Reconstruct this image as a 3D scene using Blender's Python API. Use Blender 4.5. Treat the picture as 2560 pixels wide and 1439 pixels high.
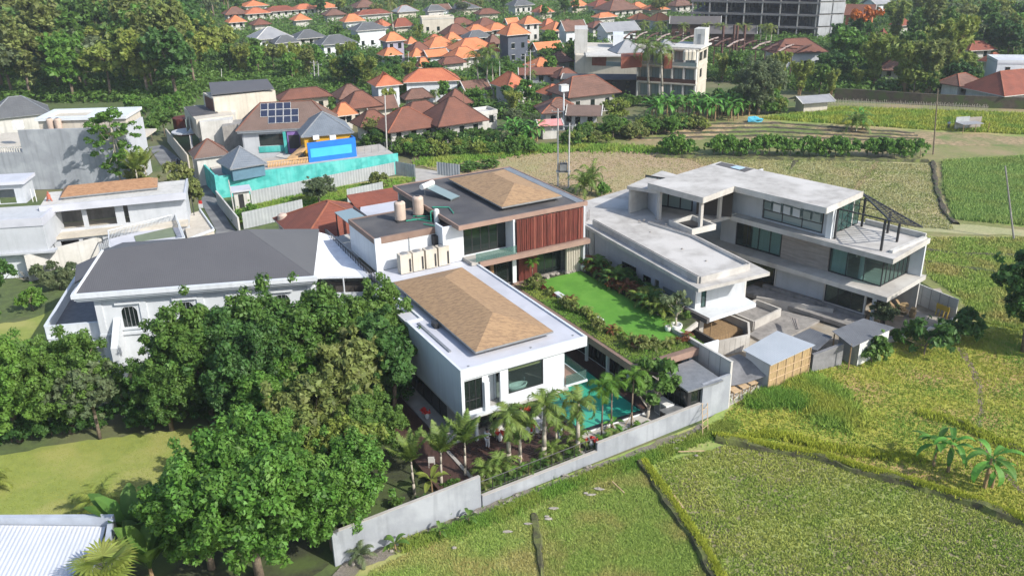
import bpy, math, random
import numpy as np
from mathutils import Vector, Matrix
for _o in list(bpy.data.objects):
    bpy.data.objects.remove(_o)
random.seed(7)
R = math.radians
scene = bpy.context.scene
col = scene.collection

# ---------------------------------------------------------------- camera
FOC, PITCH, ROLL, CAM_H = 2221.3, R(22.825), R(1.148), 36.0
_r = Vector((1, 0, 0)); _f = Vector((0, math.cos(PITCH), -math.sin(PITCH))); _d = Vector((0, -math.sin(PITCH), -math.cos(PITCH)))
CX = math.cos(ROLL) * _r + math.sin(ROLL) * _d
CY = -math.sin(ROLL) * _r + math.cos(ROLL) * _d
CZ = _f
cd = bpy.data.cameras.new('camera'); cam = bpy.data.objects.new('camera', cd); col.objects.link(cam)
cd.sensor_width = 36; cd.lens = FOC / 2560 * 36; cd.clip_start = 0.5; cd.clip_end = 4000
m3 = Matrix((CX, -CY, -CZ)).transposed()
cam.matrix_world = Matrix.Translation((0, 0, CAM_H)) @ m3.to_4x4()
scene.camera = cam

# ---------------------------------------------------------------- sky, sun, exposure
SUN_EL, SUN_AZ = R(37), R(-35)
sdir = Vector((math.cos(SUN_EL) * math.cos(SUN_AZ), math.cos(SUN_EL) * math.sin(SUN_AZ), math.sin(SUN_EL)))
w = bpy.data.worlds.new('World'); scene.world = w; w.use_nodes = True
nt = w.node_tree; nt.nodes.clear()
sky = nt.nodes.new('ShaderNodeTexSky'); sky.sky_type = 'NISHITA'; sky.sun_disc = False
sky.sun_elevation = SUN_EL; sky.sun_rotation = math.atan2(sdir.x, sdir.y); sky.air_density = 1.0; sky.dust_density = 1.5
bg = nt.nodes.new('ShaderNodeBackground'); bg.inputs[1].default_value = 0.15
ow = nt.nodes.new('ShaderNodeOutputWorld')
nt.links.new(sky.outputs[0], bg.inputs[0]); nt.links.new(bg.outputs[0], ow.inputs[0])
sl = bpy.data.lights.new('sun', 'SUN'); sl.energy = 3.7; sl.angle = R(0.5); sl.color = (1, 0.95, 0.87)
so = bpy.data.objects.new('sun', sl); col.objects.link(so); so.rotation_euler = sdir.to_track_quat('Z', 'Y').to_euler(); so.location = (60, -40, 90)
scene.view_settings.view_transform = 'Standard'; scene.view_settings.look = 'None'
scene.view_settings.exposure = 0.66; scene.view_settings.gamma = 1.0
scene.cycles.max_bounces = 6; scene.cycles.transparent_max_bounces = 12

# ---------------------------------------------------------------- places
def at(px, py, z=0.0):
    """the point at height z that the photograph shows at (px, py)"""
    d = CX * ((px - 1280) / FOC) + CY * ((py - 719.5) / FOC) + CZ
    t = (z - CAM_H) / d.z
    return Vector((d.x * t, d.y * t, z))
def scr(p):
    v = Vector(p) - Vector((0, 0, CAM_H)); z = v.dot(CZ)
    return 1280 + FOC * v.dot(CX) / z, 719.5 + FOC * v.dot(CY) / z, z
class Fr:
    """a plan frame: origin and bearing; x along the bearing, y to its left"""
    def __init__(s, o, deg):
        s.o = Vector((o[0], o[1])); a = R(deg); s.u = Vector((math.cos(a), math.sin(a))); s.v = Vector((-s.u.y, s.u.x)); s.deg = deg
    def p(s, x, y): return s.o + s.u * x + s.v * y
    def p3(s, x, y, z): q = s.p(x, y); return Vector((q.x, q.y, z))
    def inv(s, w): d = Vector((w[0], w[1])) - s.o; return d.dot(s.u), d.dot(s.v)
V = Fr((0, 0), 28.97)          # the villa's own directions: p(b, a)

# ---------------------------------------------------------------- mesh building
class MB:
    def __init__(s): s.v = []; s.f = []
    def poly(s, pts):
        n = len(s.v); s.v += [tuple(p) for p in pts]; s.f.append(tuple(range(n, n + len(pts)))); return s
    def prism(s, pts, z0, z1):
        """plan polygon pts; z0/z1 numbers or per-corner lists"""
        k = len(pts); n = len(s.v)
        ar = sum(pts[i][0] * pts[(i + 1) % k][1] - pts[(i + 1) % k][0] * pts[i][1] for i in range(k))
        b = z0 if isinstance(z0, (list, tuple)) else [z0] * k
        t = z1 if isinstance(z1, (list, tuple)) else [z1] * k
        if ar < 0: pts = pts[::-1]; b = b[::-1]; t = t[::-1]
        s.v += [(p[0], p[1], b[i]) for i, p in enumerate(pts)] + [(p[0], p[1], t[i]) for i, p in enumerate(pts)]
        s.f.append(tuple(range(n + k - 1, n - 1, -1))); s.f.append(tuple(range(n + k, n + 2 * k)))
        for i in range(k):
            j = (i + 1) % k; s.f.append((n + i, n + j, n + k + j, n + k + i))
        return s
    def box(s, fr, x0, x1, y0, y1, z0, z1):
        return s.prism([fr.p(x0, y0), fr.p(x1, y0), fr.p(x1, y1), fr.p(x0, y1)], z0, z1)
    def wall(s, p, q, z0, z1, t, side=0):
        """upright slab from p to q, thickness t; side 0 centred, +1 to the left of p->q, -1 to the right"""
        p = Vector(p[:2]); q = Vector(q[:2]); d = (q - p).normalized(); n = Vector((-d.y, d.x))
        a, b = (-t / 2, t / 2) if side == 0 else ((0, t) if side > 0 else (-t, 0))
        return s.prism([p + n * a, q + n * a, q + n * b, p + n * b], z0, z1)
    def wall_open(s, p, q, z0, z1, t, side, ops):
        p = Vector(p[:2]); q = Vector(q[:2]); L = (q - p).length; d = (q - p) / L
        ss = sorted({0.0, L} | {min(max(v, 0), L) for o in ops for v in o[:2]})
        for i in range(len(ss) - 1):
            a, b = ss[i], ss[i + 1]
            if b - a < 1e-4: continue
            m = (a + b) / 2; hol = sorted((o[2], o[3]) for o in ops if o[0] < m < o[1])
            z = z0
            for h0, h1 in hol:
                if h0 - z > 1e-3: s.wall(p + d * a, p + d * b, z, h0, t, side)
                z = max(z, h1)
            if z1 - z > 1e-3: s.wall(p + d * a, p + d * b, z, z1, t, side)
        return s
    def tube(s, p, q, r0, r1=None, n=6):
        r1 = r0 if r1 is None else r1; p = Vector(p); q = Vector(q); d = (q - p).normalized()
        a = d.orthogonal().normalized(); b = d.cross(a); k = len(s.v)
        for c, r in ((p, r0), (q, r1)):
            for i in range(n):
                w_ = 2 * math.pi * i / n; s.v.append(tuple(c + a * (r * math.cos(w_)) + b * (r * math.sin(w_))))
        for i in range(n):
            j = (i + 1) % n; s.f.append((k + i, k + j, k + n + j, k + n + i))
        s.f.append(tuple(range(k + n - 1, k - 1, -1))); s.f.append(tuple(range(k + n, k + 2 * n))); return s
    def path(s, pts, rs, n=6):
        for i in range(len(pts) - 1): s.tube(pts[i], pts[i + 1], rs[i], rs[i + 1], n)
        return s
    def lathe(s, c, prof, n=16):
        k = len(s.v); c = Vector(c)
        for r, z in prof:
            for i in range(n):
                w_ = 2 * math.pi * i / n; s.v.append((c.x + r * math.cos(w_), c.y + r * math.sin(w_), c.z + z))
        for j in range(len(prof) - 1):
            for i in range(n):
                i2 = (i + 1) % n; s.f.append((k + j * n + i, k + j * n + i2, k + (j + 1) * n + i2, k + (j + 1) * n + i))
        s.f.append(tuple(range(k + n - 1, k - 1, -1))); e = k + (len(prof) - 1) * n; s.f.append(tuple(range(e, e + n))); return s
    def blob(s, c, rx, ry, rz, seed, n=7, m=5, rough=.25):
        rnd = random.Random(seed); k = len(s.v); c = Vector(c)
        for j in range(m + 1):
            th = math.pi * j / m
            for i in range(n):
                ph = 2 * math.pi * i / n + j * .4; q = 1 + rnd.uniform(-rough, rough)
                s.v.append((c.x + rx * q * math.sin(th) * math.cos(ph), c.y + ry * q * math.sin(th) * math.sin(ph), c.z + rz * q * math.cos(th)))
        for j in range(m):
            for i in range(n):
                i2 = (i + 1) % n; s.f.append((k + j * n + i, k + (j + 1) * n + i, k + (j + 1) * n + i2, k + j * n + i2))
        return s

BASE = {}
def setp(o, label=None, cat=None, group=None, kind=None):
    if label: o['label'] = label
    if cat: o['category'] = cat
    if group: o['group'] = group
    if kind: o['kind'] = kind
    return o
def thing(name, label, cat, loc, group=None, rz=0.0):
    o = bpy.data.objects.new(name, None); o.empty_display_size = .3; col.objects.link(o)
    o.location = loc; o.rotation_euler = (0, 0, rz); BASE[o.name] = Vector(loc)
    return setp(o, label, cat, group)
def obj(name, mb, mat, parent=None, label=None, cat=None, group=None, kind=None, smooth=False):
    v = np.array(mb.v, float)
    base = BASE[parent.name] if parent else Vector((float(v[:, 0].mean()), float(v[:, 1].mean()), float(v[:, 2].min())))
    me = bpy.data.meshes.new(name)
    me.from_pydata((v - np.array(base)).tolist(), [], mb.f); me.materials.append(mat)
    if smooth: me.shade_smooth()
    o = bpy.data.objects.new(name, me); col.objects.link(o)
    if parent: o.parent = parent
    else: o.location = base
    BASE[o.name] = base
    return setp(o, label, cat, group, kind)
def raw(name, verts, quads, mat):
    """mesh from numpy verts (n,3) and faces (m,k)"""
    me = bpy.data.meshes.new(name); k = quads.shape[1]
    me.vertices.add(len(verts)); me.vertices.foreach_set('co', verts.astype(np.float32).ravel())
    me.loops.add(quads.size); me.loops.foreach_set('vertex_index', quads.astype(np.int32).ravel())
    me.polygons.add(len(quads)); me.polygons.foreach_set('loop_start', np.arange(0, quads.size, k, dtype=np.int32))
    me.polygons.foreach_set('loop_total', np.full(len(quads), k, dtype=np.int32))
    me.materials.append(mat); me.update(calc_edges=True); me.validate(); return me
def place_mesh(name, me, loc, parent=None, **kw):
    o = bpy.data.objects.new(name, me); col.objects.link(o)
    if parent: o.parent = parent
    else: o.location = loc
    BASE[o.name] = Vector(loc)
    return setp(o, **kw)

# ---------------------------------------------------------------- materials
def mat(name, c, rough=.8, c2=None, scale=1.0, bump=0.0, bscale=None, metal=0.0, detail=6, c3=None, scale3=.15, streak=0.0, spec=None, stretch=None, contrast=(.35, .65)):
    m = bpy.data.materials.new(name); m.use_nodes = True; t = m.node_tree; N = t.nodes; L = t.links
    p = N['Principled BSDF']; p.inputs['Roughness'].default_value = rough; p.inputs['Metallic'].default_value = metal
    if spec is not None: p.inputs['Specular IOR Level'].default_value = spec
    geo = N.new('ShaderNodeNewGeometry')
    vec = geo.outputs['Position']
    if stretch:
        mp = N.new('ShaderNodeMapping'); mp.inputs['Scale'].default_value = stretch[:3]
        if len(stretch) > 3: mp.inputs['Rotation'].default_value = (0, 0, R(-stretch[3]))
        L.new(vec, mp.inputs[0]); vec2 = mp.outputs[0]
    else: vec2 = vec
    c2 = c2 or tuple(v * .78 for v in c)
    n1 = N.new('ShaderNodeTexNoise'); n1.inputs['Scale'].default_value = scale; n1.inputs['Detail'].default_value = detail; n1.inputs['Roughness'].default_value = .65
    L.new(vec2, n1.inputs['Vector'])
    r1 = N.new('ShaderNodeMapRange'); r1.inputs[1].default_value = contrast[0]; r1.inputs[2].default_value = contrast[1]; L.new(n1.outputs[0], r1.inputs[0])
    mx = N.new('ShaderNodeMix'); mx.data_type = 'RGBA'; mx.inputs[6].default_value = (*c, 1); mx.inputs[7].default_value = (*c2, 1)
    L.new(r1.outputs[0], mx.inputs[0]); out = mx.outputs[2]
    if c3:
        n3 = N.new('ShaderNodeTexNoise'); n3.inputs['Scale'].default_value = scale3; n3.inputs['Detail'].default_value = 4; L.new(vec, n3.inputs['Vector'])
        r3 = N.new('ShaderNodeMapRange'); r3.inputs[1].default_value = .48; r3.inputs[2].default_value = .62; L.new(n3.outputs[0], r3.inputs[0])
        m3_ = N.new('ShaderNodeMix'); m3_.data_type = 'RGBA'; m3_.inputs[7].default_value = (*c3, 1); L.new(out, m3_.inputs[6]); L.new(r3.outputs[0], m3_.inputs[0]); out = m3_.outputs[2]
    if streak:
        mp = N.new('ShaderNodeMapping'); mp.inputs['Scale'].default_value = (1.6, 1.6, .12); L.new(vec, mp.inputs[0])
        n4 = N.new('ShaderNodeTexNoise'); n4.inputs['Scale'].default_value = 1.5; n4.inputs['Detail'].default_value = 5; L.new(mp.outputs[0], n4.inputs['Vector'])
        r4 = N.new('ShaderNodeMapRange'); r4.inputs[1].default_value = .5; r4.inputs[2].default_value = .75; r4.inputs[4].default_value = streak; L.new(n4.outputs[0], r4.inputs[0])
        m4 = N.new('ShaderNodeMix'); m4.data_type = 'RGBA'; m4.inputs[7].default_value = (*[v * .45 for v in c], 1); L.new(out, m4.inputs[6]); L.new(r4.outputs[0], m4.inputs[0]); out = m4.outputs[2]
    L.new(out, p.inputs['Base Color'])
    if bump:
        nb = N.new('ShaderNodeTexNoise'); nb.inputs['Scale'].default_value = bscale or scale * 6; nb.inputs['Detail'].default_value = 4; L.new(vec2, nb.inputs['Vector'])
        b = N.new('ShaderNodeBump'); b.inputs['Strength'].default_value = min(1, bump); b.inputs['Distance'].default_value = .05 * max(1, bump); L.new(nb.outputs[0], b.inputs['Height']); L.new(b.outputs[0], p.inputs['Normal'])
    return m
def ridged(name, c, c2, ang, period=.12, rough=.5, depth=.03, metal=0.0, weather=.5, cross=0.0, scale=.5):
    """sheet or tile roofing: ribs run at bearing ang (degrees); cross > 0 adds courses across them"""
    m = mat(name, c, rough, c2, scale=scale, metal=metal, contrast=(.4, .6 + .3 * (1 - weather)))
    t = m.node_tree; N = t.nodes; L = t.links; p = N['Principled BSDF']
    geo = N.new('ShaderNodeNewGeometry'); mp = N.new('ShaderNodeMapping'); mp.inputs['Rotation'].default_value = (0, 0, R(-ang)); L.new(geo.outputs['Position'], mp.inputs[0])
    wv = N.new('ShaderNodeTexWave'); wv.bands_direction = 'Y'; wv.inputs['Scale'].default_value = .314 / period; wv.inputs['Detail'].default_value = 0; L.new(mp.outputs[0], wv.inputs['Vector'])
    h = wv.outputs[1]
    if cross:
        w2 = N.new('ShaderNodeTexWave'); w2.bands_direction = 'X'; w2.wave_profile = 'SAW'; w2.inputs['Scale'].default_value = .314 / cross; L.new(mp.outputs[0], w2.inputs['Vector'])
        ad = N.new('ShaderNodeMath'); ad.operation = 'ADD'; L.new(h, ad.inputs[0]); L.new(w2.outputs[1], ad.inputs[1]); h = ad.outputs[0]
    b = N.new('ShaderNodeBump'); b.inputs['Strength'].default_value = .8; b.inputs['Distance'].default_value = depth; L.new(h, b.inputs['Height']); L.new(b.outputs[0], p.inputs['Normal'])
    return m
def leafmat(name, c, var=.5, hue2=None, objvar=.5, trans=.38, hue3=None):
    m = bpy.data.materials.new(name); m.use_nodes = True; t = m.node_tree; N = t.nodes; L = t.links
    p = N['Principled BSDF']; p.inputs['Roughness'].default_value = .55; p.inputs['Specular IOR Level'].default_value = .35
    geo = N.new('ShaderNodeNewGeometry'); oi = N.new('ShaderNodeObjectInfo')
    hue2 = hue2 or (c[0] * 2.0, c[1] * 1.5, c[2] * 1.1)
    mx = N.new('ShaderNodeMix'); mx.data_type = 'RGBA'; mx.inputs[6].default_value = (*[v * (1 - var) for v in c], 1); mx.inputs[7].default_value = (*[v * (1 + var) for v in c], 1)
    L.new(geo.outputs['Random Per Island'], mx.inputs[0])
    m2 = N.new('ShaderNodeMix'); m2.data_type = 'RGBA'; m2.inputs[7].default_value = (*hue2, 1); L.new(mx.outputs[2], m2.inputs[6])
    no = N.new('ShaderNodeTexNoise'); no.inputs['Scale'].default_value = .9; no.inputs['Detail'].default_value = 5; L.new(geo.outputs['Position'], no.inputs['Vector'])
    mr = N.new('ShaderNodeMapRange'); mr.inputs[1].default_value = .42; mr.inputs[2].default_value = .7; mr.inputs[4].default_value = .7; L.new(no.outputs[0], mr.inputs[0])
    mo = N.new('ShaderNodeMath'); mo.operation = 'MULTIPLY_ADD'; mo.inputs[1].default_value = objvar; L.new(oi.outputs['Random'], mo.inputs[0]); L.new(mr.outputs[0], mo.inputs[2])
    mm = N.new('ShaderNodeMath'); mm.operation = 'MULTIPLY'; mm.inputs[1].default_value = .62; mm.use_clamp = True; L.new(mo.outputs[0], mm.inputs[0])
    L.new(mm.outputs[0], m2.inputs[0]); out = m2.outputs[2]
    L.new(out, p.inputs['Base Color'])
    tr = N.new('ShaderNodeBsdfTranslucent'); L.new(out, tr.inputs[0])
    ms = N.new('ShaderNodeMixShader'); ms.inputs[0].default_value = trans; L.new(p.outputs[0], ms.inputs[1]); L.new(tr.outputs[0], ms.inputs[2])
    L.new(ms.outputs[0], N['Material Output'].inputs[0]); return m
def glass(name, c=(.02, .03, .03), rough=.05, alpha=0.0):
    m = bpy.data.materials.new(name); m.use_nodes = True; t = m.node_tree; N = t.nodes; L = t.links
    p = N['Principled BSDF']; p.inputs['Base Color'].default_value = (*c, 1); p.inputs['Roughness'].default_value = rough; p.inputs['Specular IOR Level'].default_value = .8
    if alpha:
        tr = N.new('ShaderNodeBsdfTransparent'); tr.inputs[0].default_value = (.75, .86, .84, 1); ms = N.new('ShaderNodeMixShader'); ms.inputs[0].default_value = alpha
        L.new(p.outputs[0], ms.inputs[1]); L.new(tr.outputs[0], ms.inputs[2]); L.new(ms.outputs[0], N['Material Output'].inputs[0])
    return m

M = dict(
    white=mat('white_paint', (.60, .63, .655), .6, (.54, .57, .595), .5, streak=.22),
    whiter=mat('white_membrane', (.50, .51, .555), .6, (.45, .46, .50), .4, c3=(.42, .43, .47), scale3=.35),
    offwhite=mat('weathered_white', (.54, .53, .50), .8, (.43, .42, .385), .5, streak=.45),
    cream=mat('cream_plaster', (.53, .485, .41), .8, (.44, .40, .33), .5, streak=.35),
    greyplaster=mat('grey_plaster', (.28, .30, .325), .85, (.235, .25, .275), .5, streak=.4, bump=.3, c3=(.32, .34, .365), scale3=.4),
    paleplaster=mat('pale_plaster', (.46, .48, .505), .8, (.40, .42, .44), .5, streak=.2),
    concrete=mat('raw_concrete', (.44, .42, .385), .9, (.34, .32, .29), .8, bump=.3, c3=(.50, .485, .45), scale3=.22, streak=.2),
    roofcon=mat('roof_concrete', (.42, .405, .38), .9, (.28, .265, .245), .9, bump=.3, contrast=(.4, .75), c3=(.48, .465, .44), scale3=.3),
    darkcon=mat('stained_concrete', (.30, .285, .265), .9, (.19, .18, .17), .7, bump=.3, streak=.7),
    board=mat('board_marked_concrete', (.33, .30, .27), .9, (.23, .205, .185), 1.0, stretch=(.5, .5, 6), streak=.2),
    darkroof=mat('dark_roof_membrane', (.070, .068, .072), .8, (.052, .050, .052), 1.2, bump=.3, c3=(.095, .09, .088), scale3=.3),
    brownfascia=mat('brown_fascia', (.22, .15, .115), .7, (.17, .11, .085), 1),
    brownslab=mat('brown_coping', (.30, .20, .155), .7, (.24, .155, .12), 1),
    redwood=mat('red_stained_timber', (.145, .028, .018), .55, (.06, .014, .010), 2.0, stretch=(4, 4, .4)),
    redwood2=mat('faded_red_timber', (.25, .075, .05), .6, (.12, .03, .02), 2.0, stretch=(4, 4, .4)),
    deck=mat('dark_timber_deck', (.085, .045, .035), .6, (.05, .028, .022), 1.5, stretch=(5, .6, 1, 28.97)),
    black=mat('black_metal', (.02, .02, .022), .5, (.03, .03, .032), 2),
    greymetal=mat('grey_metal', (.30, .31, .32), .45, (.22, .23, .24), 2, metal=.4),
    whitemetal=mat('white_metal', (.72, .72, .70), .5, (.6, .6, .57), 2),
    tank=mat('beige_tank', (.52, .41, .335), .7, (.40, .31, .25), 1.2, streak=.6),
    green_pipe=mat('green_pipe', (.02, .30, .19), .5, (.02, .22, .14), 2),
    orange=None, tealwall=mat('teal_paint', (.06, .42, .38), .8, (.13, .50, .46), .5, c3=(.04, .33, .30), scale3=.7, streak=.4),
    blue=mat('blue_paint', (.004, .16, .58), .6, (.003, .13, .50), .5), lightblue=mat('light_blue_paint', (.05, .43, .74), .6, (.04, .38, .68), .5),
    yellow=mat('ochre_paint', (.58, .33, .03), .8, (.50, .27, .02), .6), purple=mat('lilac_paint', (.22, .13, .36), .8),
    tan=mat('tan_balustrade', (.60, .38, .18), .8, (.5, .31, .15), 1),
    water=None,
    brass=mat('blind_fabric', (.45, .33, .15), .8), curtain=mat('pale_curtain', (.68, .72, .71), .9, (.56, .61, .60), 1.5, stretch=(5, 5, .2)),
    interior=mat('shade_dark_interior', (.06, .052, .045), .9), interior2=mat('room_plaster', (.38, .37, .35), .9), inwood=mat('interior_timber', (.22, .12, .05), .7),  # interior: shade inside rooms and openings, put into a dark wall colour
    soil=mat('dark_soil', (.075, .06, .042), .95, (.045, .038, .026), 1.5, bump=.8, c3=(.05, .07, .02), scale3=.6),
    gravel=mat('gravel', (.25, .225, .19), .95, (.12, .105, .085), 14, bump=1.0, bscale=20, c3=(.16, .15, .09), scale3=.8),
    rubble=mat('rubble_stone', (.34, .31, .27), .95, (.22, .2, .17), 3),
    asphalt=mat('alley_paving', (.16, .165, .17), .9, (.11, .112, .118), 1, c3=(.20, .205, .205), scale3=.5),
    paving=mat('pale_paving', (.40, .38, .35), .85, (.32, .30, .27), .8),
    timber=mat('weathered_timber', (.30, .20, .10), .85, (.18, .12, .065), 2, stretch=(3, 3, .5)),
    ply=mat('bamboo_matting', (.40, .29, .14), .85, (.24, .165, .085), 3, stretch=(3, 3, .7)),
    boardpale=mat('pale_sawn_boards', (.52, .38, .23), .85, (.36, .25, .14), 3),
    bark=mat('bark', (.20, .155, .11), .95, (.11, .085, .06), 4, bump=.6), palebark=mat('pale_bark', (.40, .36, .30), .9, (.28, .25, .2), 4),
    stone=mat('carved_stone', (.22, .205, .19), .9, (.13, .12, .11), 3), potwhite=mat('white_pot', (.75, .75, .73), .5),
    skin=mat('skin', (.30, .16, .10), .6, (.27, .14, .09), 3), hair=mat('hair', (.015, .012, .01), .6),
    clothwhite=mat('white_cloth', (.72, .72, .74), .9), clothblue=mat('pale_blue_cloth', (.36, .42, .55), .9), clothgreen=mat('green_cloth', (.04, .40, .12), .9), clothdark=mat('dark_cloth', (.03, .035, .05), .9),
    red=mat('red_petals', (.60, .04, .03), .7), rust=mat('rusty_steel', (.12, .055, .04), .8, (.07, .035, .028), 3), rustpale=mat('sunlit_steel', (.36, .28, .25), .7),  # rustpale: paler copy of rust, with sunlight put into its colour
    tarp=mat('grey_tarpaulin', (.22, .22, .225), .7, (.14, .14, .145), 1.2, bump=.5, bscale=3), bluetarp=mat('blue_tarpaulin', (.06, .36, .50), .6, (.1, .45, .6), 2),
    pinkroof=mat('pink_sheet', (.62, .25, .24), .7, (.5, .2, .19), 1), barrel=mat('orange_barrel', (.42, .13, .08), .6), yellowp=mat('yellow_paint', (.6, .42, .06), .7),
    solar=mat('solar_cells', (.02, .026, .05), .3, (.025, .032, .065), 2, spec=.7),
    tealglass=glass('green_tinted_glass', (.05, .11, .10), .08, .5), dglass=glass('dark_glass', (.012, .018, .016)), paleglass=glass('pale_glass', (.20, .26, .26), .08), clearglass=glass('clear_glass', (.08, .10, .095), .05, .85), rail=glass('rail_glass', (.12, .2, .18), .06, .7),
    mat_green=mat('artificial_turf', (.09, .255, .022), .95, (.072, .21, .018), .9, bump=.4, bscale=40, c3=(.11, .275, .03), scale3=.5),
)
M['orange'] = ridged('orange_tile', (.55, .20, .085), (.43, .14, .055), 29, .5, .8, .05, cross=.4)
M['orange2'] = ridged('sun_bleached_orange_tile', (.46, .155, .075), (.36, .10, .05), 20, .35, .8, .05, cross=.4)
M['browntile'] = ridged('brown_tile', (.17, .07, .045), (.115, .05, .035), 29, .35, .85, .03, cross=.4)
M['browntile2'] = ridged('weathered_brown_tile', (.17, .09, .065), (.10, .055, .04), 29, .5, .85, .05, cross=.5)
M['reddishtile'] = ridged('red_brown_tile', (.22, .065, .038), (.14, .045, .03), 29, .35, .85, .03, cross=.4)
M['ridgecap'] = mat('ridge_cap', (.30, .10, .05), .8, (.2, .07, .04), 2)
M['darkcap'] = mat('dark_ridge_cap', (.07, .03, .02), .8)
M['greyroof'] = ridged('grey_tile', (.105, .11, .115), (.075, .08, .085), 29, .4, .7, .03, cross=.4)
M['bluegrey'] = ridged('slate_blue_tile', (.15, .175, .205), (.10, .12, .145), 29, .3, .6, .03, cross=.3)
M['brownshingle'] = ridged('brown_shingle', (.155, .105, .085), (.115, .078, .062), 29, .3, .8, .02, cross=.3)
M['palegrey'] = ridged('pale_grey_sheet', (.27, .275, .285), (.21, .215, .23), 110, .3, .6, .02)
M['palace_roof'] = ridged('charcoal_sheet', (.088, .088, .094), (.075, .075, .081), 98.7, .17, .65, .006, scale=.25)
M['palace_hip'] = ridged('charcoal_sheet_hip', (.10, .10, .102), (.085, .085, .088), 8.7, .17, .65, .006, scale=.25)  # ribs turned for the hip; its brighter light put into a paler colour
M['shedsheet'] = ridged('pale_ribbed_sheet', (.42, .46, .50), (.36, .40, .44), 110, .2, .5, .015, metal=.1)
M['darksheet'] = ridged('dark_ribbed_sheet', (.14, .15, .165), (.085, .09, .10), 110, .16, .6, .02)
M['whitesheet'] = ridged('white_ribbed_sheet', (.56, .58, .62), (.50, .52, .56), 100, .25, .5, .03)
# shingle mottling of the two hip roofs: short dark flecks drawn out along the courses
def shingle(name, c, c2, ang):
    m = mat(name, c, .9, c2, scale=2.2, stretch=(.95, 2.6, 1.0, ang), detail=4, contrast=(.44, .60), bump=.5, bscale=9)
    return m
M['thatch'] = shingle('tan_shingle', (.34, .22, .118), (.235, .15, .085), 28.97)
M['thatch2'] = shingle('rust_tan_shingle', (.34, .19, .10), (.25, .135, .07), 19)
# pool water over pale teal tiles
wm = bpy.data.materials.new('pool_water'); wm.use_nodes = True
p_ = wm.node_tree.nodes['Principled BSDF']; p_.inputs['Base Color'].default_value = (.05, .36, .235, 1); p_.inputs['Roughness'].default_value = .06
n_ = wm.node_tree.nodes.new('ShaderNodeTexNoise'); n_.inputs['Scale'].default_value = 1.6; b_ = wm.node_tree.nodes.new('ShaderNodeBump'); b_.inputs['Strength'].default_value = .25; b_.inputs['Distance'].default_value = .04
wm.node_tree.links.new(n_.outputs[0], b_.inputs['Height']); wm.node_tree.links.new(b_.outputs[0], p_.inputs['Normal']); M['water'] = wm
LF = dict(
    mid=leafmat('leaf_mid_green', (.070, .155, .028), hue2=(.17, .27, .05)),
    deep=leafmat('leaf_deep_green', (.045, .118, .028), hue2=(.10, .20, .04)),
    bright=leafmat('leaf_bright_green', (.085, .205, .03), hue2=(.20, .33, .055)),
    olive=leafmat('leaf_olive', (.15, .195, .05), hue2=(.28, .29, .09)),
    lime=leafmat('leaf_yellow_green', (.17, .24, .045), hue2=(.33, .34, .07)),
    grey=leafmat('leaf_grey_green', (.10, .145, .065), hue2=(.19, .22, .10)),
    palm=leafmat('palm_green', (.12, .20, .04), hue2=(.27, .32, .075), objvar=.3),
    banana=leafmat('banana_green', (.08, .24, .035), hue2=(.20, .34, .07), objvar=.3),
    tall=leafmat('leaf_fresh_green', (.07, .17, .018), hue2=(.15, .26, .03)),
    flower=leafmat('blossom_orange', (.45, .12, .02), hue2=(.5, .2, .04)), red=leafmat('leaf_red_brown', (.16, .05, .03), hue2=(.3, .16, .05)),
)
# ---------------------------------------------------------------- vegetation
def leaf_cloud(cl, n, size, seed, up=.45, asp=1.7, shell=.35, flat=1.0):
    """cl: rows x,y,z,r ; n leaves in all, spread by area, each a small folded-looking quad lying mostly along its clump's surface"""
    g = np.random.default_rng(seed); cl = np.asarray(cl, float); wgt = cl[:, 3] ** 2; k = g.choice(len(cl), n, p=wgt / wgt.sum())
    d = g.normal(size=(n, 3)); d /= np.linalg.norm(d, axis=1)[:, None]
    rr = cl[k, 3] * (shell + (1.08 - shell) * g.random(n) ** .7)
    p = cl[k, :3] + d * rr[:, None] * np.array([1, 1, flat])
    nrm = d + np.array([0, 0, up]) + g.normal(size=(n, 3)) * .55; nrm /= np.linalg.norm(nrm, axis=1)[:, None]
    a = np.cross(nrm, g.normal(size=(n, 3))); a /= np.linalg.norm(a, axis=1)[:, None]; b = np.cross(nrm, a)
    s = size * (.45 + 1.1 * g.random(n) ** 1.5)[:, None]
    a = a * s * asp * .5; b = b * s * .5
    v = np.stack([p - a, p + b * .9, p + a, p - b * .9], 1).reshape(-1, 3)
    q = np.arange(4 * n).reshape(n, 4); return v, q
def clumps_round(seed, rx, rz, z, n, rmin=.22, rmax=.38, gap=.25, lopsided=.18):
    g = np.random.default_rng(seed); out = []; nl = max(9, int(n / 3.2))
    for i in range(nl):
        d = g.normal(size=3); d /= np.linalg.norm(d); d[2] = d[2] * .95
        q = g.uniform(.35, .72); lob = 1 + lopsided * math.sin(3 * math.atan2(d[1], d[0]) + seed)
        c = np.array([d[0] * rx * q * lob, d[1] * rx * q * lob, z + d[2] * rz * q]); lr = g.uniform(rmin, rmax) * 1.05
        for k in range(15):
            e = g.normal(size=3); e /= np.linalg.norm(e); e[2] = abs(e[2]) * 1.1 - .45; w_ = g.uniform(.75, 1.12)
            out.append((c[0] + e[0] * lr * rx * w_, c[1] + e[1] * lr * rx * w_, c[2] + e[2] * lr * rz * w_, rx * g.uniform(.055, .125)))
        out.append((c[0], c[1], c[2], lr * rx * .42))
    for i in range(nl): e = g.normal(size=3); e /= np.linalg.norm(e); out.append((e[0] * rx * .86, e[1] * rx * .86, z + e[2] * rz * .88 + .1, rx * g.uniform(.06, .13)))
    return out
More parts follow.
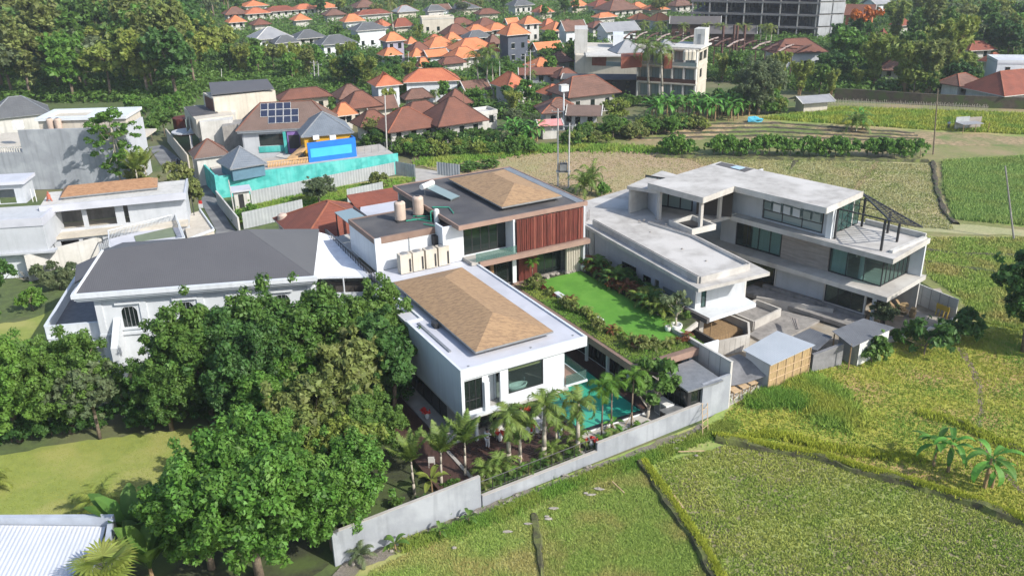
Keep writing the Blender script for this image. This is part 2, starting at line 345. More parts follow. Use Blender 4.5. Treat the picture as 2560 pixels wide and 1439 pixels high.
def trunk_mb(h, r, crown, seed, limbs=6, lean=.0, n=7):
    g = random.Random(seed); mb = MB(); top = Vector((lean * h + g.uniform(-.2, .2), g.uniform(-.3, .3), h))
    mid = Vector((top.x * .4, top.y * .5 + .1, h * .5))
    mb.path([(0, 0, -.2), mid, top], [r, r * .8, r * .6], n)
    for i in range(limbs):
        c = crown[g.randrange(len(crown))]; e = Vector(c[:3]); s = mid.lerp(top, g.random()); m_ = s.lerp(e, .5) + Vector((0, 0, -.1 * h * g.random()))
        mb.path([s, m_, e], [r * .42, r * .28, r * .08], 5)
    return mb
PROTO = {}
def tree_kind(key, crown, trunk, mt, leaf, bark='bark'):
    tm = bpy.data.meshes.new(key + '_trunk'); tm.from_pydata(trunk.v, [], trunk.f); tm.materials.append(M[bark]); tm.shade_smooth()
    cm = raw(key + '_crown', leaf[0], leaf[1], mt); PROTO[key] = (tm, cm)
PLACED = []
def plant(key, name, label, cat, loc, s=1.0, rz=None, group=None, mt=None, sz=None, crown='crown', trunk='trunk'):
    tm, cm = PROTO[key]; rz = random.uniform(0, 6.28) if rz is None else rz
    e = thing(name, label, cat, loc, group, rz); e.scale = (s, s, (sz or s))
    for nm, me in ((trunk, tm), (crown, cm)):
        if me is None: continue
        o = bpy.data.objects.new(nm, me); col.objects.link(o); o.parent = e
        if nm == crown and mt is not None:
            o.material_slots[0].link = 'OBJECT'; o.material_slots[0].material = mt
    return e
def broad(key, seed, h, rx, rz, n, size, ncl, mt, tr=.16, limbs=7, **kw):
    c = clumps_round(seed, rx, rz, h - rz, ncl, **kw); tree_kind(key, c, trunk_mb(h - rz * 1.1, tr, c, seed, limbs), mt, leaf_cloud(c, n, size, seed))
# near: nominal sizes in metres
broad('big_a', 3, 9.0, 4.2, 3.9, 54000, .145, 84, LF['bright'], .25, 10)
broad('big_b', 9, 9.5, 3.8, 4.3, 50000, .145, 88, LF['mid'], .25, 10, rmin=.2, rmax=.32)
broad('mid_a', 21, 8.0, 3.0, 3.0, 11000, .24, 56, LF['mid'], .18, 8)
broad('mid_b', 25, 9.0, 3.1, 3.5, 12000, .24, 60, LF['deep'], .2, 8, rmin=.2, rmax=.33)
broad('mid_c', 27, 7.0, 3.4, 2.4, 10000, .22, 56, LF['grey'], .18, 9, lopsided=.3)
# far: coarser leaves
broad('far_a', 31, 10, 3.9, 3.9, 3600, .46, 40, LF['mid'], .22, 5)
broad('far_b', 33, 12, 4.0, 5.0, 4200, .46, 48, LF['deep'], .24, 5, rmin=.2, rmax=.34)
broad('far_c', 35, 9, 4.6, 3.2, 3600, .44, 40, LF['olive'], .2, 6, lopsided=.3)
broad('far_d', 39, 14, 3.2, 6.2, 4200, .46, 52, LF['mid'], .24, 4, rmin=.24, rmax=.36)
broad('bush_a', 41, 2.2, 1.5, 1.1, 1500, .2, 16, LF['mid'], .05, 4)
broad('bush_b', 43, 2.6, 1.4, 1.3, 1400, .22, 14, LF['bright'], .05, 4)
broad('shrub', 45, 1.0, .6, .5, 420, .12, 9, LF['mid'], .03, 3)
# a loose tree in layers, thin stem showing
c_ = []
g_ = random.Random(5)
for lz, lr in ((3.2, 2.0), (5.2, 2.4), (6.4, 3.0), (7.6, 2.3), (8.6, 1.2)):
    for i in range(13):
        a_ = g_.uniform(0, 6.28); q_ = lr * g_.uniform(.2, 1.05); c_.append((q_ * math.cos(a_), q_ * math.sin(a_), lz + g_.uniform(-.55, .55), g_.uniform(.2, .65)))
tree_kind('layered', c_, trunk_mb(8.4, .12, c_, 2, 14), LF['bright'], leaf_cloud(c_, 5200, .19, 6, flat=.55), 'palebark')
# frangipani: bare forked limbs, leaf rosettes at the tips
c_ = [(1.0 * math.cos(i * 1.05) * q, 1.0 * math.sin(i * 1.05) * q, 2.0 + .5 * z_, .42) for i, (q, z_) in enumerate([(1, .2), (.9, .9), (1.1, .4), (.8, 1.3), (1, .1), (.9, .8), (.4, 1.9), (.3, 1.2), (1.3, .7), (1.2, 1.3)])]
tree_kind('frangipani', c_, trunk_mb(1.6, .12, c_, 4, 16), LF['deep'], leaf_cloud(c_, 800, .22, 8, flat=.6), 'palebark')
# bamboo: arching plumes
def bamboo(key, seed, h, n):
    g = random.Random(seed); cl = []; mb = MB()
    for i in range(26):
        a = g.uniform(0, 6.28); sp = g.uniform(.3, 1) * h * .26; hh = h * g.uniform(.75, 1.05); prev = Vector((math.cos(a) * .4, math.sin(a) * .4, 0)); pts = [prev]
        for t in (.35, .6, .8, .95, 1.05):
            r = .4 + sp * t ** 2.2; q = Vector((math.cos(a) * r, math.sin(a) * r, hh * (t if t < .9 else .9 + (t - .9) * .2) - sp * .25 * max(0, t - .8) * 5)); pts.append(q)
            if t > .3: cl.append((q.x, q.y, q.z, h * .055 * (1.25 - t * .5)))
        mb.path(pts, [.05, .045, .04, .03, .02, .01], 4)
    tm = bpy.data.meshes.new(key + '_stems'); tm.from_pydata(mb.v, [], mb.f); tm.materials.append(M['timber'])
    lv = leaf_cloud(cl, n, .3, seed, up=.1, asp=3.0, flat=1.7); PROTO[key] = (tm, raw(key + '_plumes', lv[0], lv[1], LF['lime']))
bamboo('bamboo_a', 51, 10, 7000); bamboo('bamboo_b', 52, 9, 6000)
# palms -----------------------------------------------------------------
def frond(mb, base, az, el, L, droop, nl, lw, ll, g, stem=.025):
    """a feather frond: curved rib with paired leaflets"""
    pts = []; p = Vector(base); e = el; step = L / 8
    for i in range(9):
        pts.append(p.copy()); d = Vector((math.cos(az) * math.cos(e), math.sin(az) * math.cos(e), math.sin(e))); p += d * step; e -= droop / 8 * (1 + i * .25)
    mb.path(pts[::2], [stem, stem * .8, stem * .6, stem * .4, stem * .2], 3)
    for i in range(nl):
        t = .12 + .86 * i / nl; k = min(int(t * 8), 7); u = t * 8 - k; q = pts[k].lerp(pts[k + 1], u); d = (pts[k + 1] - pts[k]).normalized()
        sd = d.cross(Vector((0, 0, 1))); sd = sd.normalized() if sd.length > .05 else Vector((-math.sin(az), math.cos(az), 0)); upv = sd.cross(d)
        l_ = ll * math.sin(math.pi * min(1, t * .8 + .18)) * g.uniform(.85, 1.1)
        for s in (-1, 1):
            tip = q + (sd * s * .75 + d * .6 + upv * g.uniform(-.15, .3) + Vector((0, 0, -.35))).normalized() * l_
            n = len(mb.v); mb.v += [tuple(q - d * lw), tuple(q + d * lw), tuple(tip)]; mb.f.append((n, n + 1, n + 2))
def palm(key, seed, h, nf, L, el=(.2, 1.3), droop=1.3, nl=26, ll=.55, r=.13, lean=.05, mt='palm', bark='palebark', bulge=True):
    g = random.Random(seed); t = MB(); top = Vector((lean * h, 0, h))
    t.path([(0, 0, -.2), (lean * h * .3, .02, h * .35), (lean * h * .7, .02, h * .75), top], [r * 1.25 if bulge else r, r * 1.05, r * .8, r * .7], 8)
    if h > .5: t.path([top, top + Vector((0, 0, .5 * L / 2.2))], [r * .75, r * .35], 7)
    f = MB()
    for i in range(nf):
        az = 2.4 * i + g.uniform(-.25, .25); e = el[0] + (el[1] - el[0]) * (i / nf) ** .8
        frond(f, top + Vector((0, 0, .15 + .3 * i / nf)), az, e, L * g.uniform(.85, 1.1), droop * g.uniform(.8, 1.2), nl, .03 + .02 * L / 3, ll, g)
    tm = bpy.data.meshes.new(key + '_trunk'); tm.from_pydata(t.v, [], t.f); tm.materials.append(M[bark]); tm.shade_smooth()
    fm = bpy.data.meshes.new(key + '_fronds'); fm.from_pydata(f.v, [], f.f); fm.materials.append(LF[mt]); PROTO[key] = (tm, fm)
palm('royal', 61, 3.9, 15, 2.3, (-.1, 1.4), 1.7, 40, .62, .16, .02)
palm('foxtail', 63, 2.3, 9, 2.3, (.9, 1.45), .42, 46, .5, .09, .03, 'palm')
palm('slim', 65, 3.6, 11, 1.5, (.0, 1.2), 1.5, 26, .5, .06, .02, 'tall', 'bark', False)
palm('coconut', 67, 7.5, 18, 3.2, (-.5, 1.3), 1.6, 22, .9, .16, .08)
palm('feather_bush', 69, .4, 16, 2.6, (.3, 1.4), 1.5, 26, .6, .1, 0, 'palm')
palm('low_palm', 71, .3, 13, 1.2, (.2, 1.3), 1.3, 18, .35, .05, 0, 'palm')
palm('yellow_palm', 73, 5.0, 14, 2.2, (-.2, 1.3), 1.5, 16, .7, .12, .03, 'lime')
# bananas: long paddle leaves
def paddle(mb, base, az, el, L, wd, droop, g, stalk=.25):
    pts = []; p = Vector(base); e = el; K = 9
    for i in range(K + 1):
        pts.append(p.copy()); d = Vector((math.cos(az) * math.cos(e), math.sin(az) * math.cos(e), math.sin(e))); p += d * L / K; e -= droop / K * (1 + i * .2)
    sd = Vector((-math.sin(az), math.cos(az), 0)); n = len(mb.v)
    for i, q in enumerate(pts):
        t = i / K; hw = wd * (0.06 if t < stalk * .8 else math.sin(math.pi * min(1, (t - stalk * .8) / (1 - stalk * .8) * .93 + .06)) ** .6)
        lift = hw * .35; j = g.uniform(-.08, .08) * wd
        mb.v += [tuple(q + sd * (hw + j) + Vector((0, 0, lift * .6))), tuple(q), tuple(q - sd * (hw - j) + Vector((0, 0, lift * .6)))]
    for i in range(K):
        a = n + 3 * i; mb.f += [(a, a + 1, a + 4, a + 3), (a + 1, a + 2, a + 5, a + 4)]
def banana(key, seed, h, nf, L, wd, el=(.1, 1.35), droop=1.4, r=.12, stalk=.2, mt='banana'):
    g = random.Random(seed); t = MB(); t.path([(0, 0, -.2), (.03, 0, h * .5), (.05, 0, h)], [r, r * .85, r * .5], 8); f = MB()
    for i in range(nf): paddle(f, (.05, 0, h * (.9 + .1 * i / nf)), 2.4 * i + g.uniform(-.3, .3), el[0] + (el[1] - el[0]) * i / nf, L * g.uniform(.8, 1.1), wd * g.uniform(.85, 1.1), droop * g.uniform(.7, 1.2), g, stalk)
    tm = bpy.data.meshes.new(key + '_stem'); tm.from_pydata(t.v, [], t.f); tm.materials.append(M['timber'])
    fm = bpy.data.meshes.new(key + '_leaves'); fm.from_pydata(f.v, [], f.f); fm.materials.append(LF[mt]); PROTO[key] = (tm, fm)
banana('banana', 81, 1.9, 8, 2.0, .21, (.1, 1.35), 1.1); banana('banana_b', 82, 2.1, 10, 2.1, .22, (-.1, 1.3), 1.3)
banana('traveller', 83, 1.6, 12, 4.0, .62, (1.0, 1.5), .5, .2, .3, 'mid'); banana('banana_small', 84, .5, 6, .9, .16, (.5, 1.4), 1.0, .05)
# fan palm
def fanpalm(key, seed, h, nf, L0):
    g = random.Random(seed); t = MB(); t.path([(0, 0, -.2), (0, 0, h)], [.2, .16], 8); f = MB()
    for i in range(nf):
        az = 2.4 * i + g.uniform(-.4, .4); e = -.3 + 1.6 * i / nf + g.uniform(-.2, .2); L = L0 * g.uniform(.75, 1.15); d = Vector((math.cos(az) * math.cos(e), math.sin(az) * math.cos(e), math.sin(e))); c = Vector((0, 0, h)) + d * L * .55
        f.tube((0, 0, h), c, .03, .02, 3); a = d.cross(Vector((0, 0, 1))).normalized(); b = (d + Vector((0, 0, -.35))).normalized()
        for k in range(17):
            w_ = (k - 8) / 8 * 1.9; u = (b * math.cos(w_) + a * math.sin(w_)).normalized(); s = u.cross(d.cross(a)).normalized() if abs(u.dot(d)) < 2 else a
            pw = a * math.cos(w_) - b * math.sin(w_); tip = c + u * L * .95 + Vector((0, 0, -.12 * L)); m_ = c + u * L * .6; n = len(f.v)
            f.v += [tuple(c), tuple(m_ + pw * .06 * L), tuple(tip), tuple(m_ - pw * .06 * L)]; f.f.append((n, n + 1, n + 2, n + 3))
    tm = bpy.data.meshes.new(key + '_trunk'); tm.from_pydata(t.v, [], t.f); tm.materials.append(M['bark'])
    fm = bpy.data.meshes.new(key + '_fans'); fm.from_pydata(f.v, [], f.f); fm.materials.append(LF['lime']); PROTO[key] = (tm, fm)
fanpalm('fan', 85, 4.0, 15, 1.35)
# grass tufts as one mesh
def tufts(n, sampler, h, wdt, seed, blades=3, spread=.05, lean=.4):
    g = np.random.default_rng(seed); p = sampler(g, n); n = len(p)
    p = np.repeat(p, blades, 0); k = len(p); p = p + np.c_[g.normal(size=(k, 2)) * spread, np.zeros(k)]
    a = g.random(k) * 6.283; d = np.c_[np.cos(a), np.sin(a), np.zeros(k)]; hh = h * (.5 + g.random(k)); ln = np.c_[g.normal(size=(k, 2)) * lean * h, np.zeros(k)]
    v = np.stack([p - d * wdt, p + d * wdt, p + ln + np.c_[np.zeros((k, 2)), hh]], 1).reshape(-1, 3); return v, np.arange(3 * k).reshape(k, 3)
def in_poly(P, x, y):
    n = len(P); c = np.zeros(len(x), bool); j = n - 1
    for i in range(n):
        xi, yi = P[i][:2]; xj, yj = P[j][:2]; c ^= ((yi > y) != (yj > y)) & (x < (xj - xi) * (y - yi) / (yj - yi + 1e-12) + xi); j = i
    return c
def sample_poly(P, z=0.0, near=None):
    P = [(q[0], q[1]) for q in P]; A = np.array(P)
    def f(g, n):
        lo, hi = A.min(0), A.max(0); p = lo + (hi - lo) * g.random((n * 2, 2)); p = p[in_poly(P, p[:, 0], p[:, 1])][:n]
        return np.c_[p, np.full(len(p), z)]
    return f
def pix(pts, z=0.0): return [at(x, y, z) for x, y in pts]
def rag(P, step=.8, amp=.25, seed=1):
    """a plan outline with a natural, uneven edge"""
    g = random.Random(seed); out = []
    for i in range(len(P)):
        a = Vector(P[i][:2]); b = Vector(P[(i + 1) % len(P)][:2]); k = max(1, int((b - a).length / step)); n = Vector((-(b - a).y, (b - a).x)).normalized()
        for j in range(k): q = a.lerp(b, j / k); out.append(q + n * g.uniform(-amp, amp))
    return out
def sheet(name, P, z, m, kind='structure', ragged=0, step=.8, seed=1, **kw):
    if ragged: P = rag(P, step, ragged, seed)
    me = MB().poly([(q[0], q[1], z) for q in P])
    import mathutils
    tri = mathutils.geometry.tessellate_polygon([[Vector((q[0], q[1], 0)) for q in P]])
    me.f = [tuple(t) for t in tri]
    ar = sum(P[i][0] * P[(i + 1) % len(P)][1] - P[(i + 1) % len(P)][0] * P[i][1] for i in range(len(P)))
    me.f = [t if (Vector(me.v[t[1]]) - Vector(me.v[t[0]])).cross(Vector(me.v[t[2]]) - Vector(me.v[t[0]])).z > 0 else t[::-1] for t in me.f]
    return obj(name, me, m, kind=kind, **kw)
# ---------------------------------------------------------------- ground, fields, roads
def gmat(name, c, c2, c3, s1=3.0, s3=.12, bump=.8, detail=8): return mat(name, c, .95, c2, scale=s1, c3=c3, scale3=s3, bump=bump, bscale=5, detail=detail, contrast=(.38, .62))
G = dict(
    scrub=gmat('scrub_ground', (.09, .13, .035), (.06, .085, .028), (.15, .14, .07), 1.2, .05),
    dry=gmat('dry_stubble', (.37, .275, .17), (.29, .215, .125), (.30, .26, .13), 1.5, .07),
    stub=gmat('green_stubble', (.33, .32, .16), (.25, .26, .12), (.40, .33, .19), 2.5, .1),
    paddy=gmat('cut_paddy_soil', (.27, .25, .115), (.17, .14, .095), (.27, .31, .09), 2.6, .16),
    wetgrass=gmat('meadow_grass', (.25, .32, .08), (.19, .26, .06), (.33, .31, .12), 3.0, .18),
    yellow=gmat('yellowing_rice', (.33, .30, .045), (.24, .26, .04), (.38, .25, .11), 2.0, .15),
    lawn=gmat('mown_lawn', (.24, .28, .06), (.195, .235, .05), (.30, .30, .09), 1.2, .2, .3),
    green=gmat('green_field', (.22, .28, .06), (.16, .21, .05), (.33, .27, .12), 1.4, .08),
    beds=gmat('vegetable_bed_soil', (.36, .26, .15), (.17, .14, .06), (.12, .16, .04), 1.4, .12),
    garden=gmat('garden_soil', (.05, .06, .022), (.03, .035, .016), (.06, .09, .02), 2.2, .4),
    yard=gmat('trodden_yard', (.30, .25, .18), (.19, .155, .11), (.36, .33, .28), 1.2, .3),
)
sheet('ground', [(-1400, -60), (1400, -60), (1400, 2600), (-1400, 2600)], -.06, G['scrub'])
L3 = .012
sheet('field_margin', pix([(1040, 400), (1300, 372), (1500, 340), (1800, 285), (2085, 256), (2700, 275), (2700, 800), (2410, 800), (2300, 700), (1950, 600), (1300, 500)]), L3 - .008, gmat('weedy_margin', (.19, .21, .06), (.14, .15, .05), (.25, .20, .10), 1.5, .1), ragged=.4, step=2)
sheet('field_margin', pix([(820, 1450), (1210, 1268), (1490, 1158), (1760, 1055), (1830, 1003), (2400, 795), (2720, 780), (2720, 1620), (760, 1620)]), L3 - .006, G['wetgrass'])
sheet('dry_field', pix([(1040, 412), (1120, 400), (1290, 376), (1450, 372), (1600, 368), (1700, 383), (1860, 400), (1900, 470), (1950, 560), (1500, 560), (1330, 480), (1150, 440)]), L3, G['dry'], ragged=.5, step=2, label=None)
sheet('stubble_field', pix([(1700, 385), (1860, 393), (2188, 402), (2128, 475), (2160, 560), (1980, 560), (1900, 480), (1790, 410)]), L3 + .006, G['stub'], ragged=.6, step=2, seed=2)
sheet('stubble_field', pix([(2200, 404), (2332, 410), (2345, 480), (2385, 560), (2560, 575), (2560, 590), (2300, 580), (2145, 520), (2150, 470)]), L3 + .006, G['stub'], ragged=.5, step=2, seed=3)
sheet('corn_field_ground', pix([(2352, 400), (2620, 385), (2620, 575), (2378, 545), (2355, 480)]), L3 + .01, G['green'], ragged=.3, seed=4)
sheet('vegetable_beds', pix([(1560, 350), (1640, 325), (1780, 310), (1900, 300), (2330, 328), (2640, 345), (2640, 372), (2330, 362), (1700, 352)]), L3 + .004, G['beds'], ragged=.6, step=2, seed=5)
sheet('upper_field', pix([(1840, 292), (1980, 278), (2100, 268), (2640, 285), (2640, 345), (2330, 330), (1905, 303)]), L3 + .008, G['green'], ragged=.6, step=2, seed=6)
sheet('bean_row_field', pix([(2290, 590), (2640, 590), (2640, 850), (2420, 810), (2400, 745), (2310, 690)]), L3 + .003, G['green'], ragged=.4, seed=7)
sheet('meadow', pix([(1835, 1010), (2000, 925), (2240, 852), (2400, 800), (2700, 790), (2700, 1330), (2560, 1305), (2250, 1205), (2060, 1150), (1850, 1115), (1770, 1080)]), L3, G['yellow'], ragged=.3, seed=8)
sheet('stubble_paddy', pix([(1640, 1160), (1830, 1110), (2060, 1155), (2250, 1210), (2560, 1310), (2700, 1350), (2700, 1560), (1860, 1560), (1780, 1439), (1700, 1300)]), L3 + .004, G['paddy'], ragged=.2, seed=9)
sheet('grass_paddy', pix([(1345, 1280), (1480, 1180), (1600, 1150), (1650, 1220), (1720, 1340), (1800, 1450), (1840, 1560), (1370, 1560)]), L3 + .006, G['wetgrass'], ragged=.2, seed=10)
sheet('grass_paddy', pix([(1335, 1280), (1470, 1175), (1200, 1300), (900, 1425), (820, 1560), (1350, 1560)]), L3 + .008, G['wetgrass'], ragged=.2, seed=11)
sheet('lawn', pix([(-120, 1140), (40, 1130), (250, 1095), (560, 1060), (620, 1110), (420, 1240), (300, 1300), (-120, 1310)]), L3, G['lawn'], ragged=.3, seed=12)
sheet('lawn', pix([(-60, 820), (60, 800), (150, 770), (200, 800), (120, 850), (-60, 900)]), L3, G['lawn'], ragged=.3, seed=13)
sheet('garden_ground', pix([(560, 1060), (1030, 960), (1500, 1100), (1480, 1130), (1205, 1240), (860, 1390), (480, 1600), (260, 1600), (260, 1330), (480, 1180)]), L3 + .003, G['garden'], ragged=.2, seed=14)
sheet('alley', [at(*q) for q in [(520, 640), (640, 640), (575, 560), (530, 478), (500, 440), (440, 390), (405, 362), (372, 368), (400, 410), (450, 450), (505, 510), (540, 575)]], L3, M['asphalt'])
sheet('dirt_track', pix([(1036, 420), (1125, 432), (1200, 470), (1040, 470)]), L3 + .01, M['paving'])
sheet('vacant_plot_grass', pix([(590, 520), (750, 480), (1000, 440), (1040, 440), (1000, 470), (860, 500), (740, 540), (600, 560)]), L3, G['green'], ragged=.3, seed=15)
sheet('gravel_strip', pix([(820, 1450), (862, 1402), (1208, 1266), (1490, 1162), (1760, 1058), (1762, 1074), (1500, 1178), (1330, 1240), (1215, 1292), (900, 1424), (860, 1460)]), L3 + .012, M['gravel'], ragged=.18, step=.4, seed=16)
sheet('site_ground', pix([(1822, 1003), (2000, 918), (2240, 848), (2392, 798), (2350, 720), (2200, 740), (1900, 700), (1700, 800), (1770, 900)]), L3 + .014, G['yard'], seed=17)
sheet('footpath', rag(pix([(2392, 868), (2408, 866), (2440, 925), (2456, 965), (2461, 1030), (2450, 1078), (2474, 1130), (2560, 1230), (2548, 1232), (2460, 1132), (2438, 1080), (2448, 1030), (2443, 968), (2424, 926)]), .5, .08, 3), L3 + .008, mat('trodden_earth', (.22, .165, .12), .95, (.16, .12, .085), 2), seed=18)
sheet('footpath', rag(pix([(2188, 402), (2200, 404), (2150, 470), (2132, 500), (2122, 498), (2132, 470)]), .6, .15, 4), L3 + .02, mat('pale_earth', (.30, .22, .13), .95))
# earth banks between the paddies
def bund(pts, w0, w1, h, m=M['soil'], name='paddy_bank', side=1, seed=0):
    g = random.Random(seed); P = [at(*p) for p in pts]; Q = []
    for i in range(len(P) - 1):
        k = max(1, int((P[i + 1] - P[i]).length / .35))
        for j in range(k): Q.append(P[i].lerp(P[i + 1], j / k))
    Q.append(P[-1]); mb = MB(); rows = []
    for i, q in enumerate(Q):
        d = (Q[min(i + 1, len(Q) - 1)] - Q[max(i - 1, 0)]).normalized(); n = Vector((-d.y, d.x, 0)) * side; hh = h * (1 + .22 * math.sin(i * .45 + seed) + g.uniform(-.12, .12)); o = .09 * math.sin(i * .31 + seed * 2) + .05 * math.sin(i * 1.1) + g.uniform(-.03, .03)
        rows.append([q - n * (w0 + o) + Vector((0, 0, -.02)), q - n * (w0 * .55 + o) + Vector((0, 0, hh * .9)), q + n * (.12 + o) + Vector((0, 0, hh)), q + n * (w1 + o) + Vector((0, 0, -.02))])
    for r in rows: mb.v += [tuple(p) for p in r]
    for i in range(len(rows) - 1):
        for j in range(3): a = 4 * i + j; mb.f.append((a, a + 4, a + 5, a + 1) if side < 0 else (a, a + 1, a + 5, a + 4))
    obj(name, mb, m, kind='structure'); return Q
soilgrass = gmat('grassy_bank', (.085, .095, .032), (.04, .036, .022), (.13, .15, .04), 2.5, .9)
B1 = bund([(1790, 1100), (1850, 1112), (1960, 1134), (2060, 1152), (2160, 1184), (2250, 1208), (2330, 1232), (2430, 1262), (2560, 1312), (2700, 1365)], .35, .9, .42, soilgrass, side=1)
B2 = bund([(1598, 1160), (1640, 1216), (1690, 1290), (1740, 1362), (1790, 1452), (1830, 1540)], .35, .4, .34, soilgrass, side=1, seed=2)
B3 = bund([(1333, 1286), (1342, 1340), (1352, 1439), (1362, 1540)], .2, .3, .2, soilgrass, side=1, seed=3)
B4 = bund([(2300, 1034), (2400, 1058), (2440, 1082), (2560, 1132), (2660, 1180)], .3, .5, .25, M['soil'], side=1, seed=4)
B5 = bund([(1835, 1105), (1930, 1085), (2060, 1120), (2200, 1140), (2300, 1150)], .2, .5, .14, soilgrass, side=1, seed=5)
B6 = bund([(2332, 405), (2340, 470), (2362, 535), (2390, 562)], .4, .4, .3, M['soil'], side=1, seed=6)
B7 = bund([(2310, 625), (2400, 635), (2560, 640)], .3, .3, .18, M['soil'], seed=7)
B8 = bund([(2320, 655), (2420, 672), (2560, 690)], .3, .3, .18, M['soil'], seed=8)
for k in range(7): bund([(1600 + k * 22, 347 - k * 6), (1900 + k * 8, 340 - k * 5.2), (2310 - k * 4, 356 - k * 3.6)], .5, .5, .22, G['beds'] if k % 2 else M['soil'], name='planting_ridge', seed=20 + k)
bund([(1640, 392), (1900, 397), (2320, 404)], .7, .9, .35, soilgrass, name='field_bank', seed=33)
bund([(1990, 402), (1975, 425)], .3, .3, .15, M['soil'], name='field_bank', seed=35)
def along(Q, w, z=.3):
    A = np.array([(q.x, q.y) for q in Q])
    def f(g, n):
        k = g.integers(0, len(A) - 1, n); t = g.random(n)[:, None]; p = A[k] * (1 - t) + A[k + 1] * t; return np.c_[p + g.normal(size=(n, 2)) * w, np.full(n, z)]
    return f
def grassmat(name, c, c2, c3):
    m = bpy.data.materials.new(name); m.use_nodes = True; t = m.node_tree; N = t.nodes; L = t.links; p = N['Principled BSDF']; p.inputs['Roughness'].default_value = .8; p.inputs['Specular IOR Level'].default_value = .2
    geo = N.new('ShaderNodeNewGeometry'); a = N.new('ShaderNodeMix'); a.data_type = 'RGBA'; a.inputs[6].default_value = (*c, 1); a.inputs[7].default_value = (*c2, 1); L.new(geo.outputs['Random Per Island'], a.inputs[0])
    n = N.new('ShaderNodeTexNoise'); n.inputs['Scale'].default_value = .22; n.inputs['Detail'].default_value = 6; L.new(geo.outputs['Position'], n.inputs['Vector'])
    r = N.new('ShaderNodeMapRange'); r.inputs[1].default_value = .45; r.inputs[2].default_value = .62; L.new(n.outputs[0], r.inputs[0])
    b = N.new('ShaderNodeMix'); b.data_type = 'RGBA'; b.inputs[7].default_value = (*c3, 1); L.new(a.outputs[2], b.inputs[6]); L.new(r.outputs[0], b.inputs[0]); L.new(b.outputs[2], p.inputs['Base Color']); return m
GR = dict(meadow=grassmat('meadow_blades', (.23, .34, .07), (.30, .39, .09), (.38, .35, .12)), stub=grassmat('stubble_blades', (.28, .335, .075), (.38, .40, .10), (.24, .33, .06)),
          fresh=grassmat('fresh_blades', (.12, .25, .035), (.18, .32, .05), (.25, .31, .06)), yellow=grassmat('rice_blades', (.27, .33, .055), (.38, .39, .065), (.20, .31, .05)),
          corn=grassmat('corn_blades', (.19, .30, .08), (.28, .40, .11), (.25, .33, .09)), bank=grassmat('bank_blades', (.25, .33, .035), (.42, .42, .05), (.30, .35, .04)), far=grassmat('dry_blades', (.36, .28, .16), (.30, .26, .13), (.25, .27, .10)))
def grass(name, n, samp, h, wd, seed, m, label=None, **kw):
    v, f = tufts(n, samp, h, wd, seed, **kw); o = place_mesh(name, raw(name, v, f, m), (0, 0, 0), kind='stuff')
    if label: o['label'] = label
    return o
grass('paddy_stubble', 26000, sample_poly(pix([(1640, 1160), (1830, 1110), (2060, 1155), (2250, 1210), (2560, 1310), (2640, 1340), (2640, 1500), (1830, 1500), (1780, 1439), (1700, 1300)])), .12, .045, 1, GR['stub'], 'yellow green rice stubble in the big cut paddy', blades=4, spread=.05)
grass('paddy_grass', 34000, sample_poly(pix([(1345, 1280), (1480, 1175), (1600, 1150), (1650, 1220), (1720, 1340), (1800, 1450), (1840, 1500), (1370, 1500)])), .12, .03, 2, GR['meadow'], 'short grass in the paddy between the two dark banks', blades=3)
grass('paddy_grass', 20000, sample_poly(pix([(1335, 1280), (1470, 1180), (1200, 1300), (930, 1425), (860, 1500), (1350, 1500)])), .12, .03, 3, GR['meadow'], 'short grass below the grey boundary wall', blades=3)
grass('meadow_grass', 30000, sample_poly(pix([(1780, 1085), (1835, 1012), (2000, 928), (2240, 856), (2400, 810), (2620, 800), (2620, 1310), (2560, 1290), (2250, 1195), (2060, 1145), (1850, 1110)])), .13, .04, 4, GR['yellow'], 'yellow green grass of the meadow behind the long bank', blades=3)
grass('wall_foot_grass', 9000, along([at(*p) for p in [(1000, 1370), (1215, 1300), (1350, 1240), (1500, 1185), (1640, 1140), (1770, 1085), (1830, 1060)]], .35, 0), .22, .03, 5, GR['fresh'], 'bright green grass along the foot of the wall', blades=4)
grass('bank_grass', 6000, along([q + Vector((.1, .2, 0)) for q in B1], .14, .32), .2, .035, 6, GR['bank'], 'yellow green tufts on the long earth bank', blades=4)
grass('bank_grass', 3000, along([q + Vector((.3, .05, 0)) for q in B2], .12, .28), .18, .03, 7, GR['bank'], 'tufts on the bank beside the grass paddy', blades=4)
grass('bank_grass', 3000, along(B4 + B5[::-1], .3, .1), .25, .035, 8, GR['bank'], 'tufts on the low meadow banks', blades=4)
grass('tall_grass', 5200, along([at(*p) for p in [(2010, 960), (2050, 985), (2075, 1020), (2100, 1050)]], .9, 0), .42, .04, 9, GR['yellow'], 'tall yellow green grass mound in the meadow', blades=4, spread=.1, lean=.6)
grass('tall_grass', 4500, along([at(*p) for p in [(1890, 1010), (1940, 990), (1990, 1000), (2010, 1010)]], .55, 0), .4, .04, 19, GR['fresh'], 'tall bright grass beside the site wall', blades=4, spread=.1, lean=.5)
grass('corn', 26000, sample_poly(pix([(2358, 405), (2620, 390), (2620, 570), (2388, 548), (2362, 480)])), .45, .05, 10, GR['corn'], 'young corn in the field by the leaning pole', blades=4, spread=.15, lean=.3)
grass('field_stubble', 30000, sample_poly(pix([(1700, 388), (2330, 412), (2345, 480), (2385, 575), (2145, 560), (1980, 560), (1900, 480)])), .18, .05, 11, grassmat('olive_blades', (.30, .29, .12), (.37, .34, .16), (.22, .26, .08)), 'green stubble behind the concrete house', blades=2)
grass('field_stubble', 20000, sample_poly(pix([(1040, 412), (1290, 376), (1600, 368), (1860, 400), (1950, 560), (1500, 560), (1330, 480), (1150, 440)])), .13, .05, 12, GR['far'], 'dry brown stubble beyond the dark flat roof', blades=2)
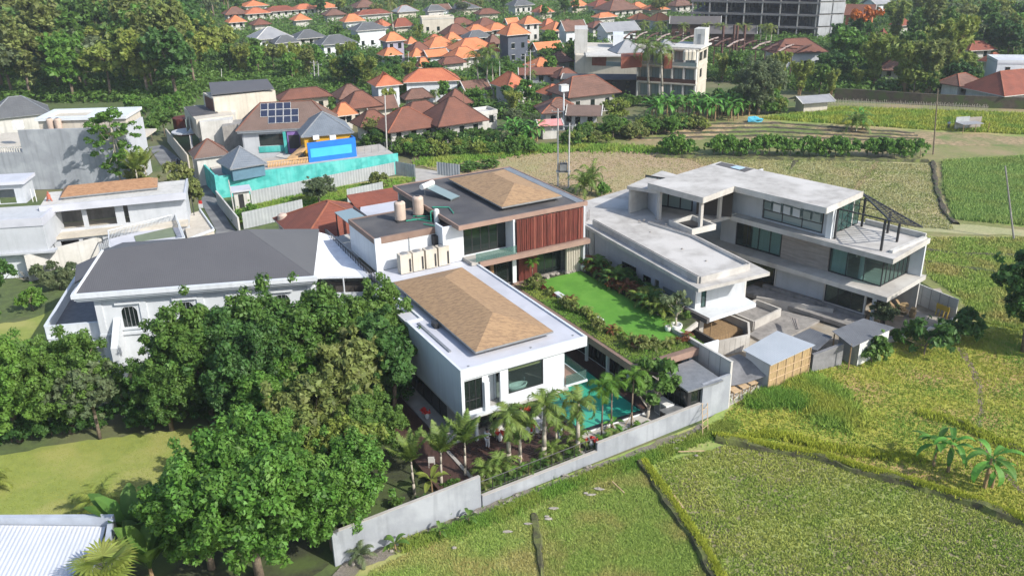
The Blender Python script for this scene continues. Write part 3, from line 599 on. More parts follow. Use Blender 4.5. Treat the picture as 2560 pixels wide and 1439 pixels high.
grass('upper_field_grass', 16000, sample_poly(pix([(1900, 298), (2100, 270), (2620, 288), (2620, 340), (2330, 326)])), .5, .08, 13, GR['yellow'], 'grass of the upper field under the stone wall', blades=3)
grass('bean_row_grass', 14000, sample_poly(pix([(2300, 595), (2620, 595), (2620, 840), (2430, 800), (2400, 745), (2320, 690)])), .25, .05, 14, GR['meadow'], 'rough grass beyond the concrete house', blades=3)
grass('vacant_plot_weeds', 7000, sample_poly(pix([(590, 525), (750, 485), (1000, 445), (1040, 445), (1000, 470), (860, 500), (740, 540), (600, 560)])), .3, .05, 15, GR['fresh'], 'weeds on the vacant plot behind the teal wall', blades=3)
grass('field_margin_weeds', 6000, along([at(*p) for p in [(1060, 408), (1200, 393), (1330, 376), (1450, 370), (1700, 378)]], 1.2, 0), .5, .09, 16, GR['fresh'], 'green weeds along the far margin of the dry field', blades=3)
grass('lawn_blades', 16000, sample_poly(pix([(-100, 1145), (40, 1135), (250, 1100), (560, 1065), (610, 1110), (420, 1240), (300, 1295), (-100, 1305)])), .05, .02, 17, grassmat('lawn_grass', (.22, .28, .05), (.28, .33, .07), (.30, .31, .07)), 'mown yellow green lawn blades', blades=3)
# ================================================================ white villa
ORI = V.p3
villa = thing('villa', 'white box villa with tan hipped roof cantilevered above the pool terrace', 'house', V.p3(28.5, 55, 0))
def vob(n, mb, m, **k): return obj(n, mb, m, villa, **k)
A0, B0, B1b = 49.3, 23.1, 33.6
# roof slab with parapet, box walls
vob('roof_slab', MB().box(V, B0 + .05, B1b - .05, A0 + .05, 66.9, 6.55, 6.86), M['whiter'])
mb = MB(); mb.box(V, B0, B1b, A0, A0 + .18, 6.2, 7.0); mb.box(V, B0, B0 + .18, A0 + .182, 58.7, 6.2, 7.0); mb.box(V, B1b - .18, B1b, A0 + .182, 66.9, 6.2, 7.0)
mb.box(V, 24.3, 24.48, 58.9, 66.9, 6.2, 7.0); mb.box(V, B0, 24.48, 58.702, 58.88, 6.2, 7.0)
vob('parapet', mb, M['white'])
# west wall (solid), recessed front with deep white frame
vob('side_wall', MB().box(V, B0 + .01, B0 + .24, A0 + .3, 58.7, 3.05, 6.2), M['white'])
mb = MB(); mb.box(V, B0, B0 + .24, A0 + .182, A0 + .298, 3.05, 6.2); mb.box(V, B0, 26.4, A0, 50.7, 2.98, 3.2); mb.box(V, B0, B0 + .24, A0, A0 + .18, 3.2, 6.2)
mb.box(V, 24.95, 25.35, A0 + .05, 49.598, 3.2, 5.5)
vob('frame_fin', mb, M['white'])
FA = V.p(B0 + .24, 49.6); FB_ = V.p(31.7, 49.6); o_ = B0 + .24
vob('front_wall', MB().wall_open(FA, FB_, 3.2, 6.2, .2, 1, [(.02, 24.9 - o_, 3.42, 5.9), (25.37 - o_, 26.35 - o_, 3.2, 5.9), (27.0 - o_, 29.95 - o_, 3.88, 5.96)]).box(V, 26.402, 31.7, 49.56, 49.8, 2.98, 3.2).box(V, B0 + .25, 31.9, A0 + .182, 49.6, 6.21, 6.55), M['white'])
vob('recess_wall', MB().box(V, 25.2, 26.5, 50.5, 50.6, 3.2, 5.95), M['white'])
vob('east_wall', MB().box(V, 31.72, 31.95, A0 + .55, 66.8, 3.05, 6.55), M['white'])
vob('soffit', MB().box(V, B0 + .02, 32.0, A0 + .02, 66.8, 2.9, 3.04), M['offwhite'])
def window(parent, p, q, s0, s1, z0, z1, nm=1, fr=M['black'], gl=M['dglass'], bar=.05, inset=.05, side=1, rails=()):
    """frame with its panes inside the opening s0..s1, z0..z1 of the wall p->q"""
    p = Vector(p[:2]); q = Vector(q[:2]); d = (q - p).normalized(); n = Vector((-d.y, d.x)) * side; a = p + d * s0 + n * inset; b = p + d * s1 + n * inset
    f = MB(); f.wall(a, b, z0, z0 + bar, .07, side); f.wall(a, b, z1 - bar, z1, .07, side); L = s1 - s0
    for i in range(nm + 1):
        c = min(max(L * i / nm, bar / 2), L - bar / 2); f.wall(a + d * (c - bar / 2), a + d * (c + bar / 2), z0 + bar, z1 - bar, .071, side)
    for r in rails: f.wall(a + d * bar, b - d * bar, z0 + r, z0 + r + bar, .06, side)
    w_ = obj('window', f, fr, parent)
    for i in range(nm):
        obj('pane', MB().wall(a + d * (L * i / nm + bar / 2) + n * .03, a + d * (L * (i + 1) / nm - bar / 2) + n * .03, z0 + bar, z1 - bar, .012, side), gl, w_)
    return w_

window(villa, FA, FB_, .02, 24.9 - o_, 3.42, 5.9, 3, rails=(.8,))
window(villa, FA, FB_, 27.0 - o_, 29.95 - o_, 3.88, 5.96, 1, gl=M['clearglass'], bar=.06)
window(villa, V.p(26.2, 50.45), V.p(27, 50.45), .05, .3, 3.25, 5.9, 1, gl=M['tealglass'])
vob('roller_blind', MB().box(V, 27.1, 29.85, 49.82, 49.86, 5.6, 5.9), M['brass'])
vob('floor_slab', MB().box(V, B0 + .25, 31.7, 49.82, 66.7, 3.05, 3.25), M['interior2'])
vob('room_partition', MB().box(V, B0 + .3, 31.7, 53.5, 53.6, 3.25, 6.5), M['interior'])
# tan hipped roof, raised on a kerb
def hip_roof(parent, fr, x0, x1, y0, y1, z, h, m, capm=None, eave=.14, inset=None, names=('roof', 'ridge_cap', 'fascia'), fm=None, kick=0.0):
    W, D = x1 - x0, y1 - y0; s = min(W, D) / 2 if inset is None else inset
    if W >= D: a, b = fr.p(x0 + s, (y0 + y1) / 2), fr.p(x1 - s, (y0 + y1) / 2)
    else: a, b = fr.p((x0 + x1) / 2, y0 + s), fr.p((x0 + x1) / 2, y1 - s)
    c = [fr.p(x0, y0), fr.p(x1, y0), fr.p(x1, y1), fr.p(x0, y1)]; mb = MB(); n = 0
    mb.v = [(p.x, p.y, z) for p in c] + [(a.x, a.y, z + h), (b.x, b.y, z + h)]
    if W >= D: mb.f = [(0, 1, 5, 4), (1, 2, 5), (2, 3, 4, 5), (3, 0, 4)]
    else: mb.f = [(0, 1, 4), (1, 2, 5, 4), (2, 3, 5), (3, 0, 4, 5)]
    mb.f.append((3, 2, 1, 0)); r = obj(names[0], mb, m, parent)
    f = MB(); e = .05
    f.box(fr, x0 - .01, x1 + .01, y0 - .012, y0 + e, z - eave, z - .004); f.box(fr, x0 - .01, x1 + .01, y1 - e, y1 + .012, z - eave, z - .004)
    f.box(fr, x0 - .012, x0 + e, y0 + e + .001, y1 - e - .001, z - eave, z - .004); f.box(fr, x1 - e, x1 + .012, y0 + e + .001, y1 - e - .001, z - eave, z - .004)
    obj(names[2], f, fm or M['greymetal'], parent)
    if capm:
        k = MB(); A_, B_ = Vector((a.x, a.y, z + h)), Vector((b.x, b.y, z + h)); C3 = [Vector((p.x, p.y, z)) for p in c]; rr = .11
        if (A_ - B_).length > .1: k.tube(A_, B_, rr, rr, 6)
        pr = [(0, A_), (1, B_), (2, B_), (3, A_)] if W >= D else [(0, A_), (1, A_), (2, B_), (3, B_)]
        for i, t in pr: k.tube(C3[i], t, rr, rr, 6)
        obj(names[1], k, capm, parent)
    return r
vob('roof_kerb', MB().box(V, 25.6, 30.9, 51.3, 65.2, 6.86, 7.25), M['greymetal'])
hip_roof(villa, V, 24.95, 31.45, 50.6, 65.85, 7.42, 1.0, M['thatch'], names=('hipped_roof', 'ridge_cap', 'fascia'), inset=3.4)
vob('gutter', MB().box(V, 23.75, 23.95, 52.5, 58.2, 6.862, 6.96), M['greymetal'])
vob('roof_vent', MB().box(V, 24.55, 24.9, 56.6, 57.3, 6.862, 7.3), M['black'])
for q in ((24.0, 49.9), (32.9, 50.2), (29.2, 50.1)): vob('roof_drain', MB().lathe(V.p3(q[0], q[1], 6.862), [(.09, 0), (.09, .03)], 8), M['greymetal'])
# ground floor below the box
vob('plinth', MB().box(V, 22.4, 37.3, 44.9, 66.9, -.02, .35), M['concrete'])
vob('deck_floor', MB().box(V, 22.3, 31.45, 45.55, 50.6, .352, .45), M['deck'])
vob('side_deck', MB().box(V, 19.6, 22.28, 46.2, 62.5, -.01, .40), M['deck'])
for i in range(20): obj('deck_board', MB().box(V, 22.35, 31.4, 45.6 + i * .25, 45.6 + i * .25 + .22, .452, .475), M['deck'], villa)
vob('stone_edging', MB().box(V, 21.8, 31.5, 45.05, 45.5, -.02, .40).box(V, 22.0, 22.25, 45.52, 50, .41, .47), M['paving'])
gw = MB().wall_open(V.p(23.9, 51.4), V.p(31.6, 51.4), .45, 2.9, .15, 1, [(.3, 7.2, .5, 2.75)]); vob('ground_floor_wall', gw, M['stone'])
window(villa, V.p(23.9, 51.4), V.p(31.6, 51.4), .3, 7.2, .5, 2.75, 5)
vob('ground_side_wall', MB().wall_open(V.p(23.9, 66), V.p(23.9, 51.56), .45, 2.9, .15, -1, [(.5, 12.6, .5, 2.75)]), M['interior2'])
window(villa, V.p(23.9, 66), V.p(23.9, 51.56), .5, 12.6, .5, 2.75, 8, side=-1)
for b_ in (24.6, 27.4, 30.2): vob('column', MB().lathe(V.p3(b_, 50.2, .45), [(.14, 0), (.14, 2.45)], 10), M['white'])
# balcony on the pool side
vob('balcony_slab', MB().box(V, 31.96, 33.9, 49.6, 53.2, 2.98, 3.14), M['white'])
vob('balcony_floor', MB().box(V, 31.98, 33.75, 49.75, 53.1, 3.142, 3.17), M['brownslab'])
vob('balustrade_glass', MB().box(V, 31.98, 33.8, 49.66, 49.68, 3.17, 3.95).box(V, 33.8, 33.82, 49.66, 53.15, 3.17, 3.95), M['rail'])
# ---- pool
pool = thing('swimming_pool', 'turquoise swimming pool along the terrace with black rim and white outer wall', 'pool', V.p3(34, 52, 0))
PL = [(31.75, 47.25), (37.3, 47.25), (37.3, 62.5), (33.0, 62.5), (33.0, 56.0), (31.75, 54.0)]
obj('water', MB().prism([V.p(*q) for q in PL], .38, .55), M['water'], pool)
mb = MB(); mb.box(V, 31.5, 37.45, 46.98, 47.24, -.05, .56); obj('pool_wall', mb.box(V, 31.5, 31.74, 47.242, 54, -.05, .56), M['white'], pool)
obj('rim', MB().box(V, 31.45, 37.55, 46.9, 47.26, .562, .60).box(V, 31.45, 31.76, 47.262, 54, .562, .60).box(V, 37.29, 37.5, 47.262, 62.5, .562, .60), M['black'], pool)
obj('pool_step', MB().box(V, 35.6, 37.28, 47.3, 49.4, .2, .552), mat('shallow_tile', (.03, .34, .25), .3), pool)
# ---- grass roofed wing
wing = thing('garden_wing', 'low wing with a bright lawn on its roof beside the pool', 'house', V.p3(41, 57, 0))
def wo(n, mb, m, **k): return obj(n, mb, m, wing, **k)
wo('roof_slab', MB().prism([V.p(37.65, 48.62), V.p(44.5, 48.62), V.p(44.6, 51.5), V.p(47.2, 52.5), V.p(47.2, 67.9), V.p(37.65, 67.9)], 3.12, 3.52), M['concrete'])
mb = MB(); mb.box(V, 37.55, 44.6, 48.45, 48.6, 3.05, 3.66); mb.box(V, 37.5, 37.64, 48.602, 67.9, 3.05, 3.62); wo('fascia', mb, M['brownslab'])
wo('coping', MB().box(V, 37.5, 44.6, 48.4, 48.9, 3.662, 3.70).box(V, 37.48, 37.8, 48.902, 67.9, 3.622, 3.66), M['brownfascia'])
wo('planting_bed', MB().prism([V.p(37.8, 48.9), V.p(44.4, 48.9), V.p(44.5, 51.6), V.p(47.1, 52.7), V.p(47.1, 67.9), V.p(37.8, 67.9)], 3.53, 3.66), M['garden'] if 'garden' in M else G['garden'])
wo('floor_slab', MB().box(V, 37.46, 47.0, 49.2, 67.8, -.02, .44), M['concrete'])
wo('terrace_deck', MB().box(V, 37.52, 39.0, 47.5, 67.6, .442, .50), M['deck'])
gwf = MB().wall_open(V.p(38.9, 67.6), V.p(38.9, 49.3), .5, 3.1, .12, 1, [(2.5, 17.9, .52, 2.95)]); wo('pool_side_wall', gwf, M['white'])
window(wing, V.p(38.9, 67.6), V.p(38.9, 49.3), 2.5, 17.9, .52, 2.95, 9)
for i, a_ in enumerate((50.3, 53.2, 56.3, 59.5, 62.6)): wo('column', MB().box(V, 38.3, 38.52, a_, a_ + .22, .5, 3.1), M['white'])
for a_ in (52.0, 55.3, 57.4): wo('curtain', MB().box(V, 39.15, 39.3, a_, a_ + .9, .55, 2.9), M['curtain'])
wo('front_wall', MB().wall_open(V.p(39.0, 49.6), V.p(47, 49.6), .5, 3.1, .15, 1, [(.4, 4.2, .5, 2.9)]), M['white'])
wo('back_wall', MB().box(V, 46.6, 46.8, 49.8, 67.7, -.02, 3.1), M['interior'])
for b_ in (41.0, 43.2): wo('column', MB().box(V, b_, b_ + .25, 48.8, 49.05, -.02, 3.1), M['white'])
wo('inner_wall', MB().box(V, 42.5, 42.6, 49.8, 67.6, .45, 3.1), M['inwood'])
lawn_ = obj('roof_lawn', MB().box(V, 39.9, 44.95, 50.2, 67.3, 3.67, 3.72), M['mat_green'], wing)
v_, f_ = tufts(15000, sample_poly([V.p(37.85, 48.95), V.p(44.7, 48.95), V.p(44.7, 50.15), V.p(39.8, 50.15), V.p(39.8, 67.5), V.p(37.85, 67.5)], 3.66), .1, .025, 31, blades=3)
o = place_mesh('edge_grass', raw('edge_grass', v_, f_, GR['fresh']), V.p3(41, 57, 0), wing, kind='stuff'); o.location = (-BASE[wing.name][0], -BASE[wing.name][1], 0)
for b_, a_, w_, l_ in ((39.6, 62.3, .55, 1.4), (39.7, 56.5, .5, .9)):
    wo('skylight', MB().box(V, b_, b_ + w_, a_, a_ + l_, 3.72, 3.95), M['white'])
# planting on that roof
rp = random.Random(12)
def bed(n, x0, x1, y0, y1, z, cols, s=(.5, .9), label='', cat='shrub', group=''):
    for i in range(n):
        k = rp.choice(cols); p = V.p3(rp.uniform(x0, x1), rp.uniform(y0, y1), z)
        plant(rp.choice(['shrub', 'low_palm', 'shrub']), 'shrub', label, cat, p, rp.uniform(*s), group=group, mt=LF[k] if k != 'palm' else None, crown='foliage', trunk='stem')
bed(34, 39.3, 39.9, 50.4, 66.6, 3.68, ['lime', 'olive', 'red', 'lime'], (.45, .8), 'small yellowing plant in the pool side border of the roof lawn', group='plants bordering the roof lawn towards the pool')
bed(14, 40.2, 44.3, 49.8, 50.3, 3.68, ['red', 'olive', 'lime'], (.45, .7), 'small reddish plant in the front border of the roof lawn', group='plants bordering the front of the roof lawn')
bed(70, 44.9, 46.9, 53, 67.2, 3.66, ['deep', 'mid', 'lime', 'red', 'deep'], (.7, 1.5), 'dense dark plant in the deep border below the concrete house', group='plants in the deep border of the roof lawn')
for (b_, a_, s_, lb) in ((39.2, 60.0, 1.0, 'leafy bush by the larger skylight on the roof lawn'), (39.0, 55.3, 1.05, 'leafy bush by the smaller skylight on the roof lawn'), (39.4, 50.6, 1.3, 'bushy plant at the front corner of the roof lawn'), (40.3, 50.5, 1.1, 'second bushy plant near the front corner of the roof lawn, upright'), (38.9, 66.0, 1.5, 'tall pale leaved bush beside the entrance of the roof lawn')):
    plant('bush_a', 'bush', lb, 'bush', V.p3(b_, a_, 3.66), s_ * .42 + .1, mt=LF['olive'], crown='foliage', trunk='stem')
for (b_, a_, h_, lb) in ((39.5, 67.3, 1.5, 'spiky dracaena by the glass doors of the roof lawn'),):
    plant('slim', 'potted_palm', lb, 'palm', V.p3(b_, a_, 3.66), .7, sz=.55, crown='fronds')
def pot(b_, a_, z, r, h, lb, m=M['potwhite']):
    e = obj('plant_pot', MB().lathe(V.p3(b_, a_, z), [(r * .55, 0), (r * .9, h * .4), (r, h * .85), (r * .95, h), (r * .8, h - .02), (r * .8, h - .1)], 16), m, smooth=True); return setp(e, lb, 'plant pot')
pot(44.25, 51.9, 3.72, .55, .6, 'large round white bowl planter on the roof lawn'); pot(43.6, 52.1, 3.72, .28, .5, 'small white pot standing beside the large bowl planter'); pot(45.2, 67.1, 3.72, .35, .7, 'tall white pot in the far corner of the roof lawn')
plant('frangipani', 'frangipani_tree', 'small frangipani tree growing in the large white bowl', 'tree', V.p3(44.25, 51.9, 4.2), .95, mt=LF['grey']); plant('low_palm', 'potted_plant', 'small spiky plant in the small white pot', 'plant', V.p3(43.6, 52.1, 4.15), .7, crown='fronds', trunk='stem'); plant('shrub', 'potted_plant', 'leafy plant in the tall white pot of the far lawn corner', 'plant', V.p3(45.2, 67.1, 4.35), .9, crown='foliage', trunk='stem')
for i in range(12): setp(obj('boulder', MB().blob(V.p3(rp.uniform(41, 44.6), rp.uniform(67.3, 67.9), 3.75), .25, .22, .2, i), M['rubble']), 'grey stone lying by the glass doors behind the roof lawn', 'stone', 'stones behind the roof lawn')
# ================================================================ dark roofed upper house
uh = thing('upper_house', 'upper house with dark flat roof, tan hipped lantern roof and red timber screen', 'house', V.p3(38, 74, 0))
def uo(n, mb, m, **k): return obj(n, mb, m, uh, **k)
uo('flat_roof', MB().box(V, 32.1, 45.45, 67.4, 82.2, 10.35, 10.66), M['darkroof'])
mb = MB(); mb.box(V, 31.95, 45.6, 67.2, 67.39, 10.3, 10.72); mb.box(V, 31.95, 45.6, 82.21, 82.4, 10.3, 10.72); mb.box(V, 31.95, 32.09, 67.392, 82.208, 10.3, 10.72); mb.box(V, 45.46, 45.6, 67.392, 82.208, 10.3, 10.72); uo('fascia', mb, M['brownslab'])
uo('roof_edge_strip', MB().box(V, 44.6, 45.4, 67.6, 82, 10.662, 10.70), M['greymetal'])
uo('roof_kerb', MB().box(V, 37.7, 43.2, 69.3, 79.8, 10.66, 10.95), M['black'])
hip_roof(uh, V, 37.2, 43.75, 68.8, 80.2, 11.15, .95, M['thatch'], names=('hipped_roof', 'ridge_cap', 'fascia_board'), inset=3.4)
uo('flat_roof', MB().box(V, 25.3, 32.6, 70.45, 76.6, 9.55, 9.86), M['darkroof'])
mb = MB(); mb.box(V, 25.7, 32.6, 70.2, 70.44, 9.35, 9.94); mb.box(V, 25.1, 25.29, 70.2, 76.8, 9.45, 9.92); mb.box(V, 25.292, 32.6, 76.61, 76.8, 9.45, 9.92); uo('fascia', mb, M['brownfascia'])
uo('corner_pier', MB().box(V, 25.1, 25.69, 70.0, 70.19, 6.86, 9.96), M['white'])
uo('side_wall', MB().box(V, 25.12, 25.3, 70.2, 76.7, 6.86, 9.55), M['white'])
uo('low_rear_wall', MB().box(V, 25.12, 25.3, 76.9, 84.5, 5.6, 6.6), M['offwhite']); uo('rear_floor', MB().box(V, 25.31, 32.2, 76.9, 84, 5.7, 5.9), M['offwhite'])
uo('plant_wall', MB().box(V, 25.3, 32.9, 70.25, 70.45, 6.86, 9.5), M['white'])
uo('service_ledge', MB().box(V, 24.5, 33.0, 66.95, 70.2, 6.5, 6.84), M['whiter'])
uo('front_wall', MB().wall_open(V.p(31.2, 68.6), V.p(37.6, 68.6), 6.9, 10.35, .2, 1, [(1.85, 6.25, 7.3, 9.95)]), M['white'])
window(uh, V.p(31.2, 68.6), V.p(37.6, 68.6), 1.85, 6.25, 7.3, 9.95, 5, bar=.07)
uo('curtain', MB().box(V, 36.6, 37.3, 69.0, 69.1, 7.35, 9.9), M['curtain'])
uo('return_wall', MB().box(V, 37.4, 37.6, 67.1, 68.6, 7.2, 10.35), M['white'])
uo('link_wall', MB().box(V, 31.0, 31.2, 68.6, 70.2, 6.86, 10.35), M['white'])
uo('balcony_slab', MB().box(V, 32.9, 37.6, 66.8, 68.58, 6.9, 7.2), M['paving'])
uo('floor_beam', MB().box(V, 33.6, 45.5, 66.5, 66.79, 6.72, 7.18), M['brownslab'])
uo('floor_slab', MB().box(V, 37.62, 45.4, 66.8, 82, 6.8, 7.2), M['brownfascia'])
uo('balustrade_glass', MB().box(V, 33.3, 37.5, 66.72, 66.74, 7.2, 8.0), M['rail'])
uo('side_wall', MB().box(V, 45.1, 45.3, 67.1, 82, 3.6, 10.34), M['paleplaster'])
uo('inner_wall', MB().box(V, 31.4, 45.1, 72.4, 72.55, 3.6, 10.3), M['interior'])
uo('back_wall', MB().box(V, 32.3, 45.1, 81.8, 82, 0, 10.3), M['offwhite'])
uo('screen_backing', MB().box(V, 37.7, 45.05, 67.35, 67.4, 7.2, 10.3), M['interior'])
rs = random.Random(4); x = 37.66; i = 0
while x < 45.0:
    w_ = rs.choice([.12, .15, .18, .22]); d_ = rs.uniform(0, .08)
    obj('screen_slat', MB().box(V, x, min(x + w_, 45.04), 66.84 + d_, 66.92 + d_, 7.24, 10.32 + rs.uniform(-.03, .02)), M['redwood2'] if rs.random() < .28 else M['redwood'], uh); x += w_ + rs.uniform(.015, .06)
for z_ in (8.0, 8.9, 9.8): uo('screen_rail', MB().box(V, 37.66, 45.04, 67.06, 67.12, z_, z_ + .05), M['black'])
uo('lower_wall', MB().wall_open(V.p(33.6, 68.4), V.p(45.3, 68.4), 3.5, 6.8, .2, 1, [(.3, 5.0, 3.75, 6.5), (7.0, 9.8, 3.75, 6.5)]), M['stone'])
window(uh, V.p(33.6, 68.4), V.p(45.3, 68.4), .3, 5.0, 3.75, 6.5, 4); window(uh, V.p(33.6, 68.4), V.p(45.3, 68.4), 7.0, 9.8, 3.75, 6.5, 3)
uo('timber_cladding', MB().box(V, 38.5, 40.5, 68.1, 68.38, 3.6, 6.75), M['redwood'])
uo('curtain', MB().box(V, 37.8, 38.2, 68.05, 68.2, 3.75, 6.6), M['curtain']); uo('timber_post', MB().box(V, 35.4, 35.75, 68.0, 68.35, 3.6, 6.7), M['inwood'])
uo('ribbed_wall', MB().box(V, 43.4, 45.3, 67.5, 67.7, 3.6, 6.75), M['cream'])
for k in range(9): obj('rib', MB().box(V, 43.45 + k * .2, 43.53 + k * .2, 67.42, 67.498, 3.6, 6.72), M['cream'], uh)
uo('entrance_paving', MB().box(V, 37.8, 40.2, 67.0, 68.3, 3.6, 3.72), M['brownslab'])
uo('duct_hood', MB().box(V, 30.6, 31.2, 69.6, 70.2, 8.4, 9.3), M['black'])
uo('down_pipe', MB().tube(V.p3(28.4, 70.15, 7), V.p3(28.4, 70.15, 9.5), .03), M['greymetal'])
# things on the roofs
def water_tank(b_, a_, z, r, h, lb):
    t = thing('water_tank', lb, 'water tank', V.p3(b_, a_, z), 'beige roof water tanks')
    pr = [(r * .96, 0)]
    for i in range(7): pr += [(r, h * (.02 + i * .125)), (r * .97, h * (.02 + i * .125 + .06))]
    pr += [(r, h * .9), (r * .8, h * .97), (r * .4, h)]
    obj('body', MB().lathe(V.p3(b_, a_, z), pr, 18), M['tank'], t, smooth=True); obj('lid', MB().lathe(V.p3(b_, a_, z + h), [(r * .38, 0), (r * .36, .08)], 12), M['black'], t)
    obj('stand', MB().box(V, b_ - r, b_ + r, a_ - r, a_ + r, z - .12, z), M['black'], t)
water_tank(29.2, 73.9, 9.99, .53, 1.75, 'beige ribbed water tank standing farther from the solar heater'); water_tank(31.3, 74.5, 9.99, .53, 1.75, 'beige ribbed water tank next to the green pipework')
t = thing('pump_unit', 'small white pressure pump with green pipes beside the tanks', 'pump', V.p3(31.9, 71.6, 9.87))
obj('body', MB().lathe(V.p3(31.9, 71.7, 9.87), [(.26, 0), (.26, 1.1), (.15, 1.25)], 12), M['whitemetal'], t)
pp = MB()
for a, b in (((30.2, 73.6, 9.95), (31.4, 71.9, 9.95)), ((31.4, 71.9, 9.95), (31.4, 71.9, 10.9)), ((31.4, 71.9, 10.9), (32.2, 71.9, 10.9)), ((32.2, 71.9, 10.9), (32.3, 73.5, 10.75)), ((32.3, 73.5, 10.75), (33.6, 72.6, 10.75)), ((33.6, 72.6, 10.75), (33.2, 70.8, 10.75)), ((30.5, 71.6, 9.95), (31.3, 70.3, 9.95)), ((31.3, 70.3, 9.95), (31.0, 70.0, 9.4)), ((30.6, 74.2, 9.95), (31.9, 73.4, 9.95)), ((29.5, 73.3, 9.95), (31.8, 72.9, 9.95))): pp.tube(V.p3(*a), V.p3(*b), .05, .05, 6)
obj('pipe', pp, M['green_pipe'], t)
t = thing('solar_heater', 'solar water heater with tilted collector on the dark roof', 'solar heater', V.p3(34, 75.5, 10.66))
c1, c2, c3, c4 = V.p3(33.4, 77.6, 11.5), V.p3(34.6, 78.2, 11.5), V.p3(35.9, 75.0, 10.85), V.p3(34.7, 74.4, 10.85)
obj('collector', MB().poly([c1, c4, c3, c2]).poly([c + Vector((0, 0, -.08)) for c in (c1, c2, c3, c4)]), M['paleglass'], t)
obj('storage_tank', MB().tube(V.p3(33.0, 77.4, 11.6), V.p3(34.6, 78.3, 11.6), .28, .28, 12), M['whitemetal'], t)
obj('stand', MB().tube(V.p3(33.4, 77.6, 10.66), V.p3(33.4, 77.6, 11.5), .04).tube(V.p3(34.6, 78.2, 10.66), V.p3(34.6, 78.2, 11.5), .04).tube(V.p3(34.7, 74.4, 10.66), V.p3(34.7, 74.4, 10.85), .04).tube(V.p3(35.9, 75.0, 10.66), V.p3(35.9, 75.0, 10.85), .04), M['greymetal'], t)
for i, (b_, lb) in enumerate(((26.7, 'first of four tall beige air conditioning units, nearest the wall corner'), (27.9, 'second tall beige air conditioning unit from the wall corner'), (29.15, 'third tall beige air conditioning unit from the wall corner'), (30.4, 'fourth tall beige air conditioning unit, nearest the balcony'))):
    t = thing('air_conditioner', lb, 'air conditioner', V.p3(b_ + .5, 68.7, 6.86), 'tall air conditioning units on the white roof')
    obj('casing', MB().box(V, b_, b_ + 1.08, 68.3, 69.1, 6.9, 8.65), M['cream'], t); obj('fan_grille', MB().lathe(V.p3(b_ + .54, 68.7, 8.652), [(.36, 0), (.34, .06), (.1, .07)], 14), M['greymetal'], t)
    obj('side_panel', MB().box(V, b_ + .82, b_ + .98, 68.27, 68.298, 7.0, 8.2), M['black'], t); obj('feet', MB().box(V, b_ + .05, b_ + 1.0, 68.35, 69.05, 6.842, 6.9), M['black'], t)
# covered lobby roof and tile roof behind
lb_ = thing('annex', 'white walled annex with red brown tiled pyramid roof behind the dark flat roof', 'house', V.p3(27, 88, 0))
obj('wall', MB().box(V, 23.3, 31.4, 85.3, 94, 0, 5.4), M['offwhite'], lb_)
hip_roof(lb_, V, 22.4, 32.0, 84.4, 94.6, 5.5, 2.5, M['reddishtile'], M['ridgecap'])
obj('lean_roof', MB().prism([V.p(31.0, 91.9), V.p(37.2, 91.9), V.p(37.8, 94.6), V.p(31.0, 94.6)], [5.9, 5.9, 6.6, 6.6], [6.05, 6.05, 6.75, 6.75]), M['reddishtile'], lb_); obj('white_roof', MB().prism([V.p(28.5, 84.3), V.p(36, 84.3), V.p(36.6, 91.8), V.p(31.6, 91.8)], 5.7, 5.98), M['whiter'], lb_); obj('canopy_post', MB().tube(V.p3(26.2, 78.9, 5.7), V.p3(26.2, 78.9, 8.4), .07).tube(V.p3(26.2, 83.8, 5.7), V.p3(26.2, 83.8, 8.4), .07), M['black'], lb_); obj('glass_roof', MB().prism([V.p(26.1, 78.7), V.p(28.4, 78.7), V.p(28.1, 84.3), V.p(26.1, 84.0)], 8.4, 8.46), M['paleglass'], lb_); obj('beam', MB().box(V, 28.6, 28.8, 79, 85.5, 8.0, 8.2), M['black'], lb_)
t = thing('water_tank', 'beige water tank on the ground behind the charcoal roof', 'water tank', at(710, 572, 3), 'beige roof water tanks')
q_ = at(710, 570, 4.6); obj('body', MB().lathe((q_.x, q_.y, 4.6), [(.55, 0), (.57, .8), (.55, 1.5), (.3, 1.7)], 14), M['tank'], t); obj('stand', MB().lathe((q_.x, q_.y, 0), [(.5, 0), (.5, 4.58)], 8), M['concrete'], t)
# stair side railing with posts
rl = thing('railing', 'black metal railing along the passage by the white awning', 'railing', V.p3(24.4, 75, 6.2))
p0, p1 = V.p3(24.57, 82.8, 0), V.p3(24.35, 67.4, 0); n_ = 22
for i in range(n_ + 1): q = p0.lerp(p1, i / n_); obj('post', MB().tube((q.x, q.y, 6.25), (q.x, q.y, 7.35), .035, .035, 5), M['black'], rl)
obj('rail', MB().tube((p0.x, p0.y, 7.35), (p1.x, p1.y, 7.35), .035, .035, 5).tube((p0.x, p0.y, 6.45), (p1.x, p1.y, 6.45), .03, .03, 5), M['black'], rl)
bb = MB()
for i in range(110): q = p0.lerp(p1, (i + .5) / 110); bb.tube((q.x, q.y, 6.45), (q.x, q.y, 7.33), .012, .012, 3)
obj('baluster', bb, M['black'], rl, kind='stuff')
setp(obj('passage', MB().box(V, 24.2, 25.08, 67.2, 84, 6.0, 6.2), M['paving']), 'narrow paved passage beside the black railing', 'walkway')

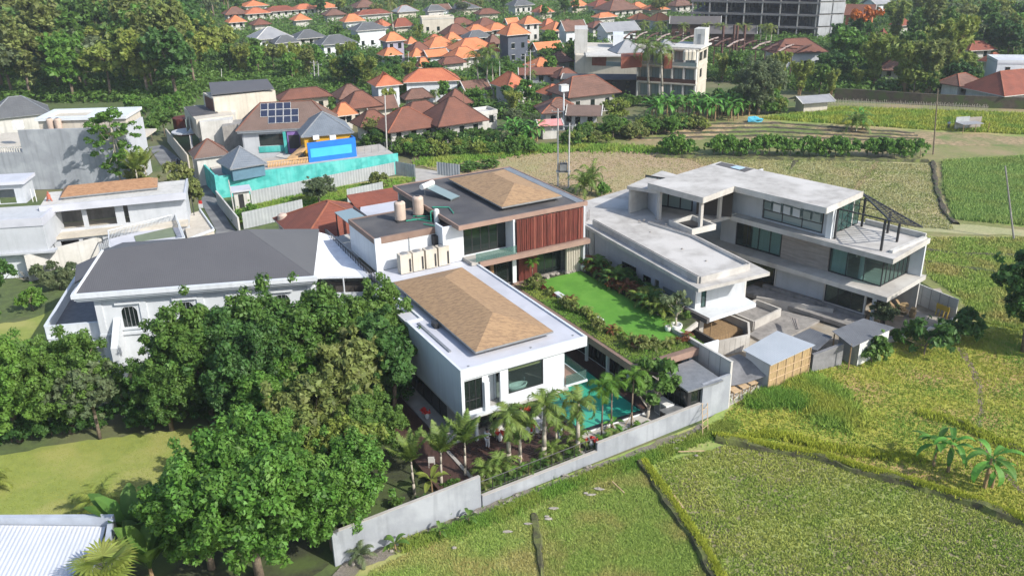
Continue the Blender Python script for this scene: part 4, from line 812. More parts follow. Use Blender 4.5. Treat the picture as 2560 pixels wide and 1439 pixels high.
# ---------------------------------------------------------------- small shed, wall, boundary
sh = thing('pump_house', 'small glazed outbuilding with flat grey roof inside the wall corner', 'shed', V.p3(41, 46, 0))
obj('roof', MB().prism([V.p(39.35, 44.35), V.p(42.75, 44.3), V.p(43.0, 48.2), V.p(39.5, 48.0)], 2.9, 3.02), M['greymetal'], sh)
obj('wall', MB().wall_open(V.p(39.7, 48), V.p(39.7, 44.7), .1, 2.9, .08, 1, [(.3, 3.0, .3, 2.7)]).wall_open(V.p(39.8, 44.7), V.p(42.4, 44.7), .1, 2.9, .08, 1, [(.2, 2.4, .3, 2.7)]), M['black'], sh)
window(sh, V.p(39.7, 48), V.p(39.7, 44.7), .3, 3.0, .3, 2.7, 4); window(sh, V.p(39.8, 44.7), V.p(42.4, 44.7), .2, 2.4, .3, 2.7, 3)
obj('inner_wall', MB().box(V, 42.5, 42.6, 44.8, 48, 0, 2.85), M['interior2'], sh)
setp(obj('service_yard', MB().box(V, 37.6, 43.7, 44.9, 48.4, -.02, .1), M['paving']), kind='structure')
t = thing('air_conditioner', 'boxy white air conditioner on the paving by the glazed outbuilding', 'air conditioner', V.p3(39.1, 46.3, .1))
obj('casing', MB().box(V, 38.5, 39.3, 45.7, 47.1, .15, 1.3), M['whitemetal'], t); obj('fan_grille', MB().box(V, 38.46, 38.498, 45.8, 46.35, .3, 1.2).box(V, 38.46, 38.498, 46.45, 47.0, .3, 1.2), M['greymetal'], t)
t = thing('garden_cabinet', 'black louvred cabinet standing against the boundary wall', 'cabinet', V.p3(38.6, 45.3, .1))
obj('body', MB().box(V, 37.9, 39.5, 45.0, 45.7, .1, 1.15), M['black'], t); obj('lid', MB().prism([V.p(37.85, 44.95), V.p(39.55, 44.95), V.p(39.55, 45.75), V.p(37.85, 45.75)], 1.16, [1.3, 1.3, 1.2, 1.2]), M['greymetal'], t)
bw = thing('boundary_wall', 'grey plastered boundary wall stepping down along the paddies', 'wall', V.p3(30, 44, 0))
W0, W1, W2, W3, W4 = V.p(11.2, 42.99), V.p(21.45, 43.62), V.p(31.0, 44.1), V.p(40.95, 44.62), V.p(43.85, 44.8)
obj('tall_section', MB().wall(W0, W1, -.1, 2.36, .2), M['greyplaster'], bw)
obj('low_section', MB().wall(W1 + (W2 - W1).normalized() * .1, W2, -.1, .78, .2), M['greyplaster'], bw)
obj('middle_section', MB().wall(W2, W3, -.1, 1.42, .2), M['greyplaster'], bw)
obj('high_corner', MB().wall(W3, W4, -.1, 3.05, .22), M['greyplaster'], bw)
obj('coping', MB().wall(W1 + (W2 - W1).normalized() * .12, W2, .78, .82, .26).wall(W2 + (W3 - W2) * .002, W3, 1.42, 1.46, .26).wall(W0, W1, 2.36, 2.39, .23), M['paving'], bw)
cw_ = thing('formed_wall', 'tall bare concrete wall between the two building plots', 'wall', V.p3(43.9, 46, 0))
obj('wall', MB().wall(V.p(43.92, 44.75), V.p(43.92, 52), -.1, 4.05, .2), M['concrete'], cw_)
for k in range(5): obj('joint', MB().box(V, 43.8, 43.818, 45.9 + k * 1.3, 45.93 + k * 1.3, 0, 4.0), M['darkcon'], cw_)
obj('coping', MB().wall(V.p(43.92, 44.72), V.p(43.92, 52), 4.05, 4.1, .24), M['offwhite'], cw_)
fn = thing('mesh_fence', 'black mesh fence standing on the low section of the boundary wall', 'fence', V.p3(26, 44.2, .8))
f0, f1 = (W1 + Vector((0, .25))), (W2 + Vector((0, .25)))
for i in range(11): q = f0.lerp(f1, i / 10); obj('post', MB().tube((q.x, q.y, .5), (q.x, q.y, 1.75), .025, .025, 5), M['black'], fn)
obj('rail', MB().tube((f0.x, f0.y, 1.72), (f1.x, f1.y, 1.72), .03, .03, 5).tube((f0.x, f0.y, .9), (f1.x, f1.y, .9), .02, .02, 5), M['black'], fn)
mm_ = MB()
for i in range(150): q = f0.lerp(f1, (i + .5) / 150); mm_.tube((q.x, q.y, .6), (q.x, q.y, 1.72), .006, .006, 3)
obj('mesh_wire', mm_, M['black'], fn, kind='stuff')
t = thing('ladder', 'pale bamboo ladder leaning beside the corner of the boundary wall', 'ladder', at(1770, 1088, 0))
a_, b_ = at(1757, 1095, 0), at(1770, 1085, 0); up = at(1738, 1040, 0); up = V.p3(41.2, 44.4, 1.5); o1 = (b_ - a_)
for k, s_ in enumerate((a_, b_)): obj('rail', MB().tube(s_, up + (o1 * k) + Vector((-.2, .2, 0)), .03, .03, 5), M['boardpale'], t)
for k in range(6): u = (k + .5) / 6; obj('rung', MB().tube(a_.lerp(up + Vector((-.2, .2, 0)), u), b_.lerp(up + o1 + Vector((-.2, .2, 0)), u), .022, .022, 5), M['boardpale'], t)
# ================================================================ unfinished concrete house
K = Fr((33.6, 72.8), 131)      # x runs back along the long facade, y towards the camera side
ch = thing('concrete_house', 'unfinished concrete house with flat roofs on three levels and black steel pergola frame', 'house', (20, 84, 0))
def co(n, mb, m, **k): return obj(n, mb, m, ch, **k)
KP = K.p
# floor plates
co('balcony_slab', MB().prism([KP(0, 0), KP(17.5, .1), KP(19, 1.6), KP(24, 2), KP(24, -7.5), KP(.2, -7.6)], 3.35, 3.7), M['concrete'])
co('terrace_slab', MB().prism([KP(0, 0), KP(17.2, 0), KP(17.6, 2.5), V.p(54.3, 63.0), V.p(53.6, 61), V.p(52.4, 66), V.p(49.5, 69.0), V.p(47.2, 70.2), V.p(51.5, 76.3), V.p(58.0, 77.6), KP(23.5, -7.6), KP(.35, -7.5)], 7.02, 7.38), M['roofcon'])
co('slab_edge', MB().prism([KP(-.05, .06), KP(17.2, .06), KP(17.2, .012), KP(.05, .012)], 6.9, 7.4).prism([KP(-.05, .06), KP(-.012, .012), KP(.3, -7.5), KP(.22, -7.55)], 6.9, 7.4).prism([KP(-.05, .06), KP(17.2, .12), KP(17.2, .012), KP(.05, .012)], 3.25, 3.72).prism([KP(-.05, .06), KP(-.012, .012), KP(.15, -7.6), KP(.07, -7.65)], 3.25, 3.72), M['concrete'])
top = [KP(22.65, 6.6), KP(15.8, 6.7), KP(16.0, 1.5), KP(6.1, 1.4), KP(6.4, -5.6), KP(22.6, -5.2)]
# the far edge stops short of the deck so the columns below stay clear
co('top_roof', MB().prism(top, 10.62, 11.0), M['roofcon'])
co('roof_fascia', MB().wall(top[0], top[1], 10.45, 11.03, .08, -1 if False else 0).wall(top[1], top[2], 10.45, 11.03, .08).wall(top[2], top[3], 10.45, 11.03, .08).wall(top[3], top[4], 10.45, 11.03, .08), M['concrete'])
co('step_roof', MB().prism([V.p(52.7, 70.6), V.p(54.4, 67.5), V.p(60, 68), V.p(59.3, 73.3)], 9.9, 10.25), M['roofcon'])
co('roof_patch', MB().prism([KP(22.2, -3.8), KP(18.3, -3.5), KP(18.3, -5.1), KP(22.3, -5.0)], 11.003, 11.03), M['darkroof']); co('roof_light', MB().prism([KP(20.4, -3.9), KP(19.2, -3.8), KP(19.2, -4.9), KP(20.3, -4.9)], 11.032, 11.06), mat('pale_blue_sheet', (.42, .58, .68), .3))
# lower floor facade
def facade(y, x0, x1, z0, z1, ops, m, t=.2, name='facade_wall'):
    co(name, MB().wall_open(KP(x0, y), KP(x1, y), z0, z1, t, -1, ops), m)
facade(-1.8, 17.65, 19.5, 3.7, 7.02, [], M['paleplaster'])
co('board_marked_wall', MB().wall(KP(6.98, -1.75), KP(12.15, -1.75), 3.72, 7.0, .2, -1), M['board'])
for k in range(1, 8): obj('board_joint', MB().wall(KP(7.0, -1.742), KP(12.13, -1.742), 3.72 + k * .41, 3.735 + k * .41, .012, 1), M['darkcon'], ch)
def kwin(x0, x1, y, z0, z1, n, gl='clearglass', rails=()): return window(ch, KP(x0, y), KP(x1, y), 0, x1 - x0, z0, z1, n, gl=M[gl], side=-1, rails=rails, inset=.02, bar=.09)
kwin(1.6, 6.95, -1.85, 3.72, 7.0, 3); kwin(12.2, 17.6, -1.85, 3.72, 7.0, 4)
# glazed end
window(ch, KP(1.6, -1.9), KP(1.5, -6.6), 0, 4.7, 3.72, 7.0, 6, gl=M['clearglass'], side=1, bar=.08)
co('end_wall', MB().prism([KP(.3, -6.9), KP(1.5, -6.8), KP(1.5, -7.0), KP(.3, -7.1)], 3.72, 7.0), M['white'])
co('back_wall', MB().wall(KP(.4, -7.3), KP(6.9, -7.3), 0, 7.0, .2).wall(KP(7.0, -5.4), KP(23.2, -5.0), 7.4, 10.6, .2).wall(KP(7.0, -7.3), KP(23.2, -7.3), 0, 7.0, .2), M['offwhite'])
co('room_column', MB().lathe(K.p3(3.9, -2.5, 3.72), [(.28, 0), (.28, 3.3)], 14), M['white'])
for x in (7.2, 12.0, 19.4): co('cross_wall', MB().wall(KP(x, -2.0), KP(x, -7.2), .3, 7.0, .15), M['interior2'])
co('curtain', MB().wall(KP(5.2, -2.15), KP(6.8, -2.15), 3.8, 6.9, .06), M['curtain']); co('curtain', MB().wall(KP(12.5, -2.15), KP(15.8, -2.15), 3.8, 6.9, .06), M['curtain']); co('room_floor', MB().prism([KP(1.7, -2.0), KP(19, -2.0), KP(19, -7.1), KP(1.7, -6.6)], 3.702, 3.74), M['roofcon']); co('inner_door', MB().wall(KP(16.4, -2.6), KP(17.2, -2.6), 3.75, 6.2, .08), M['inwood'])
# top room
facade(-1.1, 7.0, 18.6, 7.4, 10.62, [(.6, 7.3, 7.55, 10.4)], M['paleplaster'])
w_ = kwin(7.7, 14.2, -1.16, 7.55, 10.4, 3, 'paleglass', rails=(.85,))
kr = random.Random(3)
for i in range(12):
    x = 7.9 + (i // 2) * 1.07; z = 8.6 + (i % 2) * .9; obj('louvre', MB().wall(KP(x, -1.0 + kr.uniform(0, .1)), KP(x + .85, -1.0 - kr.uniform(0, .12)), z, z + .78, .03), M['paleglass'] if kr.random() < .6 else M['white'], ch)
co('corner_pier', MB().box(K, 6.55, 7.1, -1.3, -.75, 7.4, 10.62), M['white'])
window(ch, KP(7.0, -1.4), KP(6.9, -6.6), 0, 5.1, 7.45, 10.5, 5, gl=M['tealglass'], side=1, bar=.06)
co('return_wall', MB().wall(KP(18.6, -1.2), KP(18.6, -7.2), 7.4, 10.6, .2), M['paleplaster'])
# porch under the big roof: columns, dark wall for the shade of an opening and glass behind
for q in ((54.0, 66.9), (55.4, 62.3), (59.2, 63.9)): co('column', MB().box(V, q[0], q[0] + .32, q[1], q[1] + .32, 7.4, 10.62), M['concrete'])
co('opening_shade', MB().wall(V.p(58.5, 66.5), V.p(60.8, 63.8), 7.4, 10.6, .15), M['interior']); window(ch, V.p(56.2, 72.2), V.p(58.6, 67.2), 0, 5.5, 7.4, 10.5, 4, gl=M['paleglass'], bar=.14)
co('store_wall', MB().wall(V.p(52.9, 70.4), V.p(57.5, 71.2), 7.4, 9.9, .2), M['concrete']); co('store_wall', MB().wall(V.p(54.6, 67.9), V.p(56.2, 72.2), 7.4, 9.9, .2), M['paleplaster'])
# terrace upstands
mb = MB(); mb.box(V, 53.9, 56.9, 61.7, 61.9, 7.38, 7.95); mb.box(V, 53.9, 54.1, 61.9, 65.2, 7.38, 7.95); mb.box(V, 54.1, 56.9, 65.0, 65.2, 7.38, 7.95); mb.box(V, 56.7, 56.9, 61.9, 65.0, 7.38, 7.95); co('hatch_upstand', mb, M['offwhite'])
co('hatch', MB().box(V, 54.3, 56.4, 62.6, 64.8, 7.382, 7.6), M['black'])
mb = MB(); mb.prism([KP(17.1, .5), KP(18.9, .9), KP(18.9, -.9), KP(17.1, -.9)], 7.385, 7.5); mb.wall(KP(.5, -7.1), KP(6.5, -7.1), 7.385, 7.9, .2); mb.wall(KP(.55, -7.1), KP(.9, -1.3), 7.385, 7.62, .35); co('terrace_upstand', mb, M['offwhite'])
# steel frame
pg = M['black']; fl, fr_, bl, rc = K.p3(7.6, -1.2, 10.3), K.p3(1.3, -1.2, 10.3), K.p3(7.5, -7.3, 10.35), at(2306, 568, 8.85)
mb = MB()
for x, y, z1 in ((6.33, -1.14, 10.2), (6.32, -6.1, 10.25), (1.78, -1.2, 10.2), (1.9, -4.4, 9.3), (3.7, -6.1, 9.5)): mb.box(K, x - .09, x + .09, y - .09, y + .09, 7.39, z1)
co('pergola_post', mb, pg)
mb = MB()
for a, b in ((fl, fr_), (fl, bl), (bl, fr_), (fr_, rc), (bl, rc), (fl + Vector((.3, .5, 0)), bl + Vector((-.2, -.9, 0)))): mb.tube(a, b, .085, .085, 4)
for t_ in (.35, .65): mb.tube(fl.lerp(bl, t_), fr_.lerp(bl, t_), .05, .05, 4)
co('pergola_beam', mb, pg)
for k in range(1, 15):
    t_ = k / 15; a = fr_.lerp(bl, t_); co('pergola_slat', MB().tube(a, rc.lerp(bl, t_ * .98) if t_ > .0 else rc, .055, .055, 4), pg)
for k in range(1, 4): t_ = k / 4; co('pergola_purlin', MB().tube(fr_.lerp(rc, t_), bl.lerp(rc, t_), .04, .04, 4), pg)
# ground floor of the rear range
facade(-1.0, 2.4, 6.7, .9, 3.35, [(.15, 4.15, 1.0, 3.3)], M['concrete']); kwin(2.55, 6.55, -1.05, 1.0, 3.3, 3)
co('ground_wall', MB().wall(KP(6.75, -1.2), KP(11.9, -1.0), .9, 3.35, .2, -1), M['paleplaster']); co('ground_wall_end', MB().wall(KP(11.95, -1.0), KP(12.1, -1.0), .9, 3.35, .25, -1), M['offwhite'])
co('base_wall', MB().wall(KP(2.2, -.6), KP(13.0, -.4), -.1, .92, .5, -1), M['darkcon']); co('base_ledge', MB().prism([KP(1.5, 1.5), KP(14, 1.8), KP(14, -.3), KP(1.5, -.5)], .2, .62), M['darkcon'])
window(ch, KP(12.3, -1.1), KP(16.5, -1.1), 0, 4.2, .9, 3.3, 3, gl=M['dglass'], side=-1, bar=.07)
co('round_column', MB().lathe(K.p3(1.75, -1.4, 0), [(.2, 0), (.2, 3.35)], 12), M['white'])
co('cast_column', MB().box(K, .9, 1.2, -2.4, -2.1, 0, 3.35), M['black'])
co('void_shade', MB().wall(KP(2.5, -6.5), KP(16.5, -6.5), 0, 3.3, .2), M['interior'])  # dark wall added for the shade at the back of the open floor
# front wing raised on columns
Wq = Fr(V.p(48.55, 52.55), 26.5)
roofq = [at(1746, 722, 7.35), at(1925, 680, 7.35), V.p3(54.2, 60.5, 7.35), V.p3(54.3, 63, 7.35), V.p3(52.4, 66, 7.35), V.p3(49, 70, 7.35), V.p3(47.1, 70.1, 7.35), at(1517, 594, 7.35)]
co('wing_roof', MB().prism([q.xy for q in roofq], 7.03, 7.35), M['roofcon'])
mb = MB(); pf = [V.p(46.75, 52.15), V.p(52.2, 52.2), V.p(52.9, 60.5), V.p(51.9, 65.8)]; pb = V.p(47.7, 69.2)
mb.wall(pf[0], pf[1], 7.36, 7.95, .25); mb.wall(pf[1], pf[2], 7.36, 7.95, .25); mb.wall(pf[2], pf[3], 7.36, 7.95, .25); mb.wall(pf[0] + Vector((-.1, 0)), pb, 7.36, 7.95, .25); mb.prism([pf[0] + Vector((.15, .1)), pf[1] + Vector((-.1, .1)), pf[2] + Vector((-.2, 0)), pf[3] + Vector((-.2, 0)), pb + Vector((.2, 0))], 7.36, 7.72)
co('parapet', mb, M['roofcon'])
co('parapet_lip', MB().wall(pf[0] + Vector((-.1, 0)), pb, 7.955, 8.0, .08).wall(pf[1], pf[2], 7.955, 8.0, .08).wall(pf[2], pf[3], 7.955, 8.0, .08), M['darkcon'])
fsq = [V.p(48.3, 52.3), V.p(53.9, 52.6), V.p(54.3, 56), V.p(53.9, 66), V.p(48, 70), V.p(47.2, 69)]
co('wing_floor', MB().prism(fsq, 3.35, 3.68), M['white'])
co('gutter', MB().prism([V.p(47.0, 69.3), V.p(47.9, 52.2), V.p(48.28, 52.3), V.p(47.5, 69.3)], 3.3, 3.72), M['darkroof'])
wl = (V.p(48.5, 54.5), V.p(47.95, 69.3)); wr = V.p(53.8, 53.9)
co('wing_side_wall', MB().wall_open(wl[0], wl[1], 3.69, 7.03, .18, -1, [(1.9, 4.3, 3.75, 4.35), (4.9, 5.5, 3.8, 4.7), (6.0, 7.2, 3.8, 4.6), (8.2, 10.4, 3.8, 4.9)]), M['paleplaster'])
window(ch, wl[0], wl[1], 8.2, 10.4, 3.8, 4.9, 2, side=-1); window(ch, wl[0], wl[1], 6.0, 7.2, 3.8, 4.6, 1, side=-1); window(ch, wl[0], wl[1], 1.9, 4.3, 3.75, 4.35, 1, side=-1, gl=M['paleglass'])
co('wing_side_wall', MB().wall(wl[0] + Vector((.06, .1)), V.p(49.1, 54.46), 3.69, 7.03, .18, 1), M['white'])
window(ch, V.p(49.1, 54.4), V.p(49.6, 54.35), 0, .5, 3.7, 7.0, 1, gl=M['tealglass'])
co('wing_front_wall', MB().wall(V.p(49.6, 54.35), wr, 3.69, 7.03, .18, 1), M['paleplaster']); co('wing_right_wall', MB().wall(wr, V.p(54.0, 66), 3.69, 7.03, .18, 1), M['offwhite'])
co('wing_column', MB().box(V, 48.9, 49.4, 54.2, 54.7, -.1, 3.35), M['concrete']); co('wing_column', MB().box(V, 53.0, 53.3, 60, 60.3, -.1, 3.35), M['concrete'])
co('timber_prop', MB().tube(V.p3(49.7, 53.6, 0), V.p3(49.7, 53.6, 3.35), .05), M['timber']); co('rear_base', MB().prism([V.p(47.4, 58), V.p(54, 58), V.p(58, 77), V.p(52, 76.5), V.p(47.3, 70)], -.1, 3.3), M['darkcon'])
co('lower_plaster_wall', MB().wall(V.p(47.9, 69.5), V.p(51.5, 76.2), 0, 7.0, .2), M['offwhite'])
# facade of fine block courses at the street end
for k in range(3): co('rod', MB().tube(V.p3(47.3 + k * .5, 70.1 + k * .4, 3.6), V.p3(47.3 + k * .5, 70.1 + k * .4, 8.4), .03), M['rust'])
# concrete tanks, ramps and formwork in front
pit = thing('concrete_basins', 'row of open raw concrete basins between the two wings of the unfinished house', 'basin', V.p3(55, 54, 0))
def loop(pts, z0, z1, t, m, nm='basin_wall', close=True):
    mb = MB(); n = len(pts)
    for i in range(n if close else n - 1): mb.wall(pts[i], pts[(i + 1) % n], z0, z1 - .004 * (i % 2), t)
    obj(nm, mb, m, pit)
loop([V.p(55.3, 54.0), V.p(59.4, 54.8), V.p(59.0, 57.6), V.p(54.9, 57.0)], 0, 1.05, .2, M['concrete']); obj('basin_floor', MB().prism([V.p(55.4, 54.1), V.p(59.3, 54.9), V.p(58.9, 57.5), V.p(55, 56.9)], 0, .45), M['darkcon'], pit)
loop([V.p(48.4, 52.0), V.p(52.3, 51.5), V.p(54.0, 53.4), V.p(53.6, 56.2)], 0, 1.5, .2, M['concrete'], close=False); obj('basin_floor', MB().prism([V.p(49.5, 53.6), V.p(53.6, 53.6), V.p(53.5, 57), V.p(49.6, 57)], 0, .8), M['timber'], pit)
obj('pool_floor', MB().prism([V.p(54.2, 50.6), V.p(62, 52.2), V.p(60.6, 55.6), V.p(54.2, 53.4)], -.02, .25), M['darkcon'], pit); loop([V.p(59.6, 58.2), V.p(63.6, 52.2)], 0, 1.0, .22, M['concrete'], close=False)
obj('sand_bed', MB().prism([V.p(45.2, 49.6), V.p(49.4, 50.6), V.p(49.0, 52), V.p(45, 53)], 0, .12), M['yard'] if 'yard' in M else G['yard'], pit)
for k in range(7): obj('form_joint', MB().wall(V.p(48.6 + k * .55, 51.87 - k * .07), V.p(48.62 + k * .55, 51.87 - k * .07), .05, 1.45, .02), M['darkcon'], pit)
obj('concrete_apron', MB().prism([V.p(43.98, 44.9), V.p(48.5, 45.6), V.p(49, 50), V.p(44.05, 51.5)], -.01, .08), M['paving'], pit)
# site edge kerb
kb = thing('site_kerb', 'low concrete kerb along the edge of the building site', 'kerb', at(2100, 880, 0)); P_ = pix([(1824, 1003), (1905, 965), (2000, 921), (2110, 880), (2240, 850), (2305, 832), (2392, 799)])
for i in range(6): obj('kerb_stone', MB().wall(P_[i], P_[i + 1], -.1, .28, .25), M['offwhite'], kb)
# block fence at the far corner
bf = thing('block_fence', 'panelled concrete fence at the far corner of the building site', 'fence', at(2390, 800, 0)); f0, f1 = at(2262, 762, 0), at(2390, 800, 0); f0 = f1 + (f0 - f1).normalized() * 6.6
f0 = V.p3(73.3, 52.8, 0); f1 = V.p3(73.1, 46.0, 0)
for i in range(7):
    a, b = f0.lerp(f1, i / 7), f0.lerp(f1, (i + 1) / 7); dv = (b - a).normalized() * .02
    for z0 in (0, 1.05): obj('panel', MB().wall(a + dv, b - dv, z0 + .01, z0 + 1.03, .12), M['offwhite'] if z0 else M['concrete'], bf)
    obj('post', MB().wall(a - dv * .9, a + dv * .9, 0, 2.1, .16), M['darkcon'], bf)
# sheds
s1 = thing('work_shed', 'bamboo walled work shed with a pale ribbed sheet roof', 'shed', V.p3(51, 46.5, 0))
obj('sheet_roof', MB().prism([at(1858, 872).xy * 0 + V.p(48.3, 48.1), V.p(53.0, 49.0), V.p(53.7, 45.4), V.p(48.3, 44.9)], [2.45, 2.65, 2.65, 2.45], [2.5, 2.7, 2.7, 2.5]), M['shedsheet'], s1)
obj('matting_wall', MB().wall(V.p(48.5, 45.2), V.p(53.5, 45.65), 0, 2.42, .05), M['ply'], s1); obj('side_wall', MB().wall(V.p(48.5, 45.2), V.p(48.5, 47.9), 0, 2.4, .05), M['paleplaster'], s1)
for k in range(6): q = V.p(48.5, 45.2).lerp(V.p(53.5, 45.65), k / 5); obj('post', MB().tube((q.x, q.y - .06, 0), (q.x, q.y - .06, 2.45), .05), M['boardpale'], s1)
for z_ in (.9, 1.6): obj('rail', MB().wall(V.p(48.5, 45.13), V.p(53.5, 45.58), z_, z_ + .07, .04), M['boardpale'], s1)
s2 = thing('tin_shed', 'tin shed with a rusty dark sheet roof at the site edge', 'shed', V.p3(59.5, 45.5, 0))
obj('sheet_roof', MB().prism([V.p(57.0, 46.6), V.p(61.3, 47.0), V.p(62.6, 44.7), V.p(56.6, 44.0)], [2.6, 2.6, 2.3, 2.3], [2.65, 2.65, 2.35, 2.35]), M['darksheet'], s2)
a, b = V.p(57.9, 44.35), V.p(62.3, 44.95); cor = MB(); n_ = 44
for i in range(n_): p = a.lerp(b, i / n_); q = a.lerp(b, (i + 1) / n_); o_2 = Vector((0, -.035 * (i % 2))); o_3 = Vector((0, -.035 * ((i + 1) % 2))); cor.poly([(p.x + o_2.x, p.y + o_2.y, 0), (q.x + o_3.x, q.y + o_3.y, 0), (q.x + o_3.x, q.y + o_3.y, 2.3), (p.x + o_2.x, p.y + o_2.y, 2.3)])
obj('corrugated_wall', cor, M['whitemetal'], s2); obj('side_wall', MB().wall(V.p(57.9, 44.4), V.p(57.6, 46.3), 0, 2.35, .04), M['greymetal'], s2)
for q in ((56.8, 44.3), (57.1, 46.4)): obj('post', MB().tube(V.p3(*q, 0), V.p3(*q, 2.4), .06), M['timber'], s2)
s3 = thing('lean_to', 'low dark lean-to with stained sheets between the two sheds', 'shed', V.p3(56, 47, 0))
obj('sheet_roof', MB().prism([V.p(53.6, 48.9), V.p(57.0, 49.0), V.p(57.0, 46.5), V.p(54.6, 45.9)], [1.5, 1.9, 2.1, 1.7], [1.55, 1.95, 2.15, 1.75]), M['darksheet'], s3)
obj('tarpaulin', MB().prism([V.p(53.9, 45.6), V.p(57.0, 45.2), V.p(57.0, 45.5), V.p(54.0, 45.9)], 0, [1.6, 2.0, 2.0, 1.6]), M['tarp'], s3)
for k in range(3): obj('plank', MB().wall(V.p(57.0 + k * .05, 50.5 - k * .1), V.p(58.5, 52.6 - k * .3), 1.2 + k * .05, 1.26 + k * .05, .2), M['board'], s3)
# tarps and carts
tp = MB(); n0 = 10
for i in range(n0 + 1):
    for j in range(7):
        q = V.p(44.3 + i * .42, 45.9 + j * .55 - (i - 5) ** 2 * .02); tp.v.append((q.x, q.y, 1.4 + .25 * math.cos(j * .9 + i * .3) * .5 - .5 * math.sin(math.pi * i / n0) + j * .08))
for i in range(n0):
    for j in range(6): a = i * 7 + j; tp.f.append((a, a + 7, a + 8, a + 1))
setp(obj('tarpaulin', tp, M['tarp'], smooth=True), 'sagging grey tarpaulin awning between the tall bare wall and the bamboo shed', 'tarpaulin')
for i, (bx_, ay_, lb) in enumerate(((45.3, 45.75, 'wooden site trestle nearest the tall bare wall'), (46.35, 45.95, 'middle wooden site trestle under the grey tarpaulin'), (47.35, 46.05, 'wooden site trestle nearest the bamboo shed'))):
    t = thing('trestle', lb, 'trestle', V.p3(bx_, ay_, .08), 'wooden trestles on the building site')
    obj('top_board', MB().box(V, bx_ - .35, bx_ + .4, ay_ - .5, ay_ + .6, .75, .82), M['boardpale'], t)
    for dx in (-.3, .33):
        for dy in (-.42, .5): obj('leg', MB().tube(V.p3(bx_ + dx, ay_ + dy, .08), V.p3(bx_ + dx, ay_ + dy, .76), .04), M['timber'], t)
    obj('brace', MB().tube(V.p3(bx_ - .3, ay_ - .42, .2), V.p3(bx_ + .33, ay_ - .42, .7), .03), M['timber'], t)
# timber and crates
for i in range(16):
    q = V.p(68.8 + kr.uniform(-1.6, 1.6), 50.2 + kr.uniform(-.8, .8)); a = kr.uniform(0, 3.1); d = Vector((math.cos(a), math.sin(a))) * kr.uniform(.5, 1.3)
    setp(obj('plank', MB().wall(q - d, q + d, .05 + i * .055, .1 + i * .055, .22), M['boardpale']), 'loose plank in the timber pile behind the round bush', 'plank', 'planks in the timber pile at the site corner')
for i in range(9):
    q = V.p(70.0 + kr.uniform(-.9, .9), 49.2 + kr.uniform(-.8, .8)); f_ = Fr(q, kr.uniform(0, 90)); z0 = .05 + (i % 3) * .32
    setp(obj('carton', MB().box(f_, -.3, .3, -.22, .22, z0, z0 + .3), M['ply']), 'brown carton in the heap beside the timber pile', 'carton', 'cartons heaped at the site corner')
t = thing('yellow_barrier', 'yellow painted frame leaning on the panelled fence', 'barrier', V.p3(72.2, 47.0, 0))
for k in range(4): obj('upright', MB().tube(V.p3(72.5, 46.5 + k * .4, 0), V.p3(72.7, 46.5 + k * .4, 1.2), .05), M['yellowp'], t)
obj('board', MB().wall(V.p(72.55, 46.4), V.p(72.6, 47.8), .7, 1.2, .04), M['yellowp'], t)
t = obj('water_barrel', MB().lathe(V.p3(52.5, 72.3, 7.39), [(.3, 0), (.34, .1), (.33, .5), (.34, .9), (.28, 1.05)], 14), M['barrel'], smooth=True)
q_ = at(1600, 507, 7.39); t.location = (q_.x, q_.y, 7.39); setp(t, 'orange red barrel standing on the bare concrete roof deck', 'barrel')
for k, (x_, y_) in enumerate([(1610, 550), (1622, 556), (1640, 548), (1598, 552), (1626, 580), (1705, 622), (1765, 652), (1665, 560)]): q_ = at(x_, y_, 7.75); setp(obj('rubble_piece', MB().blob(q_, .12, .1, .08, k), M['darkcon']), 'small dark lump of rubble on the concrete roof', 'rubble', 'rubble scattered on the concrete roof')
# ================================================================ left side: palace
PL8 = Fr(at(186, 735, 7.7), 8.7)
ph = thing('palace', 'white two storey mansion with charcoal sheet roof and arched windows', 'house', (-28, 72, 0))
def po(n, mb, m, **k): return obj(n, mb, m, ph, **k)
Wp = 19.6; Dp = 12.6; FLp, FRp = PL8.p3(0, 0, 7.7), at(784, 690, 7.7); Wp = PL8.inv(FRp)[0]; BRp = PL8.p3(Wp, Dp, 7.7)
pk = None
# ridge peak on the photographed line, at mid depth
for zi in range(770, 1300, 5):
    q = at(617, 573, zi / 100); x_, y_ = PL8.inv(q)
    if y_ <= Dp / 2: pk = q; break
nrm = (FRp - FLp).cross(pk - FLp).normalized()
def on_plane(px, py):
    d = (at(px, py, 0) - Vector((0, 0, CAM_H))); c = Vector((0, 0, CAM_H)); t = nrm.dot(FLp - c) / nrm.dot(d); return c + d * t
rl_ = on_plane(257, 626); xr, yr = PL8.inv(rl_)
BLp = PL8.p3(xr - .5, Dp, 7.7)
rf = MB(); rf.v = [tuple(q) for q in (FLp, FRp, BRp, BLp, rl_, pk)]; rf.f = [(0, 1, 5, 4), (1, 2, 5), (2, 3, 4, 5), (0, 4, 3)]
po('sheet_roof', rf, M['palace_roof'])
hp = MB().poly([FRp + Vector((-.02, 0, .012)), BRp + Vector((0, 0, .012)), pk + Vector((0, 0, .012))]); po('hip_face', hp, M['palace_hip'])
po('verge', MB().tube(FLp, rl_, .13, .13, 4), M['white'])
mb = MB(); mb.box(PL8, -.25, Wp + .3, -.3, .1, 7.35, 7.72); mb.box(PL8, -.1, Wp + .2, -.15, .2, 7.15, 7.348); mb.box(PL8, .0, Wp + .1, .02, .3, 6.95, 7.148)
mb.box(PL8, -.3, -.02, .102, 6, 7.35, 7.72); po('cornice', mb, M['white'])
wy = .75; s0p = PL8.p(1.2, wy); s1p = PL8.p(Wp - .1, wy); arch = []
for px in (287, 470, 640, 735): arch.append(None)
arx = [(1.9, 3.2), (6.55, 7.85), (11.0, 12.3), (14.6, 15.9)]
